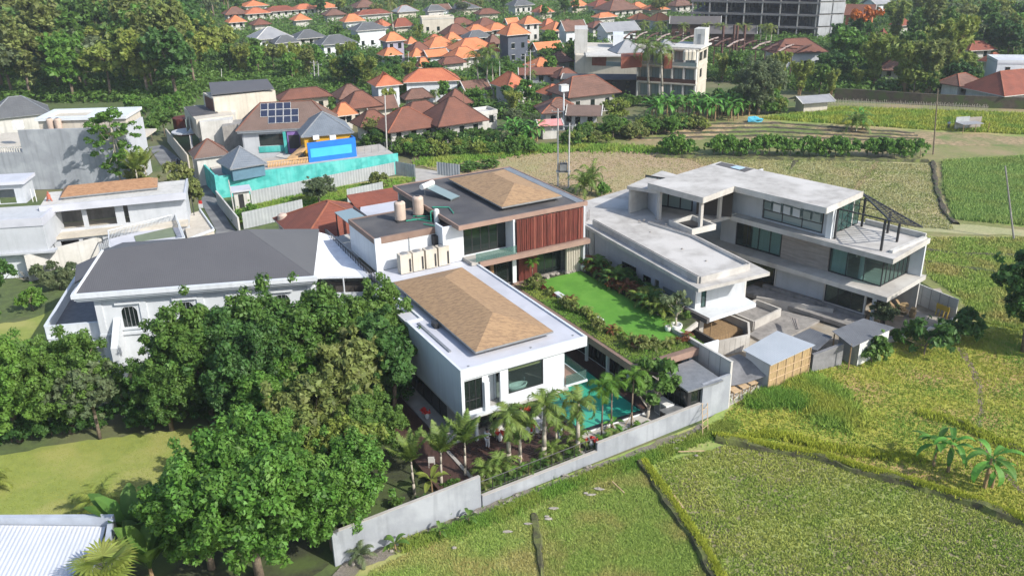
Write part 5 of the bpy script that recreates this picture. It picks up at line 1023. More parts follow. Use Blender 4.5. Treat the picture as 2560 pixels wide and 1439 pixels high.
po('front_wall', MB().wall_open(s0p, s1p, 0, 6.95, .3, 1, [(a, b, 4.0, 5.9) for a, b in arx]), M['white'])
for a, b in arx:
    fr2 = Fr(s0p, 8.7); c_x = (a + b) / 2; r_ = (b - a) / 2
    pts = [(a, 4.0), (b, 4.0)] + [(c_x + r_ * math.cos(t * math.pi / 8), 5.35 + .62 * r_ / .65 * math.sin(t * math.pi / 8)) for t in range(9)]
    mb = MB(); F_ = [fr2.p3(x, .1, z) for x, z in pts]; B_ = [fr2.p3(x, .13, z) for x, z in pts]; mb.poly(F_); wd = obj('window', mb, M['dglass'], ph)
    fm = MB()
    sp = MB()   # arch spandrels
    for t in range(4):
        sp.poly([fr2.p3(b, .02, 5.35 + .56 * (t) / 4), fr2.p3(b, .02, 5.35 + .6 * (t + 1) / 4 + .01), fr2.p3(c_x + r_ * math.cos((t + 1) * math.pi / 8), .02, 5.35 + .62 * math.sin((t + 1) * math.pi / 8)), fr2.p3(c_x + r_ * math.cos(t * math.pi / 8), .02, 5.35 + .62 * math.sin(t * math.pi / 8))])
        sp.poly([fr2.p3(a, .02, 5.35 + .56 * (t) / 4), fr2.p3(a, .02, 5.35 + .6 * (t + 1) / 4 + .01), fr2.p3(c_x - r_ * math.cos((t + 1) * math.pi / 8), .02, 5.35 + .62 * math.sin((t + 1) * math.pi / 8)), fr2.p3(c_x - r_ * math.cos(t * math.pi / 8), .02, 5.35 + .62 * math.sin(t * math.pi / 8))])
    obj('spandrel', sp, M['white'], wd); obj('grille', MB().box(fr2, c_x - .03, c_x + .03, .06, .09, 4, 5.95).box(fr2, c_x - .35, c_x - .31, .06, .09, 4, 5.8).box(fr2, c_x + .31, c_x + .35, .06, .09, 4, 5.8), M['greymetal'], wd)
    obj('hood', MB().box(fr2, a - .35, b + .35, -.25, -.003, 6.2, 6.4), M['white'], wd); obj('sill', MB().box(fr2, a - .2, b + .2, -.18, -.003, 3.85, 3.99), M['white'], wd)
for x in (1.15, 4.7, 9.4, 13.4, Wp - .7): po('pilaster', MB().box(PL8, x, x + .55, wy - .14, wy - .003, 0, 6.95), M['white'])
po('string_course', MB().box(PL8, 1.1, Wp, wy - .2, wy - .004, 3.4, 3.62), M['white'])
po('side_wall', MB().wall(PL8.p(1.2, wy + .3), PL8.p(2.6, 12.2), 0, 7.3, .25), M['white']); po('right_wall', MB().wall(PL8.p(Wp - .2, wy + .3), PL8.p(Wp - .2, 12.3), 0, 7.3, .25), M['white']); po('rear_wall', MB().wall(PL8.p(2.6, 12.2), PL8.p(Wp - .2, 12.3), 0, 7.3, .25), M['white'])
po('buttress', MB().prism([PL8.p(2.4, -1.6), PL8.p(2.95, -1.6), PL8.p(2.95, wy - .01), PL8.p(2.4, wy - .01)], 0, [3.2, 3.2, 5.0, 5.0]), M['white'])
po('buttress', MB().prism([PL8.p(12.4, -1.6), PL8.p(12.95, -1.6), PL8.p(12.95, wy - .01), PL8.p(12.4, wy - .01)], 0, [3.2, 3.2, 5.0, 5.0]), M['white'])
# terrace on the garden side
T1, T2, T3 = at(112, 815, 4.3), at(250, 803, 4.3), at(190, 690, 4.3)
tq = [T1.xy, T2.xy, PL8.p(1.3, 1.0), PL8.p(2.4, 10.5), T3.xy]
po('terrace_base', MB().prism(tq, 0, 3.35), M['white']); po('terrace_floor', MB().prism(tq, 3.352, 3.4), mat('terrace_tile', (.17, .165, .17), .7, (.12, .12, .125), 2))
mb = MB(); mb.wall(T1, T2, 3.1, 4.3, .28); mb.wall(T3, T1 + (T3 - T1).normalized() * .15, 3.1, 4.3, .28); mb.wall(T2, PL8.p(1.2, wy), 3.4, 4.298, .2); po('parapet', mb, M['white'])
po('lower_ledge', MB().prism([(T1 + Vector((.1, -1.3, 0))).xy, (T2 + Vector((.6, -1.3, 0))).xy, (T2 + Vector((.5, -.15, 0))).xy, (T1 + Vector((0, -.15, 0))).xy], 2.5, 2.75), M['white'])
b1, b2, b3, b4 = at(190, 662, 5.8), at(258, 640, 5.8), at(235, 690, 5.8), at(185, 703, 5.8)
po('small_roof', MB().prism([b1.xy, b2.xy, (b2.xy * .3 + b3.xy * .7), b4.xy], [5.7, 6.0, 5.8, 5.5], [5.8, 6.1, 5.9, 5.6]), M['palace_roof'])
for k, (px_, lb) in enumerate(((165, 'white air conditioner on the mansion ledge, nearer the terrace corner'), (208, 'white air conditioner on the mansion ledge, nearer the buttress'))):
    q = at(px_, 838, 2.76); t = thing('air_conditioner', lb, 'air conditioner', q, 'air conditioners on the mansion ledge'); f2 = Fr(q, 8.7)
    obj('casing', MB().box(f2, -.45, .45, -.25, .25, 2.8, 3.55), M['whitemetal'], t); obj('fan_grille', MB().box(f2, -.35, .25, -.28, -.252, 2.9, 3.45), M['greymetal'], t)
# white awning off its right end
aw = thing('awning', 'large white fabric awning between the mansion and the black railing', 'awning', (-16, 76, 0)); qa = [at(787, 577, 7.6), at(832, 590, 6.9), at(930, 690, 6.6), at(785, 693, 6.6)]
mb = MB(); n = 8
for i in range(n + 1):
    for j in range(n + 1):
        u, v = i / n, j / n; p = (qa[0].lerp(qa[3], u)).lerp(qa[1].lerp(qa[2], u), v); mb.v.append((p.x, p.y, p.z - .25 * math.sin(math.pi * u) * math.sin(math.pi * v)))
for i in range(n):
    for j in range(n): a = i * (n + 1) + j; mb.f.append((a, a + n + 1, a + n + 2, a + 1))
obj('canopy', mb, mat('white_fabric', (.80, .82, .86), .9), aw, smooth=True); obj('edge_beam', MB().tube(qa[2] + Vector((0, 0, -.1)), qa[3] + Vector((0, 0, -.1)), .07, .07, 5), M['white'], aw)
for q in (qa[2], qa[3].lerp(qa[2], .5)): obj('post', MB().tube((q.x, q.y, 0), (q.x, q.y, q.z - .1), .07), M['white'], aw)
obj('side_room_wall', MB().wall(qa[3] + Vector((0, .8, 0)), qa[2] + Vector((-.3, .8, 0)), 0, 5.8, .15), M['interior'], aw); obj('low_wall', MB().wall(qa[3] + Vector((0, .2, 0)), qa[2] + Vector((-.3, .2, 0)), 0, 5.0, .15), M['white'], aw)

# ---------------------------------------------------------------- pale unfinished building
U0, U1 = at(102, 517, 7.0), at(462, 483, 7.0); U = Fr(U0, math.degrees(math.atan2(U1.y - U0.y, U1.x - U0.x)))
ub = thing('pale_building', 'pale unfinished two storey building with tan tiled strip and white balcony ring', 'building', (-44, 97, 0))
def uo2(n, mb, m, **k): return obj(n, mb, m, ub, **k)
bx = (U1 - U0).length
uo2('flat_roof', MB().prism([U.p(-.2, 0), U.p(bx, 0), U.p(bx, 6.2), U.p(-.2, 6.2)], 6.55, 6.95), M['offwhite'])
mb = MB(); mb.box(U, -.2, bx + .1, -.15, .05, 6.3, 7.08); mb.box(U, bx - .1, bx + .1, .052, 6.3, 6.3, 7.08); uo2('parapet', mb, M['whiter'])
mb = MB(); q1, q2, q3, q4 = [U.inv(at(x, y, 7.3)) for x, y in ((150, 492), (393, 472), (397, 447), (150, 468))]
fr3 = Fr(at(150, 494, 7.3), 19.2); L_ = (at(393, 472, 7.3) - at(150, 494, 7.3)).length
uo2('roof_kerb', MB().box(fr3, .3, L_ - .1, .2, 4.0, 6.95, 7.2), M['greymetal']); hip_roof(ub, fr3, 0, L_, 0, 4.3, 7.3, .75, M['thatch2'], names=('tiled_roof', 'cap', 'fascia'), inset=.8)
uo2('front_wall', MB().wall_open(U.p(-.1, .9), U.p(bx - .2, .9), 3.6, 6.55, .2, 1, [(.4, 3.9, 3.9, 6.35), (4.4, 7.4, 3.9, 6.35), (8.3, 8.8, 3.9, 6.3)]), M['paleplaster'])
uo2('room_back_wall', MB().box(U, 0, 10, 4.5, 4.6, 3.6, 6.5), M['darkcon']); uo2('right_wall', MB().box(U, bx - .35, bx - .15, 1.1, 6.1, 0, 6.55), M['paleplaster']); uo2('floor_slab', MB().box(U, -.1, bx - .2, -.9, 4.4, 3.3, 3.6), M['cream'])
uo2('lower_wall', MB().wall_open(U.p(.6, -.6), U.p(bx, -.6), .0, 3.3, .2, 1, [(.7, 2.6, 2.2, 3.0), (3.0, 5.1, 2.2, 3.0), (5.7, 7.0, 2.2, 3.0), (7.3, 8.2, 2.2, 3.0)]), M['paleplaster']); uo2('lower_room', MB().box(U, .8, 10, .6, .7, 0, 3.2), M['interior'])
UL = Fr(at(103, 550, 6.6), 8)
uo2('side_block', MB().box(UL, -9, 0, 0, 6, 3.2, 6.55), M['paleplaster']); uo2('side_parapet', MB().box(UL, -9, .1, -.12, .05, 6.0, 6.9).box(UL, -.1, .12, .052, 4.5, 6.0, 6.9), M['whiter']); uo2('side_base', MB().box(UL, -9, -.6, .6, 6, 0, 3.2), M['white']); uo2('side_ledge', MB().box(UL, -9, .8, -.5, .6, 3.0, 3.2), M['paleplaster'])
t1 = at(66, 505, 7.0); UT = Fr(t1, 8); uo2('stair_tower', MB().wall_open(UT.p(-6, 0), UT.p(0, 0), 6.9, 9.2, .2, 1, [(3.2, 5.0, 6.95, 8.6)]).box(UT, -.2, 0, .2, 3, 6.9, 9.2).box(UT, -6, -.2, 2.8, 3, 6.9, 9.2), M['paleplaster']); uo2('tower_roof', MB().box(UT, -6.2, .4, -.5, 3.2, 9.2, 9.55), M['whiter']); uo2('ladder_rail', MB().tube(UT.p3(.6, .3, 6.9), UT.p3(.6, .3, 8.4), .04).tube(UT.p3(1.0, .3, 6.9), UT.p3(1.0, .3, 8.4), .04), M['whitemetal'])
# balcony ring with balusters
ring = [at(270, 576, 4.3), at(438, 535, 4.3), at(462, 594, 4.3), at(275, 618, 4.3)]
uo2('balcony_floor', MB().prism([q.xy for q in ring], 3.0, 3.3), M['whiter']); uo2('balcony_deck', MB().prism([at(335, 590, 3.35).xy, at(430, 568, 3.35).xy, at(442, 590, 3.35).xy, at(340, 604, 3.35).xy], 3.31, 3.36), mat('green_floor', (.16, .2, .13), .8)); uo2('balcony_base', MB().prism([q.xy.lerp(ring[0].xy, .06) for q in ring], 0, 3.0), M['offwhite'])
mb = MB()
for a, b in ((ring[0], ring[1]), (ring[1], ring[2]), (ring[2], ring[3]), (ring[3], ring[0])): mb.tube(a, b, .07, .07, 4)
uo2('handrail', mb, M['white']); bl_ = MB()
for a, b in ((ring[0], ring[1]), (ring[3], ring[2]), (ring[1], ring[2])):
    n = int((b - a).length / .16)
    for i in range(n): q = a.lerp(b, (i + .5) / n); bl_.tube((q.x, q.y, 3.3), (q.x, q.y, 4.28), .03, .03, 4)
uo2('baluster', bl_, M['white'], kind='stuff')
q1, q2 = at(440, 560, 3.0), at(534, 575, 3.0); uo2('gate_block', MB().prism([at(470, 600, 3).xy, at(535, 575, 3).xy, at(500, 525, 3).xy, at(455, 540, 3).xy], 0, 2.95), M['cream']); uo2('gate_parapet', MB().wall(at(470, 600, 3), at(535, 575, 3), 2.95, 3.2, .15).wall(at(535, 575, 3), at(500, 525, 3), 2.95, 3.2, .15), M['white'])
pw = thing('garden_wall', 'plain grey garden wall in front of the pale unfinished building', 'wall', at(170, 690, 0)); obj('wall', MB().wall(at(75, 703, 0), at(270, 650, 0), 0, 3.0, .2).wall(at(270, 650, 0), at(330, 610, 0), 0, 2.9, .2), M['offwhite'], pw)
setp(obj('orange_box', MB().box(Fr(at(53, 672, 0), 10), -.5, .5, -.2, .2, .5, 1.4), M['barrel']), 'orange board standing by the pale garden wall', 'board')
br_ = MB()
for k in range(16): q = at(70 + k * 1.5 - 12, 700, 0); a_ = kr.uniform(0, 6.3); br_.tube(q, q + Vector((math.cos(a_) * 1.2, math.sin(a_) * .8, kr.uniform(.3, 1.1))), .03, .015, 4)
setp(obj('brushwood', br_, M['palebark']), 'heap of cut branches by the orange board', 'branches')
t = thing('red_antenna_frame', 'orange red steel frame standing on the pale flat roof', 'frame', at(124, 500, 6.95)); q = at(124, 503, 6.95)
for dx, dy in ((-.3, 0), (.3, 0), (0, .35)): obj('leg', MB().tube((q.x + dx, q.y + dy, 6.95), (q.x, q.y, 8.1), .06), M['barrel'], t)
obj('drum', MB().lathe((q.x, q.y, 7.2), [(.2, 0), (.22, .5), (.1, .6)], 10), M['barrel'], t)
# ---------------------------------------------------------------- big grey blind wall building
g1, g2 = at(40, 326, 8.8), at(310, 318, 8.8); GW = Fr(g1, math.degrees(math.atan2(g2.y - g1.y, g2.x - g1.x))); gl_ = (g2 - g1).length
gb = thing('grey_blind_wall_building', 'building with a large blind grey plaster wall and white roof frame', 'building', (GW.p(5, 3).x, GW.p(5, 3).y, 0))
def go(n, mb, m, **k): return obj(n, mb, m, gb, **k)
go('blind_wall', MB().box(GW, .2, gl_, 0, .3, 0, 8.8), M['greyplaster']); go('blind_wall', MB().box(GW, -9, .198, .05, .3, 0, 5.6), M['greyplaster'])
go('end_wall', MB().box(GW, gl_ - .3, gl_, .302, 8, 0, 8.6), M['paleplaster']); go('deck', MB().box(GW, -9, gl_ - .31, .302, 14, 5.2, 5.5), M['cream'])
for k in range(9): obj('baluster', MB().lathe(GW.p3(-.3 - k * .35, .2, 5.6), [(.07, 0), (.1, .3), (.05, .7)], 6), M['offwhite'], gb)
go('handrail', MB().box(GW, -6, .1, .1, .35, 6.32, 6.45), M['offwhite'])
r1 = [at(98, 268, 9.6), at(100, 298, 9.6), at(312, 292, 9.6), at(314, 265, 9.6)]
fw = MB(); RR = Fr(at(85, 297, 9.6), GW.deg); W_ = (at(312, 292, 9.6) - at(85, 297, 9.6)).length
fw.box(RR, 0, W_, 0, 1.2, 9.2, 9.6); fw.box(RR, 0, 1.2, 1.2, 7, 9.2, 9.6); fw.box(RR, 7, W_, 1.2, 7, 9.2, 9.6); fw.box(RR, 1.2, 7, 5.6, 7, 9.2, 9.6); go('roof_frame', fw, M['white']); go('roof_well', MB().box(RR, .5, 7.2, 1, 6.5, 6, 8.2), M['greymetal']); go('upper_block', MB().box(RR, .3, W_ - .3, .4, 6.8, 5.5, 9.19), M['cream'])
for k, (px_, lb) in enumerate(((128, 'beige water tank on the grey walled building, nearer the open roof well'), (147, 'beige water tank on the grey walled building, nearer the loose tree'))):
    q = at(px_, 318, 8.3); t = thing('water_tank', lb, 'water tank', (q.x, q.y, 8.0), 'beige roof water tanks'); obj('body', MB().lathe((q.x, q.y, 8.0), [(.5, 0), (.52, .7), (.5, 1.4), (.3, 1.6)], 14), M['tank'], t); obj('lid', MB().lathe((q.x, q.y, 9.6), [(.22, 0), (.2, .07)], 10), M['black'], t); obj('plinth', MB().lathe((q.x, q.y, 5.5), [(.45, 0), (.45, 2.5)], 8), M['concrete'], t)
go('air_conditioner_box', MB().box(RR, -3.5, -2.2, .3, 1.2, 8, 9.2), M['whitemetal']); q = at(235, 350, 7.4)
go('terrace_trellis', MB().box(GW, gl_ - 3.6, gl_ - .3, -.1, -.004, 7.6, 8.1), M['ply'])
# ================================================================ teal walled compound
tc = thing('teal_compound', 'hostel compound with peeling teal perimeter wall and grey pyramid roofs', 'building', (-31, 130, 0))
def to(n, mb, m, **k): return obj(n, mb, m, tc, **k)
t0, t1, t2 = at(500, 400, 3.1), at(540, 441, 3.1), at(994, 383, 3.1)
to('perimeter_wall', MB().wall(t0, t1, -.3, 3.1, .25), M['tealwall']); to('perimeter_wall', MB().wall(t1, t2, -.3, 3.1, .25), M['tealwall'])
to('wall_pier', MB().box(Fr(t1, 25), -.25, .25, -.25, .25, -.2, 3.25), M['tealwall'])
TF = Fr(t1, math.degrees(math.atan2(t2.y - t1.y, t2.x - t1.x)))
LT = (t2 - t1).length
to('upper_terrace', MB().box(TF, .2, LT, .3, 9, 2.3, 2.6), M['paving'])
# bright blue billboard wall
b0, b1 = at(773, 405, 2.7), at(889, 390, 2.7); BF = Fr(b0, math.degrees(math.atan2(b1.y - b0.y, b1.x - b0.x))); LB = (b1 - b0).length
to('blue_wall', MB().box(BF, 0, LB, 0, .25, 2.4, 5.5), M['blue']); to('blue_band', MB().box(BF, .35, LB - .5, -.03, -.003, 3.3, 4.6), M['lightblue']); to('blue_end', MB().box(BF, LB, LB + .2, 0, 3.5, 2.4, 5.5), M['blue'])
# grey pyramids
def pyr(name, corners_px, z, apex_px, za, m, capm, wallm=None, parent=tc, zb=0):
    a, b = at(*corners_px[0], z), at(*corners_px[1], z); fr = Fr(a, math.degrees(math.atan2(b.y - a.y, b.x - a.x))); W_ = (b - a).length; return fr, W_
fa_ = at(752, 343, 6.0); fb_ = at(885, 331, 6.0); F1 = Fr(fa_, math.degrees(math.atan2(fb_.y - fa_.y, fb_.x - fa_.x))); W1_ = (fb_ - fa_).length
hip_roof(tc, F1, 0, W1_, 0, W1_ * 1.02, 6.0, 2.7, M['bluegrey'], M['greymetal']); to('block', MB().box(F1, .5, W1_ - .4, .5, W1_ * .95, 2.5, 5.85), M['yellow'])
for k, (px_, lb) in enumerate(((790, 'white air conditioner under the grey pyramid roof, nearer the ochre wall'), (832, 'white air conditioner under the grey pyramid roof, nearer the blue corner'))):
    q = at(px_, 347, 5.6); t = thing('air_conditioner', lb, 'air conditioner', q, 'air conditioners above the blue wall'); f2 = Fr(q, BF.deg); obj('casing', MB().box(f2, -.45, .45, -.2, .2, 5.5, 6.1), M['whitemetal'], t); obj('bracket', MB().box(f2, -.4, .4, -.15, .15, 5.4, 5.498), M['greymetal'], t)
fa_ = at(575, 424, 4.2); fb_ = at(668, 408, 4.2); F2 = Fr(fa_, math.degrees(math.atan2(fb_.y - fa_.y, fb_.x - fa_.x))); W2_ = (fb_ - fa_).length
hip_roof(tc, F2, 0, W2_, 0, W2_ * 1.05, 4.2, 2.3, M['bluegrey'], M['greymetal']); to('block', MB().box(F2, .4, W2_ - .3, .4, W2_ * .95, 2.4, 4.05), mat('blue_grey_wall', (.10, .20, .27), .8))
q = at(645, 424, 3.2); t = thing('air_conditioner', 'white air conditioner below the smaller grey pyramid roof', 'air conditioner', q); obj('casing', MB().box(Fr(q, 25), -.4, .4, -.2, .2, 3.0, 3.6), M['whitemetal'], t); obj('bracket', MB().box(Fr(q, 25), -.35, .35, -.15, .15, 2.7, 2.998), M['greymetal'], t)
fa_ = at(497, 402, 3.9); hip_roof(tc, Fr(fa_, 27), -.6, 4.6, 0.2, 5.2, 4.2, 2.1, M['brownshingle'], M['browntile']); to('block', MB().box(Fr(fa_, 27), -.2, 4.3, .6, 4.9, 0, 4.05), M['offwhite'])
# solar roofed house
h0, h1 = at(600, 326, 6.3), at(757, 318, 6.3); SF = Fr(h0, math.degrees(math.atan2(h1.y - h0.y, h1.x - h0.x))); SW = 14.5
hip_roof(tc, SF, -.6, SW, -.6, 8.2, 6.3, 3.3, M['brownshingle'], M['browntile'], inset=3.6)
to('eave', MB().box(SF, -.4, SW - .2, -.4, 8, 5.9, 6.14), M['white']); to('house_wall', MB().wall_open(SF.p(.3, .4), SF.p(11, .4), 0, 5.9, .2, 1, [(2.3, 6.2, 3.6, 5.4)]), M['paleplaster']); window(tc, SF.p(.3, .4), SF.p(11, .4), 2.3, 6.2, 3.6, 5.4, 2)
to('house_side_wall', MB().box(SF, .1, .3, .4, 7.6, 0, 5.9), M['greyplaster']); to('teal_panel', MB().box(SF, 2.4, 6.2, .3, .397, 2.6, 3.55), M['tealwall']); to('teal_pier', MB().box(SF, 6.3, 6.75, -.3, .39, 2.4, 5.9), M['tealwall'])
to('lilac_bay', MB().box(SF, 6.9, 8.8, -.2, .39, 2.4, 5.9), M['purple']); to('bay_door', MB().box(SF, 7.1, 8.7, -.23, -.203, 3.1, 5.2), M['black']); to('ochre_wall', MB().box(SF, 8.9, 12.3, -.6, .38, 2.4, 5.9), M['yellow']); to('ochre_door', MB().box(SF, 9.4, 10.0, -.63, -.603, 2.9, 4.6), M['darkcap']); to('ochre_window', MB().box(SF, 10.9, 11.6, -.63, -.603, 4.0, 5.3), M['black'])
ar = thing('solar_array', 'array of dark blue solar panels on the brown shingle roof', 'solar array', SF.p3(5, 3, 8)); pkS = 2.6 / 4.3
slope = math.atan2(2.6, (10.1) / 2)
for r in range(3):
    for c in range(5):
        if (r, c) in ((0, 0), (2, 4)): continue
        x0 = 3.1 + c * 1.16; y0 = .3 + r * 1.12
        z = lambda y: 6.3 + (y + .6) * 3.3 / 4.4 + .1
        P4 = [SF.p3(x0, y0, z(y0)), SF.p3(x0 + 1.08, y0, z(y0)), SF.p3(x0 + 1.08, y0 + 1.05, z(y0 + 1.05)), SF.p3(x0, y0 + 1.05, z(y0 + 1.05))]
        m_ = MB().poly(P4); obj('panel', m_, M['solar'], ar)
        fmb = MB()
        for i in range(4): fmb.tube(P4[i], P4[(i + 1) % 4], .022, .022, 4)
        obj('panel_frame', fmb, M['whitemetal'], ar)
# stair ramp, balustrade, terrace furniture
to('stair_ramp', MB().prism([at(718, 400, 2.6).xy, at(735, 404, 2.6).xy, at(770, 374, 3.9).xy, at(764, 366, 3.9).xy], [2.6, 2.6, 4.2, 4.2], [2.9, 2.9, 4.5, 4.5]), M['tan']); to('landing', MB().prism([at(690, 392, 2.7).xy, at(735, 400, 2.7).xy, at(742, 388, 2.7).xy, at(700, 384, 2.7).xy], 2.62, 2.75), M['offwhite'])
r0, r1_ = at(669, 419, 2.6), at(771, 407, 2.6); nb = 26
for i in range(nb): q = r0.lerp(r1_, (i + .5) / nb); obj('baluster', MB().lathe((q.x, q.y, 2.6), [(.07, 0), (.1, .3), (.05, .75)], 6), M['tan'], tc)
to('handrail', MB().wall(r0, r1_, 3.35, 3.5, .25), M['tan']); to('rail_base', MB().wall(r0, r1_, 2.4, 2.598, .3), M['tan'])
for i in range(6): q = at(895 + i * 17, 384 - i * 2, 2.7); to('terrace_post', MB().tube((q.x, q.y, 2.6), (q.x, q.y, 3.9), .03, .03, 4), M['greymetal'])
# gate booth
gbq = at(590, 528, 0); GB = Fr(at(600, 524, 0), 22); bo = thing('gate_booth', 'small white gate booth with a dark door at the foot of the teal wall', 'booth', gbq)
obj('wall', MB().wall_open(GB.p(-.5, 0), GB.p(1.5, 0), 0, 2.5, .15, 1, [(.5, 1.2, .02, 2.1)]).box(GB, 1.35, 1.5, .152, 1.8, 0, 2.5).box(GB, -.5, -.35, .152, 1.8, 0, 2.5), M['offwhite'], bo); obj('roof', MB().box(GB, -.8, 1.8, -.4, 2.1, 2.5, 2.75), M['whiter'], bo); obj('door', MB().box(GB, .02, .68, .1, .14, .02, 2.08), M['black'], bo)
# corrugated metal hoarding round the vacant plot
mf = thing('metal_hoarding', 'grey corrugated sheet hoarding around the vacant plot', 'fence', at(850, 470, 0))
def hoard(a, b, h, par, step=.22):
    n = int((b - a).length / step); d = (b - a).normalized(); nn = Vector((-d.y, d.x, 0)) * .06; k = 0
    while k < n:
        e = min(n, k + 9); mb = MB()
        for i in range(k, e):
            p, q = a.lerp(b, i / n) + nn * (i % 2), a.lerp(b, (i + 1) / n) + nn * ((i + 1) % 2); mb.poly([p, q, q + Vector((0, 0, h)), p + Vector((0, 0, h))])
        obj('sheet', mb, M['greymetal2'], par); k = e
M['greymetal2'] = mat('galvanised_sheet', (.36, .38, .385), .55, (.29, .31, .32), .8, streak=.35)
hoard(at(630, 512, 0), at(988, 437, 0), 1.95, mf); hoard(at(990, 437, 0), at(1039, 446, 0), 2.1, mf); hoard(at(610, 573, 0), at(760, 538, 0), 2.2, mf); hoard(at(870, 512, 0), at(960, 492, 0), 2.2, mf); hoard(at(1093, 437, 0), at(1150, 444, 0), 2.0, mf)
aw2 = thing('alley_wall', 'plain rendered wall along the alley beside the hoarding', 'wall', at(590, 560, 0)); obj('wall', MB().wall(at(545, 510, 0), at(600, 580, 0), 0, 1.9, .2), M['offwhite'], aw2); obj('wall_low', MB().wall(at(420, 355, 0), at(475, 425, 0), 0, 2.4, .2), M['cream'], aw2)
# cream building behind
cb = thing('cream_building', 'cream rendered two storey house with a charcoal sheet roof behind the teal compound', 'house', at(560, 330, 0))
def cbo(n, mb, m, **k): return obj(n, mb, m, cb, **k)
c0, c1 = at(533, 245, 8.6), at(688, 226, 8.6); CF = Fr(c0, math.degrees(math.atan2(c1.y - c0.y, c1.x - c0.x))); CL = (c1 - c0).length
cbo('upper_block', MB().box(CF, 0, CL, 0, 6, 0, 8.6), M['cream']); cbo('dark_side', MB().box(CF, -.05, .0, .5, 5, 6, 8.3), M['redwood'])
r0_, r1_, r2_, r3_ = at(528, 237, 9.0), at(686, 222, 9.0), at(668, 199, 9.9), at(522, 208, 9.9)
cbo('sheet_roof', MB().prism([r0_.xy, r1_.xy, r2_.xy, r3_.xy], [8.9, 8.9, 9.9, 9.9], [9.02, 9.02, 10.02, 10.02]), M['palace_roof'])
d0, d1 = at(490, 300, 6.2), at(612, 293, 6.2); cbo('lower_block', MB().prism([at(490, 300, 6.2).xy, at(585, 287, 6.2).xy, at(560, 262, 6.2).xy, at(459, 268, 6.2).xy], 3.2, 6.2), M['cream']); cbo('dark_flat_roof', MB().prism([at(480, 292, 6.2).xy, at(545, 284, 6.2).xy, at(535, 262, 6.2).xy, at(462, 268, 6.2).xy], 6.21, 6.3), M['darkroof'])
cbo('wing_block', MB().prism([at(505, 345, 3.4).xy, at(585, 338, 3.4).xy, at(600, 300, 3.4).xy, at(490, 300, 3.4).xy], 0, 6.0), M['offwhite']); cbo('stained_wall', MB().prism([at(560, 350, 3.2).xy, at(618, 340, 3.2).xy, at(618, 330, 3.2).xy, at(565, 335, 3.2).xy], 0, 5.4), M['darkcon'])
cbo('round_canopy', MB().lathe(at(466, 330, 3.0), [(2.4, 0), (2.4, .2)], 20), M['paleplaster']); cbo('canopy_drum', MB().lathe(at(466, 334, 0), [(2.0, 0), (2.0, 3.0)], 16), M['redwood']); cbo('canopy_post', MB().tube(at(485, 400, 0), at(478, 340, 3.0), .12), M['greymetal']); cbo('glass_bay', MB().box(Fr(at(470, 310, 4.6), 100), -1.5, 1.5, 0, .1, 3.6, 5.6), M['paleglass'])
gr_ = thing('tiled_house', 'house with grey hipped tile roof beyond the open roof well', 'house', at(45, 290, 4)); hip_roof(gr_, Fr(at(0, 296, 5), 29), -2, 8, 0, 8, 5, 2.8, M['greyroof'], M['greymetal']); obj('wall', MB().box(Fr(at(0, 296, 5), 29), -1.5, 7.5, .5, 7.5, 0, 4.85), M['offwhite'], gr_)

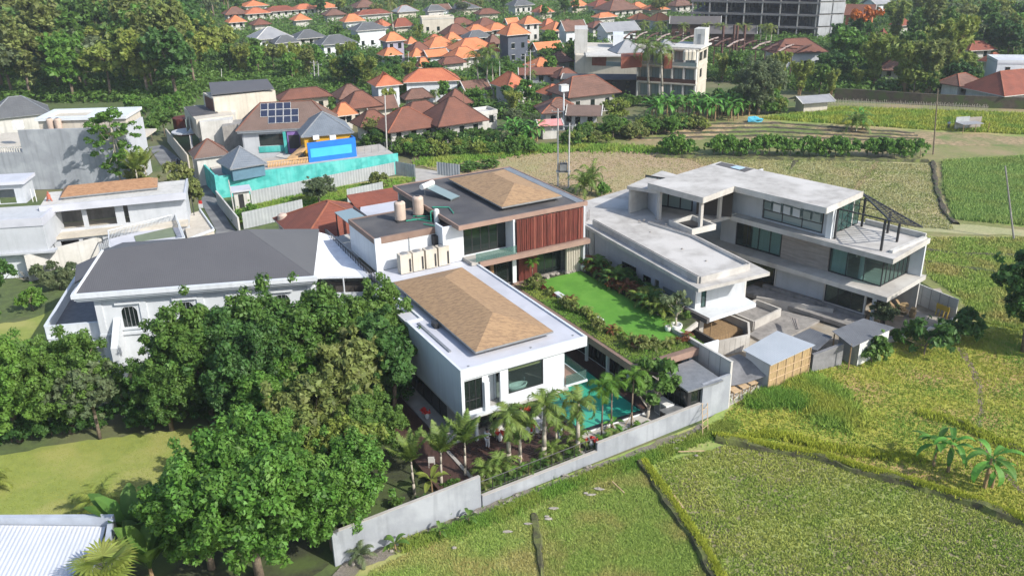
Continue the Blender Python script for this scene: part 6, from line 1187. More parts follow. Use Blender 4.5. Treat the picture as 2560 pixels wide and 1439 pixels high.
# ================================================================ village
GUARD = []
M['greyroof2'] = mat('dark_brown_hall_sheet', (.10, .092, .09), .7, (.08, .073, .072), .5); M['slabdark'] = mat('shadow_grey_slab', (.16, .155, .155), .9, (.11, .108, .108), .6); M['darkcon2'] = mat('pale_column', (.34, .33, .31), .9); M['greyplaster2'] = mat('pale_cladding', (.46, .47, .48), .8, (.36, .37, .38), .4, streak=.5)  # slabdark carries the shade of the frame in its dark grey
def house(cx, cy, wpx, ze, ratio, h, roof, wall, label, ang=29, cap='ridgecap', cat='house', nm='house', gable=False, over=.7, group=None, hip=None, wn=3, zbase=0, flat=False, guard=True, guard_top=None):
    """house whose eave plane is centred at pixel (cx, cy), spanning about wpx pixels"""
    if not flat and ze < 4.3: over = 1.0; ze -= .4; wpx *= 1.25
    c = at(cx, cy, ze); D = scr(c)[2]; span = wpx * D / FOC; a = R(ang); w_ = span / (abs(math.cos(a)) + ratio * abs(math.sin(a))); d_ = w_ * ratio
    e = thing(nm, label, cat, (c.x, c.y, 0), group); f = Fr((c.x, c.y), ang)
    if guard: GUARD.append((cx - wpx / 2, cy - (h + 1) * FOC / D * .9, cx + wpx / 2, cy + (ze * .5 * FOC / D if ze > 4.3 else 3), D))
    x0, x1, y0, y1 = -w_ / 2, w_ / 2, -d_ / 2, d_ / 2
    if flat:
        mb = MB().box(f, x0, x1, y0, y1, ze - .25, ze); k = MB(); k.box(f, x0, x1, y0, y0 + .2, ze + .003, ze + .5); k.box(f, x0, x1, y1 - .2, y1, ze + .003, ze + .5); k.box(f, x0, x0 + .2, y0 + .201, y1 - .201, ze + .003, ze + .5); k.box(f, x1 - .2, x1, y0 + .201, y1 - .201, ze + .003, ze + .5)
        obj('flat_roof', mb, M[roof], e); obj('parapet', k, M[wall], e); over = .1
    elif gable:
        k = MB(); P = f.p3; n = 0
        k.prism([f.p(x0, y0), f.p(x1, y0), f.p(x1, 0), f.p(x0, 0)], [ze - .12, ze - .12, ze + h - .12, ze + h - .12], [ze, ze, ze + h, ze + h]); k.prism([f.p(x0, 0), f.p(x1, 0), f.p(x1, y1), f.p(x0, y1)], [ze + h - .12, ze + h - .12, ze - .12, ze - .12], [ze + h, ze + h, ze, ze]); obj('roof', k, M[roof], e)
        for x in (x0 + over * .5, x1 - over * .5 - .12):
            g_2 = MB(); g_2.prism([f.p(x, y0 + over), f.p(x + .12, y0 + over), f.p(x + .12, 0), f.p(x, 0)], ze - .3, [ze - .25 + .1, ze - .15, ze + h - .16, ze + h - .16]); g_2.prism([f.p(x, 0), f.p(x + .12, 0), f.p(x + .12, y1 - over), f.p(x, y1 - over)], ze - .3, [ze + h - .16, ze + h - .16, ze - .15, ze - .15])
            obj('gable', g_2, M[wall], e)
        v_ = MB()
        for x in (x0, x1): v_.tube(P(x, y0, ze), P(x, 0, ze + h), .12, .12, 4).tube(P(x, 0, ze + h), P(x, y1, ze), .12, .12, 4)
        obj('barge_board', v_, M['offwhite'], e)
    else: hip_roof(e, f, x0, x1, y0, y1, ze, h, M[roof], M[cap] if cap else None, inset=hip, fm=M['darkcap'] if 'brown' in roof else M['offwhite'])
    ww = MB().box(f, x0 + over, x1 - over, y0 + over, y1 - over, zbase, ze - (.26 if flat else .15)); obj('wall', ww, M[wall], e)
    n = max(2, int(w_ / 3)); fl = [z for z in (1.3, 4.2) if z + 1.5 < ze]
    for z in fl:
        for i in range(n):
            xx = x0 + over + (w_ - 2 * over) * (i + .5) / n; o_ = obj('window', MB().box(f, xx - .45, xx + .45, y0 + over - .05, y0 + over - .003, z, z + 1.3), M['dglass'], e)
            if i == 0: obj('frame', MB().box(f, xx - .55, xx + .55, y0 + over - .07, y0 + over - .052, z - .1, z).box(f, xx - .55, xx + .55, y0 + over - .07, y0 + over - .052, z + 1.3, z + 1.4), M['offwhite'], o_)
    for z in fl[:1]: obj('side_window', MB().box(f, x1 - over + .003, x1 - over + .05, -.6, .6, z, z + 1.3), M['dglass'], e)
    return e, f, (x0, x1, y0, y1)
H = house
M['darkblue'] = mat('slate_blue_paint', (.085, .10, .13), .8, (.07, .08, .105), 1); M['lilac'] = mat('lilac_grey_paint', (.30, .29, .36), .8)
H(1284, 84, 88, 7.6, .8, 2.6, 'orange', 'darkblue', 'tall slate blue walled house with a bright orange pyramid roof')
H(982, 100, 72, 6.2, .8, 2.0, 'orange', 'lilac', 'lilac grey walled tower house with an orange pyramid roof')
H(975, 136, 56, 3.2, .9, 2.2, 'orange', 'offwhite', 'small orange pyramid roof in front of the lilac grey house')
H(1097, 114, 84, 3.4, .8, 2.4, 'orange', 'offwhite', 'wide orange hipped roof beside the young palm tops')
H(1178, 120, 108, 3.6, .7, 2.6, 'orange', 'offwhite', 'largest orange hipped roof of the cluster')
H(1157, 141, 84, 3.0, .75, 2.4, 'orange', 'offwhite', 'orange hipped roof overlapping the largest orange one')
H(1042, 139, 44, 2.8, .9, 1.9, 'orange', 'offwhite', 'very small orange pyramid roof between brown roofs')
H(1028, 108, 34, 3.0, .9, 1.7, 'orange', 'offwhite', 'little orange roof peeping out behind the lilac grey house')
H(1046, 124, 56, 3.0, .8, 2.0, 'browntile', 'offwhite', 'brown hipped roof amid the orange roofs', cap='darkcap')
H(1088, 138, 60, 2.8, .7, 1.5, 'orange', 'white', 'low orange gabled roof with a white gable end', gable=True)
H(1130, 98, 44, 3.3, .8, 2.0, 'orange', 'offwhite', 'orange roof half hidden behind the wide one')
H(1322, 58, 66, 5.8, .8, 2.0, 'orange', 'offwhite', 'orange hipped roof with pale walls and roof box')
H(1388, 74, 62, 3.6, 1.1, 2.4, 'orange', 'offwhite', 'plain orange roof slope behind the dark gabled house')
H(1190, 78, 66, 3.2, .8, 2.0, 'orange', 'offwhite', 'orange roof near the brown hipped roofs')
H(1240, 72, 60, 3.2, .8, 1.8, 'orange', 'offwhite', 'orange roof just behind the slate blue house')
H(1138, 84, 70, 3.4, .8, 2.8, 'browntile', 'offwhite', 'steep brown hipped roof above the wide orange roof', cap='darkcap')
H(1150, 60, 70, 3.0, .7, 2.0, 'browntile', 'offwhite', 'brown roof at the back of the cluster, towards the cream block', cap='darkcap')
H(1212, 62, 62, 3.0, .8, 2.2, 'browntile', 'offwhite', 'brown pyramid roof at the back of the cluster', cap='darkcap')
H(1190, 92, 66, 3.2, .7, 1.8, 'greyroof', 'offwhite', 'dark grey roof between the steep brown and the largest orange roof', cap='greymetal')
H(1232, 108, 44, 3.2, .9, 2.4, 'browntile2', 'offwhite', 'brown roof squeezed against the slate blue house', cap='darkcap')
H(1128, 156, 70, 2.6, .6, 1.4, 'browntile', 'offwhite', 'low brown roof below the overlapping orange roofs', cap='darkcap')
H(1430, 74, 78, 4.6, .9, 2.6, 'browntile2', 'white', 'dark brown gabled house with a white gable end', gable=True, ang=20)
H(1542, 74, 92, 4.2, .8, 2.2, 'palegrey', 'white', 'pale grey gabled house with white barge boards', gable=True, ang=20)
H(1492, 66, 60, 3.4, .8, 1.6, 'browntile', 'offwhite', 'brown roof between the two gabled houses', cap='darkcap')
H(920, 72, 104, 5.6, .7, 1.8, 'greyroof', 'white', 'white house with a low grey hipped roof', cap='greymetal')
H(675, 92, 100, 4.0, .9, 2.8, 'palegrey', 'white', 'house with a pale grey pyramid roof among trees', cap='offwhite')
H(712, 104, 66, 3.2, .8, 1.8, 'greyroof', 'offwhite', 'grey roof just below the pale pyramid roof', cap='greymetal')
H(770, 92, 80, 3.4, .8, 2.0, 'greyroof', 'offwhite', 'grey hipped roof, farther of the grey pair', cap='greymetal')
H(838, 106, 92, 4.0, .7, 2.0, 'greyroof', 'white', 'grey hipped roof with white walls, nearer of the grey pair', cap='greymetal')
H(590, 54, 50, 3.2, .9, 2.0, 'orange', 'offwhite', 'bright orange roof at the edge of the woodland')
H(588, 34, 60, 3.2, .8, 2.4, 'browntile2', 'offwhite', 'rust brown hipped roof just behind the bright orange one')
H(640, 32, 66, 3.2, .8, 1.8, 'orange2', 'offwhite', 'faded orange roof among the far trees')
H(700, 26, 80, 3.2, .6, 1.6, 'reddishtile', 'offwhite', 'long red brown roof far behind the pale pyramid roof')
H(760, 22, 60, 3.2, .7, 1.8, 'orange2', 'offwhite', 'faded orange roof far behind the grey pair')
H(912, 16, 70, 3.4, .8, 2.4, 'browntile2', 'offwhite', 'brown roof at the top edge beyond the white house', cap='darkcap')
H(930, 34, 84, 3.0, .5, 1.4, 'reddishtile', 'offwhite', 'low reddish roof beyond the white house')
H(1092, 44, 88, 5.2, .5, 1.2, 'offwhite', 'cream', 'blocky cream building with a flat roof and roof parapet', flat=True, ang=12)
H(1086, 26, 60, 6.8, .6, 1.6, 'greyroof', 'offwhite', 'grey roof rising behind the blocky cream building', cap='greymetal')
H(1300, 12, 60, 4, .8, 2.2, 'greyroof', 'offwhite', 'small grey roof far off near the top edge', cap='greymetal')
H(1542, 22, 96, 3.6, .8, 3.4, 'browntile2', 'offwhite', 'steep brown roof with orange ridges far off', cap='ridgecap')
H(1511, 42, 56, 3.0, .6, 1.4, 'orange', 'offwhite', 'orange roof below the steep brown roof')
H(1648, 50, 54, 3.6, .8, 2.2, 'orange', 'offwhite', 'orange roof beside the long dark halls')
H(1500, 14, 60, 3.4, .8, 2, 'reddishtile', 'offwhite', 'reddish roof at the top edge beside the steep brown roof')
H(1700, 12, 70, 3.4, .7, 1.8, 'browntile2', 'offwhite', 'brown roof at the top edge left of the construction frame', cap='darkcap')
# long dark halls
H(1738, 58, 132, 5.0, .35, 2.0, 'greyroof2', 'darkcap', 'long dark hall roof nearest the orange roof', gable=True, ang=-12, cat='hall', nm='hall')
H(1832, 82, 124, 4.6, .4, 1.8, 'greyroof2', 'darkcap', 'second long dark hall roof in front of the construction frame', gable=True, ang=-12, cat='hall', nm='hall')
H(1986, 126, 150, 4.6, .6, 2.8, 'browntile', 'paleplaster', 'brown hipped roof house with pale walls beside the rusty steel frame', cap='darkcap', hip=4, ang=8)
# middle distance
H(962, 208, 96, 4.4, 1.1, 2.2, 'orange2', 'white', 'near wing of the long sun bleached orange roofed house', ang=24, hip=4)
H(1078, 198, 150, 4.4, .5, 2.2, 'orange2', 'white', 'long wing of the sun bleached orange roofed house', ang=8, hip=3.5)
H(1276, 212, 84, 4.2, 1.3, 2.6, 'orange2', 'offwhite', 'orange hipped roof house behind the tall palms', ang=29)
H(1458, 228, 150, 4.0, .8, 3.0, 'browntile2', 'interior2', 'broad weathered brown hipped roof in front of the hotel', ang=25, hip=3.5)
H(900, 262, 100, 3.6, .8, 2.6, 'browntile', 'cream', 'brown hipped roof with a terracotta chimney block', cap='darkcap')
H(760, 240, 120, 4.0, .5, 1.6, 'browntile', 'cream', 'brown roof behind the cream rendered house', cap='darkcap', ang=24)
H(930, 306, 92, 3.2, .8, 2.2, 'browntile', 'offwhite', 'small brown hipped roof beside the teal compound', cap='darkcap')
H(1050, 283, 120, 3.4, .7, 2.2, 'browntile', 'offwhite', 'brown hipped roof behind the two broad brown roofs', cap='darkcap')
H(1016, 312, 150, 3.2, .8, 3.0, 'browntile', 'offwhite', 'broad red brown hipped roof nearest the dry field', cap='ridgecap', hip=4.5)
H(1132, 297, 150, 3.6, .9, 3.8, 'browntile', 'interior2', 'tallest brown pyramid roof by the dry field', cap='darkcap')
H(1202, 280, 84, 3.0, .8, 1, 'offwhite', 'offwhite', 'low white flat roofed house beside the tallest brown roof', flat=True)
H(860, 284, 60, 3.2, .8, 2.0, 'orange', 'offwhite', 'bright orange roof beyond the grey pyramid roof')
H(1395, 272, 96, 3.6, .9, 2.0, 'browntile2', 'offwhite', 'ribbed brown roof beside the white lamp mast', ang=10)
H(1372, 308, 58, 3.0, .8, .7, 'pinkroof', 'offwhite', 'small pink sheet roof below the ribbed brown roof', ang=10, gable=True)
H(1462, 282, 80, 3.4, .8, 1.4, 'brownshingle', 'offwhite', 'patched grey brown roof beside the ribbed one', ang=-10, gable=True)
H(1352, 182, 90, 3.4, .5, 1.2, 'browntile', 'greyplaster', 'long low brown roof beyond the utility poles', ang=0, gable=True)
H(1520, 192, 190, 3.6, .35, .6, 'darkroof', 'interior', 'long dark flat canopy roof below the hotel terrace', ang=-10, gable=True)  # open canopy: the dark wall colour stands for the shade beneath it
H(2520, 222, 170, 2.8, .8, 3.6, 'reddishtile', 'offwhite', 'broad red brown hipped roof beyond the stone wall', ang=20, hip=4)
H(2400, 206, 96, 3.2, .7, 1.8, 'browntile2', 'offwhite', 'brown roof low behind the stone wall', ang=29)
H(2536, 150, 120, 6.4, .9, 1, 'whiter', 'white', 'white cubic house with a flat roof at the far right edge', flat=True, ang=-12)
H(2482, 152, 56, 3.4, .8, 1.8, 'reddishtile', 'offwhite', 'small red roof beside the white cubic house', ang=29)
H(2440, 122, 70, 3.4, .7, 1.8, 'reddishtile', 'offwhite', 'red roof among trees beyond the white cubic house', ang=10)
H(2206, 92, 32, 5.0, 1, 2.0, 'reddishtile', 'cream', 'small shrine tower with a red pyramid roof', ang=29, nm='shrine_tower', cat='shrine')
H(2240, 172, 80, 3.2, .7, 2, 'browntile2', 'offwhite', 'brown roof hidden between the bamboo clumps', ang=-20)
H(2150, 36, 90, 5.0, .8, 3.0, 'browntile', 'orange2', 'dark gabled roof beside the construction frame', gable=True, ang=-25)
H(2190, 8, 60, 4, .8, 2, 'palegrey', 'white', 'pale roof at the top edge beyond the dark gabled roof', gable=True)
# smaller roofs packed between the named ones
hr = random.Random(31); hs_px = [(g_[0] + g_[2], g_[3]) for g_ in GUARD]; tone = {'orange': 'bright orange', 'orange2': 'faded orange', 'browntile': 'dark brown', 'browntile2': 'weathered brown', 'greyroof': 'dark grey', 'reddishtile': 'red brown', 'palegrey': 'pale grey'}
def pack(n, x0, x1, y0, y1, cols, sz, where, gap):
    c = 0; t_ = 0
    while c < n and t_ < n * 40:
        t_ += 1; x = hr.uniform(x0, x1); y = hr.uniform(y0, y1); w_ = hr.uniform(*sz)
        if any(abs(x - a / 2) < gap * w_ and abs(y - b) < gap * w_ * .38 for a, b in hs_px): continue
        k = hr.choice(cols); hs_px.append((2 * x, y)); c += 1
        H(x, y, w_, 2.9, hr.uniform(.6, 1.0), hr.uniform(1.6, 2.5), k, hr.choice(['offwhite', 'white', 'cream']), tone[k] + ' roof packed ' + where, ang=hr.choice([29, 29, 20, 24, -60 + 90]), cap='darkcap' if 'brown' in k else 'ridgecap', group=tone[k] + ' roofs ' + where, guard=False, gable=hr.random() < .15)
OB = ['orange', 'orange', 'orange2', 'browntile', 'browntile2', 'reddishtile']
pack(11, 1000, 1420, 52, 168, OB, (34, 76), 'in the orange roofed cluster', .72)
pack(7, 560, 1000, 8, 66, OB + ['greyroof', 'palegrey'], (44, 72), 'beyond the white grey roofed house', .8)
pack(9, 1000, 1700, 4, 48, OB + ['greyroof', 'palegrey'], (44, 74), 'near the top edge of the village', .8)
pack(3, 1150, 1420, 168, 250, ['browntile', 'browntile2', 'orange2'], (56, 84), 'between the utility poles', .7)
pack(4, 840, 1200, 228, 320, ['browntile', 'browntile', 'browntile2'], (70, 100), 'around the broad brown roofs', .62)
pack(4, 2150, 2560, 20, 210, ['reddishtile', 'browntile2', 'palegrey'], (44, 80), 'in the grove beyond the stone wall', .9)
# brick hut on the field edge
hut, hf, he = H(2030, 250, 84, 2.6, .7, .9, 'palegrey', 'cream', 'little brick hut with a pale sheet roof at the field edge', gable=True, ang=14, nm='hut', cat='hut', wn=1)
# hotel
hb = thing('hotel', 'three storey cream hotel with two small grey pyramid roofs and roof tanks', 'hotel', at(1640, 250, 0)); GUARD.append((1435, 85, 1795, 262, 150))
HF = Fr(at(1735, 262, 0), -20)   # x along the front towards the right corner
e0 = at(1740, 250, 0); ff = at(1600, 240, 0)
HB = Fr(e0, math.degrees(math.atan2((e0 - ff).y, (e0 - ff).x))); s_ = scr(e0)[2] / FOC
def ho(n, mb, m, **k): return obj(n, mb, m, hb, **k)
Lh = (e0 - ff).length + .5
for lv in range(3):
    z = lv * 3.4; ho('floor_slab', MB().box(HB, -Lh, .1, -1.2, 7, z + 3.1, z + 3.4), M['cream']); ops = []
    nwin = 5
    for i in range(nwin): a = .5 + i * (Lh - .6) / nwin; ops.append((a, a + 1.7, z + .35, z + 2.7))
    ho('front_wall', MB().wall_open(HB.p(-Lh, 0), HB.p(0, 0), z, z + 3.1, .2, 1, ops), M['cream'])
    for a, b, z0, z1 in ops:
        w_ = window(hb, HB.p(-Lh, 0), HB.p(0, 0), a, b, z0, z1, 2, gl=M['paleglass'])
    for i in range(nwin + 1): x = -Lh + .1 + i * (Lh - .3) / nwin; ho('pier', MB().box(HB, x - .15, x + .15, -1.1, -.003, z, z + 3.1), M['offwhite'])
    if lv: ho('balcony_rail', MB().box(HB, -Lh, 0, -1.12, -1.08, z + .0, z + .8), M['paleglass' if lv == 2 else 'darkcap'])
ho('right_wall', MB().wall_open(HB.p(0, 0.002), HB.p(0, 7), 0, 10.2, .2, 1, [(1.5, 3.2, 4.2, 6.0), (.5, 3, 7.6, 9.4), (3.6, 6.2, 7.6, 9.4)]), M['cream'])
ho('glazing', MB().box(HB, -.35, -.3, .3, 6.8, 3.6, 9.8), M['dglass']); ho('roof_slab', MB().box(HB, -6, .6, -.8, 7.5, 10.2, 10.5), M['offwhite']); ho('core', MB().box(HB, -Lh + .3, -1, 1.5, 6.8, 0, 10.1), M['interior2'])
ho('tower', MB().box(HB, -2.4, -.1, 4.2, 7.4, 10.5, 13.6), M['offwhite']); ho('tower_door', MB().box(HB, -1.6, -.9, 4.15, 4.197, 10.6, 12.6), M['greymetal'])
for k in range(3): q = at(1714 + k * 9, 150, 10.5); setp(obj('water_tank', MB().lathe((q.x, q.y, 10.5), [(.55, 0), (.55, 1.5), (.3, 1.8)], 10), M['cream']), 'round tank on the hotel roof beside the stair tower', 'water tank', group='tanks on the hotel roof')
for cx_ in (1585, 1682): hip_roof(hb, Fr(at(cx_ - 42 if cx_ < 1600 else cx_ - 40, 134, 9.3), 14), 0, 6.2, 0, 5.6, 9.3, 2.2, M['palegrey'], M['greymetal'], names=('pyramid_roof', 'ridge_cap', 'fascia'))
ho('roof_room', MB().prism([at(1552, 172, 6.9).xy, at(1604, 168, 6.9).xy, at(1606, 150, 6.9).xy, at(1552, 150, 6.9).xy], 6.9, 9.2), M['reddishtile']); ho('roof_room', MB().prism([at(1660, 172, 6.9).xy, at(1680, 172, 6.9).xy, at(1680, 150, 6.9).xy, at(1655, 150, 6.9).xy], 6.9, 9.2), M['reddishtile'])
ho('annex_block', MB().prism([at(1438, 165, 3.4).xy, at(1620, 170, 3.4).xy, at(1620, 135, 3.4).xy, at(1438, 130, 3.4).xy], 0, 5.8), M['cream']); ho('brick_panel', MB().wall(at(1480, 166, 3.4), at(1516, 167, 3.4), 3.6, 5.7, .3), M['reddishtile']); ho('stair_tower', MB().prism([at(1436, 160, 3.4).xy, at(1468, 160, 3.4).xy, at(1468, 148, 3.4).xy, at(1436, 148, 3.4).xy], 0, 11.2), M['offwhite']); ho('annex_roof', MB().prism([at(1465, 142, 5.9).xy, at(1575, 142, 5.9).xy, at(1570, 118, 5.9).xy, at(1460, 118, 5.9).xy], 5.82, 6.1), M['offwhite']); ho('roof_cabin', MB().prism([at(1532, 120, 6.1).xy, at(1558, 120, 6.1).xy, at(1558, 110, 6.1).xy, at(1532, 110, 6.1).xy], 6.1, 9), M['white'])
ho('terrace_glass', MB().wall(at(1515, 165, 6.0), at(1600, 170, 6.0), 6.0, 6.9, .08), M['paleglass'])
# construction frame: slabs and columns
cf = thing('construction_frame', 'dark multi storey concrete frame under construction at the top edge', 'building', at(1950, 70, 0)); GUARD.append((1730, 0, 2112, 95, 240))
X0, X1 = at(1722, 90, 0), at(2040, 100, 0); CFr = Fr(X0, math.degrees(math.atan2((X1 - X0).y, (X1 - X0).x))); LC = (X1 - X0).length
for lv in range(6):
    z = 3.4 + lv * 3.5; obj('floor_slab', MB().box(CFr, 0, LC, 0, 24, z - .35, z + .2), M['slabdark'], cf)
for i in range(8):
    x = .6 + i * (LC - 1.2) / 7; obj('column', MB().box(CFr, x - .18, x + .18, .1, .5, 0, 24), M['darkcon2'], cf)
    for j in (8, 16): obj('inner_column', MB().box(CFr, x - .3, x + .3, j, j + .6, 0, 21), M['darkcon'], cf)
pr_ = MB()
for lv in range(6):
    for i in range(44): x = .5 + i * (LC - 1) / 44 + kr.uniform(-.2, .2); pr_.tube(CFr.p3(x, kr.uniform(1, 6), lv * 3.5), CFr.p3(x, kr.uniform(1, 6), lv * 3.5 + 3.4), .06, .06, 4)
obj('props', pr_, M['black'], cf, kind='stuff'); obj('shade_backing', MB().box(CFr, 1, LC - 1, 18, 18.4, 0, 24), M['interior'], cf)  # last piece: dark sheet added for the shade inside the frame
X2 = at(2040, 100, 0); Y2 = at(2104, 98, 0); CG = Fr(X2, math.degrees(math.atan2((Y2 - X2).y, (Y2 - X2).x))); LG = (Y2 - X2).length
for lv in range(6):
    for i in range(2): obj('cladding_sheet', MB().box(CG, .2 + i * LG / 2, LG / 2 - .15 + i * LG / 2, 0, .3, .4 + lv * 3.5, 3.4 + lv * 3.5), M['greyplaster2'], cf)
obj('clad_core', MB().box(CG, 0, LG, .302, 8, 0, 24), M['darkcon'], cf)
# rusty steel shed frame with tall posts
sfm = thing('steel_frame', 'rusty steel portal frame over the lot beside the hotel', 'steel frame', at(1800, 130, 0)); a0, a1 = at(1560, 96, 6), at(1980, 132, 6); b0_, b1_ = at(1590, 78, 6), at(2030, 112, 6)
for i in range(15):
    u = i / 14; p, q = a0.lerp(a1, u), b0_.lerp(b1_, u); m_ = p.lerp(q, .5) + Vector((0, 0, .35)); obj('rafter', MB().tube(p, m_, .2, .2, 4).tube(m_, q, .2, .2, 4), M['rustpale'] if i % 2 else M['rust'], sfm)
    if i % 2 == 0: obj('post', MB().tube((p.x, p.y, 0), p, .15, .15, 4), M['rust'], sfm); obj('rear_post', MB().tube((q.x, q.y, 0), q, .15, .15, 4), M['rust'], sfm)
pl_ = MB()
for t_ in (0, .33, .66, 1): pl_.tube(a0.lerp(b0_, t_) + Vector((0, 0, 0.35 * (1 - abs(2 * t_ - 1)))), a1.lerp(b1_, t_) + Vector((0, 0, 0.35 * (1 - abs(2 * t_ - 1)))), .14, .14, 4)
obj('purlin', pl_, M['rust'], sfm)
for px_, top_ in ((1803, 70), (1830, 68), (1838, 70), (1856, 68)): q = at(px_, 150, 0); D = scr(q)[2]; obj('tall_post', MB().tube((q.x, q.y, 0), (q.x, q.y, (150 - top_) * D / FOC / .97), .35, .35, 5), M['rust'], sfm)
# long dark stone wall beyond the fields, with a stick fence
sw_ = thing('stone_wall', 'long dark stone wall behind the upper field', 'wall', at(2300, 262, 0)); Pw = pix([(2085, 248), (2160, 252), (2300, 262), (2420, 268), (2620, 275)])
for i in range(4): obj('wall_length', MB().wall(Pw[i], Pw[i + 1], 0, 2.2, .5), M['soil'], sw_)
sf_ = thing('stick_fence', 'fence of thin sticks in front of the long stone wall', 'fence', at(2250, 268, 0)); stk = MB(); Pf = pix([(2070, 262), (2200, 268), (2350, 274), (2470, 280)])
for i in range(3):
    for j in range(34): q = Pf[i].lerp(Pf[i + 1], j / 34); obj('stick', MB().tube(q, (q.x + kr.uniform(-.1, .1), q.y, kr.uniform(1.1, 1.5)), .05, .04, 4), M['palebark'], sf_)
    obj('rail', MB().tube(Pf[i] + Vector((0, 0, .9)), Pf[i + 1] + Vector((0, 0, .9)), .04, .04, 4), M['palebark'], sf_)
# field hut of scrap
t = thing('field_shelter', 'makeshift shelter of grey sheets beside the upper field', 'shelter', at(2432, 330, 0)); q = at(2430, 330, 0); SFr = Fr(q, 10)
obj('sheet_wall', MB().box(SFr, -2.4, .2, 1.4, 1.5, .3, 2.4), M['greymetal2'], t); obj('sheet_wall', MB().box(SFr, .3, 2.6, 1.5, 1.6, .3, 2.2), M['board'], t); obj('roof', MB().box(SFr, -2.5, 1.4, -.8, 1.39, 1.5, 1.58), M['palegrey'], t)
for x in (-2.3, 0, 2.5):
    for y in (-.7, 1.7): obj('post', MB().tube(SFr.p3(x, y, 0), SFr.p3(x, y, 1.6), .06), M['timber'], t)
setp(obj('blue_tarpaulin', MB().blob(at(1885, 300, .4), 1.6, .9, .6, 5), M['bluetarp']), 'crumpled blue tarpaulin on the field edge', 'tarpaulin')
# ================================================================ poles
def pole(px, py, tx, ty, r, label, m='concrete', arms=0, cat='utility pole', group=None):
    b = at(px, py, 0); best = None
    for k in range(20, 150):
        z = k / 10; q = at(tx, ty, z); d = (q.xy - b.xy).length
        if best is None or d < best[0]: best = (d, z, q)
    top = best[2]; e = thing('utility_pole', label, cat, b, group); obj('shaft', MB().tube(b - Vector((0, 0, .3)), top, r, r * .7, 8), M[m], e)
    for k in range(arms):
        z = top.z - .4 - k * 2.6; c = b.lerp(top, z / top.z); obj('crossarm', MB().wall((c + Vector((-.9, 0, 0))).xy, (c + Vector((.9, 0, 0))).xy, z - .05, z + .05, .1), M['greymetal'], e)
        for s in (-.8, 0, .8): obj('insulator', MB().lathe((c.x + s, c.y, z + .05), [(.05, 0), (.07, .1), (.03, .2)], 6), M['offwhite'], e)
    return e, top
M['polegrey'] = mat('pole_concrete', (.48, .47, .45), .8, (.38, .37, .36), 2)
e1, tp1 = pole(1395, 466, 1395, 272, .13, 'concrete pole of the transformer pair, nearer the dark flat roof', 'polegrey', 2, group='transformer poles')
e2, tp2 = pole(1421, 470, 1424, 308, .13, 'concrete pole of the transformer pair, nearer the field palm', 'polegrey', 1, group='transformer poles')
tb = thing('transformer', 'dark transformer hung between the two concrete poles', 'transformer', at(1407, 455, 2.0)); c = (at(1395, 466, 0) + at(1421, 470, 0)) / 2
obj('tank', MB().box(Fr(c, 0), -.55, .55, -.35, .35, 2.4, 3.5), M['black'], tb); obj('bushing', MB().lathe((c.x - .3, c.y, 3.5), [(.08, 0), (.05, .4)], 6).lathe((c.x, c.y, 3.5), [(.08, 0), (.05, .4)], 6).lathe((c.x + .3, c.y, 3.5), [(.08, 0), (.05, .4)], 6), M['greymetal'], tb); obj('cooling_fin', MB().box(Fr(c, 0), -.5, .5, -.45, -.352, 2.5, 3.4), M['greymetal'], tb); obj('platform', MB().box(Fr(c, 0), -1.0, 1.0, -.3, .3, 2.2, 2.38), M['greymetal'], tb)
pole(967, 375, 962, 238, .13, 'tall pale pole behind the blue wall of the teal compound', 'polegrey')
pole(2333, 386, 2345, 222, .12, 'dark pole at the field corner beside the corn', 'bark')
pole(2537, 600, 2513, 415, .12, 'leaning dark pole in front of the corn field', 'darkcon')
pole(1249, 232, 1249, 152, .13, 'pale pole beside the orange hipped roof and palms', 'polegrey')
pole(1312, 250, 1313, 135, .12, 'first of two thin poles behind the white lamp mast', 'polegrey', 1, group='thin poles in the village')
pole(1325, 250, 1326, 125, .12, 'second thin pole behind the white lamp mast, with crossarms', 'polegrey', 2, group='thin poles in the village')
pole(1021, 178, 1021, 130, .12, 'short pale pole behind the sun bleached orange roof', 'polegrey'); pole(1160, 318, 1159, 226, .07, 'thin bamboo pole in front of the tallest brown roof', 'timber')
pole(555, 215, 553, 172, .1, 'thin white pole above the charcoal sheet roof of the cream house', 'polegrey'); pole(787, 208, 784, 152, .14, 'utility pole beyond the cream house, nearer its roof', 'polegrey', 2); pole(797, 210, 795, 158, .14, 'utility pole beyond the cream house, farther from its roof', 'polegrey', 1)
pole(588, 540, 571, 450, .1, 'slanting pale pole beside the white gate booth', 'polegrey'); pole(485, 420, 474, 338, .1, 'pale pole by the brown shingled corner roof', 'polegrey'); pole(494, 595, 478, 490, .07, 'thin dark street pole rising by the alley corner', 'black', cat='pole')
lm = thing('lamp_mast', 'white mast with a square white box on top beside the ribbed brown roof', 'mast', at(1409, 322, 0)); b = at(1409, 326, 0); obj('mast', MB().tube(b, (b.x, b.y, 7.0), .17, .13, 8), M['white'], lm); obj('box', MB().box(Fr(b, 20), -.7, .7, -.6, .6, 7.0, 8.0), M['white'], lm); obj('cap', MB().box(Fr(b, 20), -.75, .75, -.65, .65, 8.002, 8.1), M['offwhite'], lm)
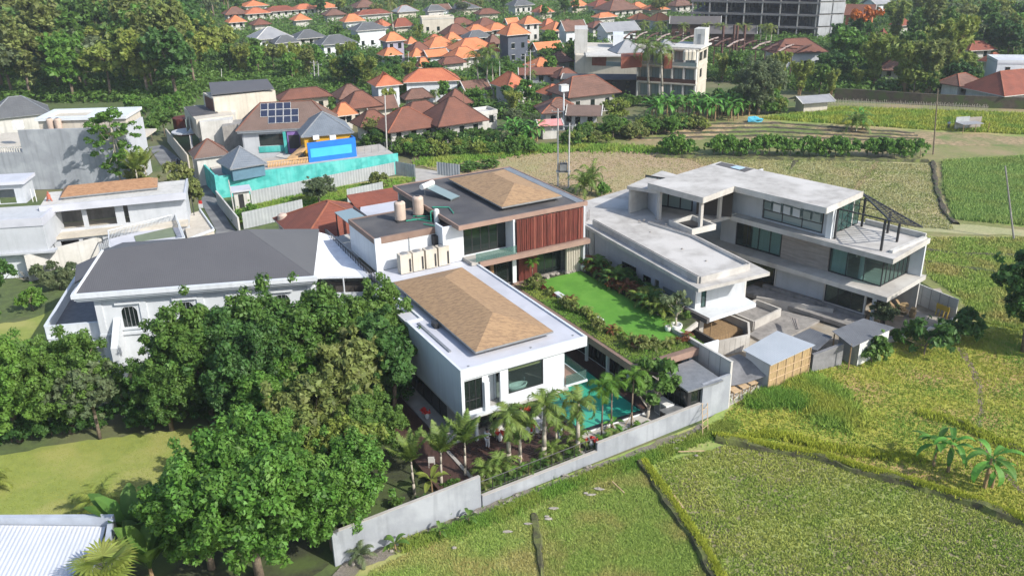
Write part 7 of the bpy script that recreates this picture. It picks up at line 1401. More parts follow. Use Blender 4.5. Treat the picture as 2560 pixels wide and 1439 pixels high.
fg = thing('flag', 'small red and white flag on a short pole at the alley corner', 'flag', at(508, 545, 0)); b = at(508, 548, 0); obj('pole', MB().tube(b, (b.x - .3, b.y, 2.6), .03), M['whitemetal'], fg); P5 = [(b.x - .3, b.y, 2.6), (b.x + .1, b.y + .1, 2.1), (b.x + .25, b.y + .1, 1.6), (b.x - .2, b.y, 1.9)]; obj('red_half', MB().prism([(b.x - .32, b.y - .02), (b.x + .2, b.y - .02), (b.x + .2, b.y), (b.x - .32, b.y)], 2.1, 2.55), M['red'], fg); obj('white_half', MB().prism([(b.x - .32, b.y - .02), (b.x + .25, b.y - .02), (b.x + .25, b.y), (b.x - .32, b.y)], 1.55, 2.098), M['white'], fg)
# wires
wr = MB()
def wire(a, b, sag=1.0, r=.02, n=8):
    pts = [a.lerp(b, i / n) - Vector((0, 0, sag * 4 * (i / n) * (1 - i / n))) for i in range(n + 1)]; wr.path(pts, [r] * (n + 1), 3)
for dx in (-.8, 0, .8): wire(tp1 + Vector((dx, 0, -.2)), tp2 + Vector((dx, 0, -.2)), .1)
setp(obj('power_lines', wr, M['black']), 'thin dark wires between the transformer poles', 'wire')

# ================================================================ near trees and garden
def T(key, name, label, cat, px, py, s, z=0, **kw): return plant(key, name, label, cat, at(px, py, z), s, **kw)
T('big_a', 'tree', 'big bright green tree over the end of the grey boundary wall', 'tree', 650, 1440, 1.2, mt=LF['bright'])
T('big_b', 'tree', 'broad light green tree beside the traveller palms, top lower than its neighbour', 'tree', 530, 1420, .98, mt=LF['bright'], rz=1.0)
T('big_a', 'tree', 'bright green tree leaning over the wall corner', 'tree', 835, 1372, .95, mt=LF['bright'], rz=2.4)
T('big_b', 'tree', 'dark tree against the mansion between its first two arched windows', 'tree', 530, 1050, 1.2, mt=LF['mid'], rz=.4)
T('big_a', 'tree', 'dense tree under the charcoal roof next to the white awning', 'tree', 745, 1015, 1.27, mt=LF['mid'], rz=1.9)
T('big_b', 'tree', 'tree touching the corner of the white box villa', 'tree', 930, 975, 1.12, mt=LF['mid'], rz=3.3)
T('big_a', 'tree', 'shaded tree in the garden between the mansion and the side deck', 'tree', 640, 1065, 1.15, mt=LF['deep'], rz=4.2)
T('mid_a', 'tree', 'yellow tinged tree beside the dark side deck', 'tree', 880, 1085, 1.1, mt=LF['olive'], rz=1.2)
T('mid_c', 'tree', 'spreading feathery tree in front of the side deck', 'tree', 790, 1170, 1.15, mt=LF['olive'], rz=.3)
T('mid_c', 'tree', 'low yellow green tree near the garden end of the wall', 'tree', 870, 1220, .85, mt=LF['lime'], rz=2.0)
T('mid_b', 'tree', 'deep green tree in the shadow behind the side deck', 'tree', 985, 1040, 1.05, mt=LF['deep'], rz=5.0)
T('big_b', 'tree', 'bright green tree at the edge of the lawn, below the mansion terrace', 'tree', 50, 1100, 1.08, mt=LF['bright'], rz=2.2)
T('big_a', 'tree', 'tree in front of the mansion ledge with a yellowing crown', 'tree', 180, 1080, 1.0, mt=LF['mid'], rz=5.4)
T('mid_a', 'tree', 'grey green tree beside the lawn', 'tree', 250, 1095, .85, mt=LF['grey'], rz=0)
T('mid_b', 'tree', 'dark tree by the pale garden wall', 'tree', -5, 770, .8, mt=LF['deep'], rz=0)
T('mid_b', 'tree', 'dark bushy tree at the edge of the small front lawn', 'tree', -30, 850, .7, mt=LF['mid'], rz=2)
T('bush_b', 'bush', 'rounded bright bush on the small lawn beside the mansion', 'bush', 85, 775, 1.15, crown='foliage', trunk='stem', mt=LF['bright'])
for k, (x, y) in enumerate(((120, 700), (150, 722), (172, 706))): T('bush_a', 'bush', 'loose grey green bush in front of the pale garden wall', 'bush', x, y, 1.1, crown='foliage', trunk='stem', mt=LF['grey'], group='bushes in front of the pale garden wall')
T('mid_b', 'tree', 'huge dark tree at the right edge beside the meadow', 'tree', 2560, 880, 1.35, mt=LF['deep'], rz=1)
T('big_b', 'tree', 'dark tree at the right edge nearest the camera side', 'tree', 2620, 880, 1.0, mt=LF['deep'], rz=3)
T('bush_a', 'bush', 'dark bush under the huge tree at the meadow edge', 'bush', 2400, 850, 1.5, crown='foliage', trunk='stem', mt=LF['deep']); T('bush_a', 'bush', 'dark spreading bush between the huge tree and the site kerb', 'bush', 2310, 885, 1.6, crown='foliage', trunk='stem', mt=LF['deep']); T('bush_b', 'bush', 'leafy bush growing in front of the tin shed', 'bush', 2180, 905, 1.25, crown='foliage', trunk='stem', mt=LF['mid']); T('bush_a', 'bush', 'small bush at the end of the tin shed', 'bush', 2255, 860, .75, crown='foliage', trunk='stem', mt=LF['mid'])
T('mid_c', 'tree', 'round topped bushy tree behind the tin shed', 'tree', 2203, 822, .42, mt=LF['grey'], rz=1)
T('layered', 'tree', 'slender loose tree in front of the big blind grey wall', 'tree', 306, 482, 1.3, rz=.5, mt=LF['tall']); T('mid_c', 'tree', 'small tree between the grey building and the alley', 'tree', 352, 478, .6, mt=LF['olive']); T('foxtail', 'palm', 'young yellow green palm by the alley', 'palm', 350, 492, 1.5, crown='fronds', mt=LF['lime']); T('foxtail', 'palm', 'second young palm by the alley, nearer the lane', 'palm', 372, 478, 1.4, crown='fronds', mt=LF['lime'])
T('mid_a', 'tree', 'round olive tree at the alley bend', 'tree', 480, 545, .72, mt=LF['olive']); T('bush_a', 'bush', 'yellow green hedge bush beside the pale building', 'bush', 440, 470, 1.9, crown='foliage', trunk='stem', mt=LF['olive']); T('mid_c', 'tree', 'low spreading tree on the vacant plot', 'tree', 800, 515, .8, mt=LF['grey'], sz=.62); T('bush_a', 'bush', 'reddish green bush on the vacant plot', 'bush', 955, 470, 1.2, crown='foliage', trunk='stem', mt=LF['olive']); T('bush_b', 'bush', 'bright weed clump inside the hoarding', 'bush', 625, 545, 1.0, crown='foliage', trunk='stem', mt=LF['bright']); T('bush_b', 'bush', 'bright weed clump by the gate booth', 'bush', 600, 555, .8, crown='foliage', trunk='stem', mt=LF['bright']); T('bush_b', 'bush', 'low green creeper mound at the dry field corner', 'bush', 1180, 425, 1.7, sz=.6, crown='foliage', trunk='stem', mt=LF['mid']); T('bush_b', 'bush', 'second low creeper mound at the dry field corner', 'bush', 1225, 420, 1.3, sz=.7, crown='foliage', trunk='stem', mt=LF['mid'])
# dark undergrowth mass in the deep garden
for k in range(30):
    x = random.uniform(300, 1000); y = 1065 + (x - 300) * -.03 + random.uniform(-60, 10)
    T(random.choice(['bush_a', 'bush_b']), 'bush', 'dark understorey bush beneath the garden trees', 'bush', x, y, random.uniform(.9, 1.5), crown='foliage', trunk='stem', mt=LF['deep'], group='understorey bushes beneath the garden trees')
for k in range(12): T('bush_a', 'bush', 'dark bush at the shaded edge of the lawn', 'bush', -20 + k * 25, 1110 - k * 4, random.uniform(.7, 1.1), crown='foliage', trunk='stem', mt=LF['deep'], group='bushes at the shaded edge of the lawn')
# villa garden palms
T('big_b', 'tree', 'green tree filling the gap beside the mansion pilasters', 'tree', 430, 1075, .8, mt=LF['mid'], rz=2.9)
T('big_a', 'tree', 'leafy tree in the middle of the garden belt', 'tree', 720, 1110, .85, mt=LF['bright'], rz=5.9)
T('big_b', 'tree', 'tree between the side deck and the tall wall section', 'tree', 930, 1170, .72, mt=LF['mid'], rz=.9)
T('big_b', 'tree', 'fresh green tree right behind the tall wall section', 'tree', 690, 1290, .95, mt=LF['bright'], rz=2.2)
for (x, y, s, lb, ky) in ((1036, 1232, 1.0, 'foxtail palm beside the end of the tall wall section', 'foxtail'), (1104, 1215, 1.05, 'foxtail palm second from the dark side deck', 'foxtail'), (1163, 1195, 1.1, 'foxtail palm standing at the step of the boundary wall', 'foxtail'),
    (1272, 1172, 1.0, 'leaning palm in the row in front of the villa, thinnest trunk', 'royal'), (1300, 1168, .8, 'palm with propping stakes beside the leaning palm', 'royal'), (1360, 1158, 1.06, 'tallest stout palm in front of the villa', 'royal'), (1445, 1138, .98, 'stout palm in front of the pool corner', 'royal')):
    T(ky, 'palm', lb, 'palm', x, y, s, z=.1, crown='fronds', rz=random.uniform(0, 6))
T('royal', 'palm', 'short bent palm between the two stout palms', 'palm', 1390, 1128, .55, z=.2, crown='fronds')
for (x, y, s, lb) in ((1503, 1098, 1.15, 'slim betel palm nearest the pool corner'), (1528, 1085, 1.08, 'slim betel palm behind the first one'), (1578, 1070, 1.12, 'slim betel palm beyond the black pool rim')): T('slim', 'palm', lb, 'palm', x, y, s, z=.1, crown='fronds', mt=LF['tall'])
st = MB()
for (x, y) in ((1300, 1168), (1445, 1138), (1272, 1172), (1578, 1070), (1528, 1085)):
    b = at(x, y, .1)
    for k in range(3): a_ = 1.0 + k * 2.1; st.tube(b + Vector((math.cos(a_) * .6, math.sin(a_) * .6, 0)), b + Vector((0, 0, 1.3)), .025, .025, 4)
    setp(obj('stake_tripod', st, M['boardpale']), 'timber stakes propping a palm trunk in the villa garden', 'stakes', 'stakes propping the garden palms'); st = MB()
T('frangipani', 'frangipani_tree', 'frangipani tree between the pool and the glazed outbuilding', 'tree', 1618, 1052, 1.25, mt=LF['mid']); T('frangipani', 'frangipani_tree', 'second frangipani tree close to the glazed outbuilding', 'tree', 1648, 1030, 1.15, mt=LF['mid'], sz=1.5)
T('banana_small', 'banana_plant', 'young banana plant at the foot of the pool wall', 'plant', 1530, 1075, 1.2, z=.3, crown='leaves', trunk='stem')
T('low_palm', 'palm', 'potted palm by the wall step', 'palm', 1212, 1200, 1.3, z=.3, crown='fronds'); T('low_palm', 'palm', 'low feathery palm under the leaning palm', 'palm', 1252, 1190, 1.5, z=.1, crown='fronds'); T('low_palm', 'palm', 'low palm in the middle of the front bed', 'palm', 1380, 1150, 1.3, z=.1, crown='fronds'); T('low_palm', 'palm', 'low palm beside the red parasol flowers', 'palm', 1440, 1120, 1.3, z=.3, crown='fronds'); T('banana_small', 'plant', 'yellowish broad leaved plant behind the tall wall section', 'plant', 1080, 1222, 1.6, z=.2, crown='leaves', trunk='stem', mt=LF['lime'])
for k in range(95):
    u = random.random(); b_ = 21.8 + u * 15; a_ = 44.7 + random.uniform(-.0, .45) + (b_ - 30) * .03 + (0 if b_ < 31 else .25)
    plant(random.choice(['shrub', 'shrub', 'low_palm']), 'shrub', 'low plant in the garden bed behind the boundary wall', 'shrub', V.p3(b_, a_, 0), random.uniform(.5, .95), group='plants in the bed behind the boundary wall', mt=LF[random.choice(['mid', 'bright', 'deep', 'olive', 'tall'])], crown='foliage', trunk='stem')
for k in range(24): plant('shrub', 'shrub', 'dark plant in the shaded garden behind the tall wall section', 'shrub', V.p3(random.uniform(13, 22), random.uniform(44, 46.5), 0), random.uniform(.6, 1.3), group='plants in the shaded garden behind the tall wall', mt=LF[random.choice(['mid', 'deep', 'deep'])], crown='foliage', trunk='stem')
for (x, y, s, lb) in ((905, 1405, 1.0, 'dry spiky plant at the wall foot nearest the big tree'), (990, 1375, 1.1, 'young banana shoot at the wall foot'), (1100, 1338, .9, 'small leafy sucker at the wall foot'), (1172, 1305, .9, 'small leafy sucker at the wall foot under the wall step')): T('low_palm' if s == 1.0 else 'banana_small', 'plant', lb, 'plant', x, y, s, crown='leaves', trunk='stem', mt=LF['grey'] if s == 1.0 else LF['mid'])
# lawn corner: traveller palms, fan palm, yellow feather palm
T('traveller', 'traveller_palm', 'traveller palm with huge upright paddle leaves by the white roof', 'palm', 345, 1395, .95, crown='leaves', rz=.3); T('traveller', 'traveller_palm', 'second traveller palm, darker, behind the fan palm', 'palm', 385, 1470, .9, crown='leaves', rz=1.4); T('feather_bush', 'palm', 'yellow green feather palm at the lawn edge', 'palm', 255, 1290, 1.05, crown='fronds', mt=LF['lime']); plant('fan', 'fan_palm', 'fan palm with pale folded leaves beside the white roof', 'palm', (at(262, 1420, 4).x, at(262, 1420, 4).y, 0), 1.0, crown='fans', mt=LF['lime']); T('feather_bush', 'palm', 'yellow feather palm cut by the picture edge beside the lawn', 'palm', -25, 1230, .9, crown='fronds', mt=LF['lime']); T('royal', 'palm', 'dark palm with propping stakes under the mansion wall', 'palm', 320, 1060, .8, crown='fronds', mt=LF['deep'])
# bananas on the bank
for (x, y, s, lb, ky, r_) in ((2333, 1165, 1.0, 'banana plant farthest from the picture edge on the long bank', 'banana', 1.2), (2370, 1180, 1.05, 'second banana plant on the long bank', 'banana_b', 3.0), (2460, 1220, 1.15, 'banana plant with drooping torn leaves on the long bank', 'banana_b', 5.2), (2480, 1218, .8, 'small banana plant beside the drooping one', 'banana', 4.0)): T(ky, 'banana_plant', lb, 'banana plant', x, y, s, crown='leaves', trunk='stem', rz=r_)
T('feather_bush', 'palm', 'bushy palm standing behind the transformer poles', 'palm', 1460, 488, 1.35, crown='fronds', sz=1.7); T('feather_bush', 'palm', 'second crown of the bushy palm clump', 'palm', 1478, 482, 1.1, crown='fronds', sz=2.1); T('bush_b', 'bush', 'round bush beside the bushy palm and the bare roof deck', 'bush', 1510, 490, .95, crown='foliage', trunk='stem'); T('banana_b', 'banana_clump', 'big banana clump alone in the vegetable beds', 'banana plant', 2142, 322, 1.3, crown='leaves', trunk='stem'); T('feather_bush', 'palm', 'bushy palm amid the banana clump of the vegetable beds', 'palm', 2140, 330, 1.5, crown='fronds', sz=1.7); T('banana', 'banana_clump', 'lower banana in the clump in the vegetable beds', 'banana plant', 2128, 328, 1.1, crown='leaves', trunk='stem', mt=LF['olive']); T('banana', 'banana_clump', 'third banana in the clump in the vegetable beds', 'banana plant', 2155, 326, 1.15, crown='leaves', trunk='stem')
# row of cassava-like shrubs on thin stems
for k, x in enumerate([1672, 1703, 1718, 1785, 1806, 1832, 1852, 1868, 1905, 1922, 1955, 1975, 2008, 2022, 2040, 2072, 2088, 2105, 2120, 2168, 2195, 2205, 2235, 2262, 2300]):
    y = 386 + (x - 1672) * .012 + random.uniform(-3, 3); s_ = random.uniform(1.15, 1.5)
    plant('bush_a', 'shrub', 'leafy shrub on bare stems in the row behind the stubble field', 'shrub', at(x, y, 0), s_ * 1.0, sz=s_ * 1.1, crown='foliage', trunk='stem', mt=LF['bright'], group='shrubs in the row behind the stubble field')
# hedge belt between the village and the dry field
hb_r = random.Random(77)
def belt(n, xs, yf, dy, keys, sr, lb, grp, mts, cat='bush'):
    for k in range(n):
        x = xs[0] + (xs[1] - xs[0]) * (k + hb_r.uniform(-.4, .4)) / n; y = yf(x) + hb_r.uniform(-dy, dy); ky = hb_r.choice(keys); s = hb_r.uniform(*sr)
        if ky.startswith('ban'): plant(ky, 'banana_plant', lb or 'banana plant in the thicket beside the pink sheet roof', 'banana plant', at(x, y, 0), s * 1.0, rz=hb_r.uniform(0, 6), crown='leaves', trunk='stem', group=grp or 'banana plants beside the pink sheet roof')
        elif ky.startswith('far') or ky.startswith('mid'): plant(ky, 'tree', 'small tree in the green belt behind the fields', 'tree', at(x, y, 0), s * .42, rz=hb_r.uniform(0, 6), mt=LF[hb_r.choice(mts)], group='small trees in the belt behind the fields')
        else: plant(ky, 'bush', lb, cat, at(x, y, 0), s, rz=hb_r.uniform(0, 6), mt=LF[hb_r.choice(mts)], crown='foliage', trunk='stem', group=grp)
belt(40, (990, 1340), lambda x: 388 - (x - 990) * .03, 9, ['bush_a', 'bush_b', 'bush_b'], (.7, 1.25), 'bright bush of the hedge along the dry field', 'hedge bushes along the dry field', ['mid', 'bright', 'bright', 'lime'])
belt(36, (920, 1340), lambda x: 366 - (x - 920) * .02, 8, ['bush_a', 'bush_a', 'mid_c'], (.8, 1.25), 'dark bush behind the field hedge', 'darker bushes behind the field hedge', ['deep', 'mid', 'grey'])
belt(12, (1270, 1350), lambda x: 352, 10, ['banana', 'banana_b'], (1.0, 1.3), '', '', ['mid'])
belt(64, (1420, 1760), lambda x: 356 - (x - 1420) * .12, 15, ['bush_a', 'bush_b', 'bush_a', 'mid_c'], (.7, 1.3), 'bush in the overgrown belt below the hotel', 'bushes in the overgrown belt below the hotel', ['mid', 'olive', 'bright', 'lime'])
belt(30, (1630, 1880), lambda x: 296 - (x - 1640) * .01, 9, ['banana', 'banana_b', 'banana'], (1.1, 1.7), 'banana plant in the grove at the foot of the hotel', 'banana plants at the foot of the hotel', ['mid'])
belt(30, (1790, 1960), lambda x: 272, 14, ['bush_a', 'bush_b'], (.9, 1.7), 'leafy bush under the broad tree by the brick hut', 'bushes under the broad tree', ['mid', 'bright', 'lime', 'deep'])
belt(16, (1560, 1800), lambda x: 268, 6, ['bush_a', 'bush_b'], (.8, 1.3), 'leafy bush at the foot of the hotel', 'bushes at the foot of the hotel', ['mid', 'deep'])
for (x, y, k, s, lb, m_) in ((1895, 288, 'big_a', 1.3, 'broad grey green tree beside the brick hut', 'grey'), (1540, 322, 'mid_c', .85, 'yellow green tree in front of the weathered brown roof', 'lime'), (1280, 325, 'mid_c', .62, 'grey green frangipani like tree beside the low white house', 'grey'), (1335, 330, 'mid_c', .5, 'smaller grey green tree by the pink roof', 'grey'), (935, 352, 'mid_c', .62, 'olive tree right behind the teal compound terrace', 'olive'), (930, 282, 'mid_c', .36, 'small bright tree before the brown chimney roof', 'lime')): T(k, 'tree', lb, 'tree', x, y, s, mt=LF[m_])
for (x, y, s, lb, ky, m_) in ((1215, 250, 1.5, 'tall drooping palm between the long orange house and the orange hipped roof', 'coconut', None), (1200, 245, 1.35, 'second drooping palm in the village grove', 'coconut', None), (1235, 255, 1.2, 'third drooping palm in the village grove', 'coconut', 'deep'), (1622, 258, 1.75, 'tall thin palm in front of the hotel, nearer its terrace', 'coconut', None), (1656, 262, 1.7, 'tall thin palm in front of the hotel, nearer its corner', 'coconut', None), (985, 88, 1.6, 'thin tall palm behind the lilac grey house', 'coconut', 'olive')): T(ky, 'palm', lb, 'palm', x, y, s * .82, crown='fronds', mt=LF[m_] if m_ else None)
for x in (1610, 1640, 1652, 1705, 1762, 1790, 1800, 1845, 1864, 1898, 1912, 1925): T('yellow_palm', 'palm', 'yellowing palm in the row by the dark halls', 'palm', x, 118 + (x - 1600) * .03, 1.15, crown='fronds', group='yellowing palms by the dark halls')
# ---------------------------------------------------------------- far woodland, filled by district
PT = []
def blocked(px, py, wpx, hpx, D, tol):
    for (x0, y0, x1, y1, d) in GUARD:
        if D < d - 2:
            ox = min(px + wpx / 2, x1) - max(px - wpx / 2, x0); oy = min(py, y1) - max(py - hpx, y0)
            if ox > 0 and oy > 0 and ox * oy > tol * (x1 - x0) * (y1 - y0): return True
    return False
BW = [(ob.matrix_world if False else None) for ob in ()]
SOLID = []
for (x0, y0, x1, y1, d) in GUARD: SOLID.append(((x0 + x1) / 2, d))
HS = [(BASE[o.name], o) for o in col.objects if o.type == 'EMPTY' and o.get('category') in ('house', 'hall', 'hotel', 'building', 'hut')]
def fill(n, poly, kinds, sr, gap, label, group, seed, tol=.12, cat='tree', name='tree'):
    g = random.Random(seed); xs = [p[0] for p in poly]; ys = [p[1] for p in poly]; c = 0; tries = 0
    while c < n and tries < n * 60:
        tries += 1; x = g.uniform(min(xs), max(xs)); y = min(ys) + (max(ys) - min(ys)) * g.random() ** .8
        if not in_poly(poly, np.array([x]), np.array([y]))[0]: continue
        q = at(x, y, 0); key, mk, kh, kr_ = g.choice(kinds); s = g.uniform(*sr); D = scr(q)[2]; wp = 2 * kr_ * s * FOC / D; hp = kh * s * FOC / D * .95
        if blocked(x, y, wp, hp, D, tol): continue
        if any((q.x - b.x) ** 2 + (q.y - b.y) ** 2 < (4.6) ** 2 for b, _ in HS): continue
        r = kr_ * s * gap
        if any((q.x - a) ** 2 + (q.y - b) ** 2 < (r + rr * gap) ** 2 * .25 * 1.6 for a, b, rr in PT): continue
        PT.append((q.x, q.y, kr_ * s)); c += 1
        nm_, ct = ('bamboo_clump', 'bamboo') if key.startswith('bam') else (('palm', 'palm') if key in ('coconut', 'yellow_palm') else (name, cat))
        lb = label if nm_ == name else {'bamboo_clump': 'feathery yellow bamboo clump ', 'palm': 'tall feathery palm '}[nm_] + label.split(' ', 2)[2].split('tree ', 1)[-1]
        if nm_ == name: lb = {'mid': 'mid green', 'deep': 'dark green', 'olive': 'olive toned', 'lime': 'yellow green', 'bright': 'light green', 'grey': 'grey green'}[mk] + {'a': ' rounded', 'b': ' tall', 'c': ' spreading', 'd': ' narrow'}[key[-1]] + ' ' + 'tree' + label.split('tree', 1)[1]
        plant(key, nm_, lb, ct, q, s, rz=g.uniform(0, 6.28), mt=LF[mk] if mk else None, group=(group + ', ' + ' '.join(lb.split()[:3])) if nm_ == name else group + ', ' + ct, crown='fronds' if nm_ == 'palm' else 'crown')
W1k = [('far_a', 'mid', 10, 3.9), ('far_b', 'bright', 12, 4), ('far_c', 'olive', 9, 4.6), ('far_d', 'mid', 14, 3.2), ('far_b', 'lime', 12, 4), ('far_a', 'bright', 10, 3.9), ('far_c', 'grey', 9, 4.6), ('far_d', 'olive', 14, 3.2), ('far_c', 'lime', 9, 4.6), ('far_b', 'deep', 12, 4)]
fill(52, [(-40, 110), (470, 110), (500, 190), (470, 262), (330, 250), (-40, 262)], W1k, (1.35, 1.85), .72, 'dense green tree in the woodland beyond the grey walled building', 'trees of the near woodland', 1, tol=.05)
fill(50, [(-60, 20), (560, 20), (600, 60), (720, 130), (700, 190), (520, 190), (470, 110), (-60, 110)], W1k, (1.25, 1.7), .72, 'mixed green tree in the farther woodland behind the cream house', 'trees of the farther woodland', 2, tol=.05)
fill(22, [(560, 130), (900, 130), (930, 200), (880, 235), (700, 205), (560, 200)], W1k + [('bamboo_a', None, 10, 3)], (.55, .85), .9, 'leafy green tree between the grey roofs and the cream house', 'trees between the grey roofs and the cream house', 3, tol=.05)
fill(10, [(330, 275), (470, 270), (440, 350), (350, 370)], [('far_c', 'mid', 9, 4.6), ('mid_c', 'bright', 7, 3.4), ('far_a', 'bright', 10, 3.9)], (.4, .6), .8, 'bright green tree beside the round canopy of the cream house', 'trees beside the round canopy', 4)
fill(44, [(560, 8), (1800, 8), (1800, 60), (1560, 60), (1200, 45), (900, 50), (560, 60)], W1k + [('coconut', None, 8, 3)], (.5, .85), .8, 'dark green tree among the farthest village roofs', 'trees among the farthest roofs', 5, tol=.3)
fill(60, [(860, 90), (1420, 90), (1440, 160), (1380, 300), (900, 300), (850, 200)], [('far_a', 'mid', 10, 3.9), ('far_c', 'deep', 9, 4.6), ('mid_c', 'bright', 7, 3.4), ('far_a', 'bright', 10, 3.9), ('coconut', None, 8, 3), ('bamboo_b', None, 9, 3)], (.35, .65), .65, 'small green tree between the brown and orange village roofs', 'small trees between the village roofs', 6, tol=.16)
fill(10, [(1330, 100), (1440, 110), (1440, 175), (1330, 165)], [('far_a', 'bright', 10, 3.9), ('far_c', 'mid', 9, 4.6)], (.4, .6), .7, 'bright leafy tree beside the hotel stair tower', 'trees beside the hotel stair tower', 7, tol=.1)
fill(64, [(2060, 12), (2640, 12), (2640, 190), (2440, 200), (2300, 200), (2060, 200), (2110, 100)], W1k + [('bamboo_a', None, 10, 3), ('far_b', 'deep', 12, 4)], (.75, 1.25), .75, 'leafy green tree in the grove beyond the stone wall', 'trees of the grove beyond the stone wall', 8, tol=.12)
fill(22, [(1790, 200), (2420, 195), (2560, 235), (2420, 245), (2080, 240), (1960, 245)], [('far_a', 'mid', 10, 3.9), ('far_c', 'deep', 9, 4.6), ('bamboo_a', None, 10, 3), ('bamboo_b', None, 9, 3), ('far_c', 'lime', 9, 4.6)], (.5, .85), .8, 'lush green tree right behind the stone wall', 'trees right behind the stone wall', 9, tol=.2)
fill(0, [(-900, -14), (-100, 60), (-60, 20), (600, 8), (2060, 8), (2700, 10), (3400, -12)], W1k, (.9, 1.3), 1.0, 'distant green tree along the top edge', 'distant trees along the top edge', 10, tol=.3)
# the mass of wood beyond
v_, f_ = leaf_cloud([(random.uniform(-420, 460), random.uniform(400, 640), random.uniform(2, 9), random.uniform(5, 9)) for _ in range(900)], 60000, 1.3, 99)
o = place_mesh('distant_woods', raw('distant_woods', v_, f_, LF['mid']), (0, 0, 0), kind='stuff', label='distant wooded belt beyond the village')
T('bamboo_b', 'bamboo_clump', 'golden bamboo clump behind the stone wall, nearer the brick hut', 'bamboo', 2260, 232, 1.2, mt=LF['lime']); T('bamboo_b', 'bamboo_clump', 'golden bamboo clump behind the stone wall, beside the largest clump', 'bamboo', 2320, 236, 1.25, mt=LF['olive']); T('bamboo_a', 'bamboo_clump', 'large golden bamboo clump rising by the dark pole', 'bamboo', 2372, 210, 1.45, mt=LF['lime']); T('bamboo_b', 'bamboo_clump', 'golden bamboo clump beside the shrine tower', 'bamboo', 2235, 105, 1.3, mt=LF['lime']); T('bamboo_a', 'bamboo_clump', 'golden bamboo clump in front of the shrine tower', 'bamboo', 2180, 222, 1.15, mt=LF['lime']); T('bamboo_b', 'bamboo_clump', 'golden bamboo behind the long orange roofed house', 'bamboo', 918, 232, .95, mt=LF['lime']); T('far_b', 'flame_tree', 'flame tree with orange blossom beside the construction frame', 'tree', 2145, 150, 1.05, mt=LF['deep'])
q = at(2150, 150, 0); v_, f_ = leaf_cloud([(q.x + random.uniform(-5, 5), q.y - 2.5, random.uniform(10.5, 13), .9) for _ in range(10)], 700, .5, 3); fl_ = place_mesh('blossom', raw('blossom', v_, f_, LF['flower']), (0, 0, 0), label='orange blossom clusters on the flame tree', cat='blossom')
# low undergrowth under and between the far trees, clear of the houses
g_u = np.random.default_rng(5); Pn = np.c_[g_u.uniform(-100, 2660, 90000), 8 + 290 * g_u.random(90000) ** 1.1]
ok = in_poly([(-100, 8), (2660, 8), (2660, 232), (2080, 236), (1800, 205), (1420, 190), (1330, 300), (850, 300), (700, 235), (520, 225), (440, 300), (330, 255), (-100, 262)], Pn[:, 0], Pn[:, 1]); Pn = Pn[ok]
hx = np.array([(b.x, b.y) for b, _ in HS]); pts_ = []
for x, y in Pn:
    q = at(x, y, 0)
    if ((hx - (q.x, q.y)) ** 2).sum(1).min() > 30: pts_.append((q.x, q.y, g_u.uniform(.2, 1.8), 1.0))
v_, f_ = leaf_cloud(pts_, len(pts_) * 5, .5, 12, up=1.0, flat=.7)
place_mesh('undergrowth', raw('undergrowth', v_, f_, LF['mid']), (0, 0, 0), kind='stuff', label='low green undergrowth between the far trees and houses')
# ================================================================ corner roof, small things, people
cr = thing('white_roof_house', 'low house with a white ribbed sheet roof behind a grey parapet at the corner', 'house', at(120, 1400, 3.4)); zr = 3.4
r0, r1, r2, r3 = at(-120, 1312, zr), at(262, 1308, zr), at(215, 1480, zr), at(-140, 1520, zr)
obj('sheet_roof', MB().prism([r0.xy, r1.xy, r2.xy, r3.xy], 3.15, [3.45, 3.2, 3.2, 3.45]), M['whitesheet'], cr)
for k in range(34): a = r0.lerp(r1, k / 33.); b = r3.lerp(r2, k / 33.); obj('roof_rib', MB().tube((a.x, a.y, 3.44 - .24 * k / 33), (b.x, b.y, 3.44 - .24 * k / 33), .025, .025, 4), M['whitesheet'], cr)
p0, p1, p2 = at(-120, 1290, 3.8), at(282, 1288, 3.8), at(240, 1480, 3.8)
obj('parapet', MB().wall(p0, p1, 2.6, 3.8, .3).wall(p1 + Vector((0, -.3, 0)), p1.lerp(p2, .35), 3.4, 3.795, .3), mat('grey_blue_cap', (.40, .44, .50), .7, (.33, .36, .41), 1), cr)
obj('wall', MB().prism([(r0 + Vector((0, -.3, 0))).xy, (r1 + Vector((-.3, -.3, 0))).xy, (r2 + Vector((-.3, 0, 0))).xy, r3.xy], 0, 3.1), M['offwhite'], cr)
for k in range(5): a = p1.lerp(p2, .1 + k * .12); obj('bracket', MB().tube((a.x, a.y, 3.4), (a.x + .1, a.y - .5, 2.2), .08, .08, 4), M['greyplaster'], cr)
# red parasols of flowers, festive pots on the deck
def flowers(x, y, z, s, lb, grp=None):
    q = at(x, y, z); cl = [(random.uniform(-.4, .4) * s, random.uniform(-.25, .25) * s, .6 + random.uniform(0, .3) * s, .18 * s) for _ in range(7)]; v_, f_ = leaf_cloud(cl, 260, .12 * s, int(x)); e = thing('flower_arrangement', lb, 'flowers', q, grp)
    o = bpy.data.objects.new('petals', raw('petals', v_, f_, M['red'])); col.objects.link(o); o.parent = e; BASE[o.name] = q
    obj('vase', MB().lathe(q, [(.12, 0), (.2, .25), (.1, .6)], 8), M['potwhite'], e)
flowers(1305, 1040, .5, 1.3, 'cluster of red blooms under the villa beside the pool'); flowers(1328, 1075, .5, .8, 'small vase of red blooms on the deck'); flowers(1478, 1118, .4, .9, 'red round blooms at the fence corner'); flowers(1250, 1100, .5, .8, 'red and white arrangement near the deck edge'); flowers(1068, 1045, .45, .9, 'red blooms in the shadow of the side deck')
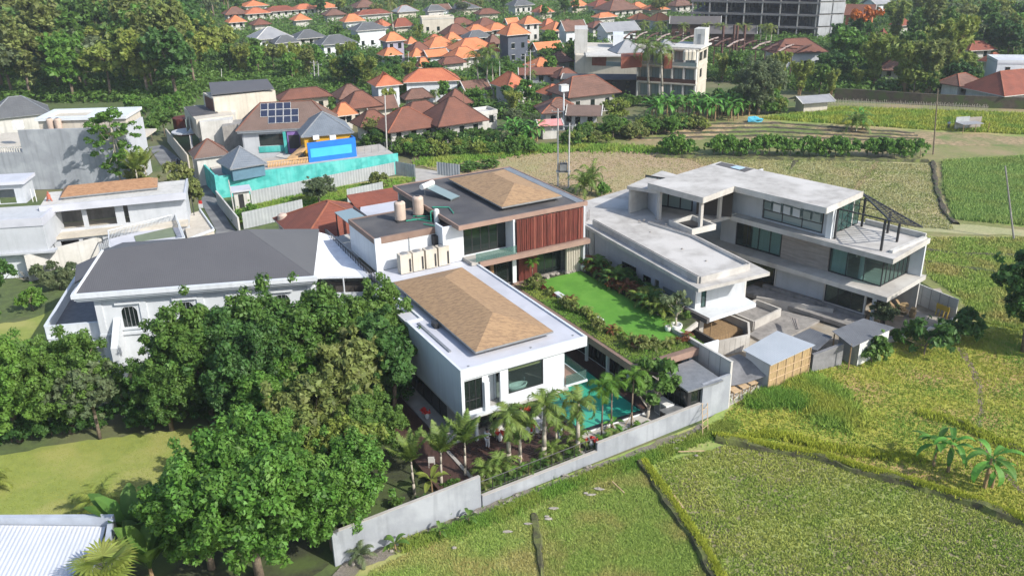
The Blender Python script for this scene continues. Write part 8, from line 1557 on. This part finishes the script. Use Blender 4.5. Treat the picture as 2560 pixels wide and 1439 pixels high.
tbq = at(1325, 1075, .47); t = thing('buffet_table', 'table under a white cloth on the deck', 'table', tbq); f_ = Fr(tbq, 29); obj('cloth', MB().box(f_, -.9, .9, -.4, .4, .47, 1.22), M['clothwhite'], t); obj('runner', MB().box(f_, -.2, .2, -.41, .41, .6, 1.225), M['red'], t)
for k, (x, y) in enumerate(((1245, 1095), (1258, 1085), (1340, 1090), (1360, 1082), (1080, 1165))):
    q = at(x, y, .47); t = thing('chair', 'pale chair on the villa deck', 'chair', q, 'pale chairs on the villa deck'); f_ = Fr(q, 20 + 40 * k)
    obj('seat', MB().box(f_, -.22, .22, -.22, .22, .9, .95), M['offwhite'], t); obj('backrest', MB().box(f_, -.22, .22, .18, .22, .96, 1.4), M['offwhite'], t)
    for dx in (-.19, .19):
        for dy in (-.19, .19): obj('leg', MB().tube(f_.p3(dx, dy, .47), f_.p3(dx, dy, .9), .02, .02, 4), M['offwhite'], t)
t = thing('bathtub', 'white oval bathtub behind the wide villa window', 'bathtub', V.p3(28.3, 50.7, 3.26)); tb_ = MB(); n = 16; c = V.p3(28.3, 50.6, 3.26)
for z, r in ((0, .6), (.35, .85), (.6, 1.0), (.62, .88), (.3, .75)):
    for i in range(n): a = 2 * math.pi * i / n; p = V.u * (math.cos(a) * .85 * r) + V.v * (math.sin(a) * .42 * r); tb_.v.append((c.x + p.x, c.y + p.y, c.z + z))
for j in range(4):
    for i in range(n): i2 = (i + 1) % n; tb_.f.append((j * n + i, j * n + i2, (j + 1) * n + i2, (j + 1) * n + i))
tb_.f.append(tuple(range(4 * n, 5 * n))); obj('tub', tb_, M['potwhite'], t, smooth=True); obj('tap', MB().tube(V.p3(29.1, 50.9, 3.26), V.p3(29.1, 50.9, 4.1), .02).tube(V.p3(29.1, 50.9, 4.1), V.p3(28.9, 50.85, 4.1), .02), M['greymetal'], t)
# scattered bits in the grass
for k, (x, y) in enumerate([(1465, 1232), (1494, 1220), (1385, 1270), (1367, 1290), (1372, 1296), (1268, 1328), (1135, 1368), (1320, 1308), (1500, 1222), (1740, 1138), (1685, 1105), (1700, 1100), (1712, 1092), (1690, 1120), (1478, 1236)]):
    setp(obj('stone', MB().blob(at(x, y, .1), .16 + .1 * (k % 3), .12, .08, k), M['rubble']), 'pale stone or rubble lump lying in the grass below the boundary wall', 'stone', 'pale stones in the grass below the wall')
for k in range(26): x = random.uniform(880, 1480); setp(obj('stone', MB().blob(at(x, 1412 - (x - 860) * .402 + random.uniform(-4, 14), .08), .13, .11, .08, 60 + k), M['rubble']), 'small stone in the gravel strip at the wall foot', 'stone', 'stones in the gravel strip')
for (a, b, lb) in (((1683, 1246), (1708, 1280), 'pale plank lying beside the earth bank'), ((1530, 1212), (1560, 1240), 'thin grey branch lying in the grass paddy'), ((1695, 1137), (1760, 1135), 'pale scrap of sheet at the top of the stubble paddy')):
    setp(obj('plank', MB().wall(at(*a, 0), at(*b, 0), .28, .34, .16 if 'plank' in lb else .06), M['boardpale']), lb, 'plank' if 'plank' in lb else 'debris')
# motorbikes
def bike(x, y, ang, lb, z=0):
    q = at(x, y, z); t = thing('motorbike', lb, 'motorbike', q); f_ = Fr(q, ang)
    for dx in (-.6, .6):
        mb = MB(); c = f_.p3(dx, 0, z + .28); n = 14
        for r, yy in ((.28, -.05), (.28, .05)): pass
        a, b = f_.p3(dx, -.05, z + .28), f_.p3(dx, .05, z + .28); w_ = obj('wheel', MB().tube(a, b, .29, .29, 14), M['black'], t); obj('rim', MB().tube(f_.p3(dx, -.06, z + .28), f_.p3(dx, .06, z + .28), .15, .15, 10), M['greymetal'], w_)
    obj('body', MB().path([f_.p3(-.75, 0, z + .75), f_.p3(-.3, 0, z + .62), f_.p3(.15, 0, z + .45), f_.p3(.5, 0, z + .85)], [.1, .16, .12, .08], 8), M['clothdark'], t); obj('seat', MB().path([f_.p3(-.7, 0, z + .82), f_.p3(-.05, 0, z + .76)], [.1, .12], 8), M['black'], t); obj('handlebar', MB().tube(f_.p3(.5, -.3, z + 1.0), f_.p3(.5, .3, z + 1.0), .025).tube(f_.p3(.62, 0, z + .3), f_.p3(.48, 0, z + 1.0), .035), M['greymetal'], t)
bike(440, 412, 60, 'motorbike parked in the alley by the cream wall'); bike(1806, 985 - 40, 20, 'dusty motorbike under the grey tarpaulin awning'); bike(2027, 905, 30, 'bicycle like motorbike by the bamboo shed wall')
# ---------------------------------------------------------------- people
def chain(bm_pts, name, m, parent, sub=1):
    """one continuous skinned surface from joint chains: list of (points, radii, parent index)"""
    vs, es, rs = [], [], []
    for p, r, par in bm_pts:
        vs.append(p); rs.append(r)
        if par is not None: es.append((par, len(vs) - 1))
    me = bpy.data.meshes.new(name); me.from_pydata([tuple(Vector(v) - BASE[parent.name]) for v in vs], es, []); me.materials.append(m)
    o = bpy.data.objects.new(name, me); col.objects.link(o); o.parent = parent; BASE[o.name] = BASE[parent.name]
    sk = o.modifiers.new('skin', 'SKIN'); sk.use_smooth_shade = True; ss = o.modifiers.new('sub', 'SUBSURF'); ss.levels = sub; ss.render_levels = sub
    for i, r in enumerate(rs): me.skin_vertices[0].data[i].radius = (r, r); me.skin_vertices[0].data[i].use_root = False
    roots = [i for i, b in enumerate(bm_pts) if b[2] is None]
    for i in roots: me.skin_vertices[0].data[i].use_root = True
    return o
def person(q, face, label, top, bottom, lean=0.0, arms='down', crouch=0.0, h=1.65, headcol='hair'):
    """face: bearing in degrees the person looks at"""
    k = h / 1.7; a = R(face); F_ = Vector((math.cos(a), math.sin(a), 0)); S_ = Vector((-F_.y, F_.x, 0)); U_ = Vector((0, 0, 1)); q = Vector(q); t = thing('person', label, 'person', q)
    P = lambda f, s, u: q + F_ * f * k + S_ * s * k + U_ * u * k
    hp = .92 - crouch * .5; up = Vector((math.sin(lean), math.cos(lean)))
    def B(u, f=0, s=0): return P(f + up.x * (u), s, hp + up.y * u)
    J = []
    def add(p, r, par): J.append((p, r * k, par)); return len(J) - 1
    pel = add(B(0), .125, None); wai = add(B(.18), .115, pel); che = add(B(.38), .135, wai); nk0 = add(B(.52), .07, che); nk = add(B(.60, .01), .05, nk0); hd = add(B(.72, .02), .088, nk); hd2 = add(B(.80, .02), .075, hd)
    add(B(.70, .115), .018, hd)
    legs = []
    for s in (-1, 1):
        hpj = add(P(0, .09 * s, hp - .04), .095, pel); kn = add(P(.05 + crouch * .42, .10 * s, .48 - crouch * .02), .06, hpj); an = add(P(-.01, .10 * s, .09), .042, kn); add(P(.15, .11 * s, .035), .035, an); legs.append((hpj, kn, an))
        sh = add(B(.46, 0, .19 * s), .055, che)
        if arms == 'fore': el = add(B(.24, .14, .23 * s), .042, sh); wr_ = add(B(.22, .38, .16 * s), .03, el); d = F_
        elif arms == 'bend': el = add(B(.20, .05, .24 * s), .042, sh); wr_ = add(B(.05, .22, .2 * s), .03, el); d = (F_ - U_).normalized()
        else: el = add(B(.20, .0, .25 * s), .042, sh); wr_ = add(B(-.04, .05, .26 * s), .03, el); d = -U_
        wp = J[wr_][0]; pm = add(wp + d * .07 * k, .032, wr_); sd = S_ * s; nrm = d.cross(sd)
        for i, (off, ln) in enumerate(((-.03, .07), (-.01, .085), (.01, .08), (.03, .06))):
            b_ = add(wp + d * .10 * k + nrm * off * k, .010, pm); m_ = add(J[b_][0] + d * ln * .55 * k, .009, b_); add(J[m_][0] + (d * .8 - sd * .6).normalized() * ln * .5 * k, .008, m_)
        th = add(wp + d * .05 * k + nrm * -.045 * k, .011, pm); add(J[th][0] + (d + nrm * -.7).normalized() * .05 * k, .009, th)
    chain(J, 'body', M['skin'], t)
    C = [(B(-.06), .135 * k, None), (B(.18), .13 * k, 0), (B(.38), .15 * k, 1), (B(.50), .085 * k, 2)]
    for s in (-1, 1): C.append((B(.46, 0, .2 * s), .07 * k, 2)); i_ = len(C) - 1; C.append((J[[j for j in range(len(J)) if (J[j][0] - B(.46, 0, .19 * s)).length < 1e-4][0] + 1][0], .055 * k, i_))
    chain(C, 'shirt', top, t)
    D_ = [(B(0), .14 * k, None)]
    for s, (h_, kn, an) in zip((-1, 1), legs): D_.append((J[h_][0], .108 * k, 0)); i_ = len(D_) - 1; D_.append((J[kn][0], .075 * k, i_)); D_.append((J[kn][0].lerp(J[an][0], .85), .062 * k, i_ + 1))
    chain(D_, 'trousers', bottom, t)
    chain([(B(.77, -.015), .088 * k, None), (B(.83, .0), .07 * k, 0), (B(.70, -.055), .06 * k, 0)], 'hair', M[headcol], t)
    fc = MB()
    for s in (-1, 1): fc.blob(B(.735, .1, .032 * s), .011 * k, .011 * k, .009 * k, 1, 6, 4, 0)
    fc.blob(B(.675, .10, 0), .02 * k, .02 * k, .006 * k, 1, 6, 4, 0); obj('eyes_and_mouth', fc, M['hair'], t)
    er = MB()
    for s in (-1, 1): er.blob(B(.72, .01, .09 * s), .012 * k, .008 * k, .028 * k, 2, 6, 4, 0)
    obj('ears', er, M['skin'], t); return t
person(at(1219, 1121, .475), 60, 'person in white standing on the dark deck under the villa', M['clothwhite'], M['clothwhite'], arms='fore')
person(at(1398, 1104, .42), -20, 'person in a pale blue shirt bending over a plant behind the stout palms', M['clothblue'], M['clothblue'], lean=.5, arms='fore')
person(at(2275, 836, .1), 200, 'person in a green shirt crouching in the yard by the tin shed', M['clothgreen'], M['clothdark'], lean=.25, arms='bend', crouch=.7)
person(at(2370, 325, 0), 250, 'person in pale clothes standing in the upper field near the makeshift shelter', M['clothblue'], M['clothdark'], arms='down')
# ================================================================ thin air haze
hm = bpy.data.materials.new('thin_haze'); hm.use_nodes = True; hm.node_tree.nodes.clear(); hv = hm.node_tree.nodes.new('ShaderNodeVolumePrincipled'); ho_ = hm.node_tree.nodes.new('ShaderNodeOutputMaterial')
hv.inputs['Color'].default_value = (.86, .92, 1, 1); hv.inputs['Density'].default_value = .00022; hv.inputs['Anisotropy'].default_value = .2; hm.node_tree.links.new(hv.outputs[0], ho_.inputs['Volume'])
obj('haze', MB().prism([(-1450, -110), (1450, -110), (1450, 2650), (-1450, 2650)], -1.2, 37.5), hm, kind='stuff')
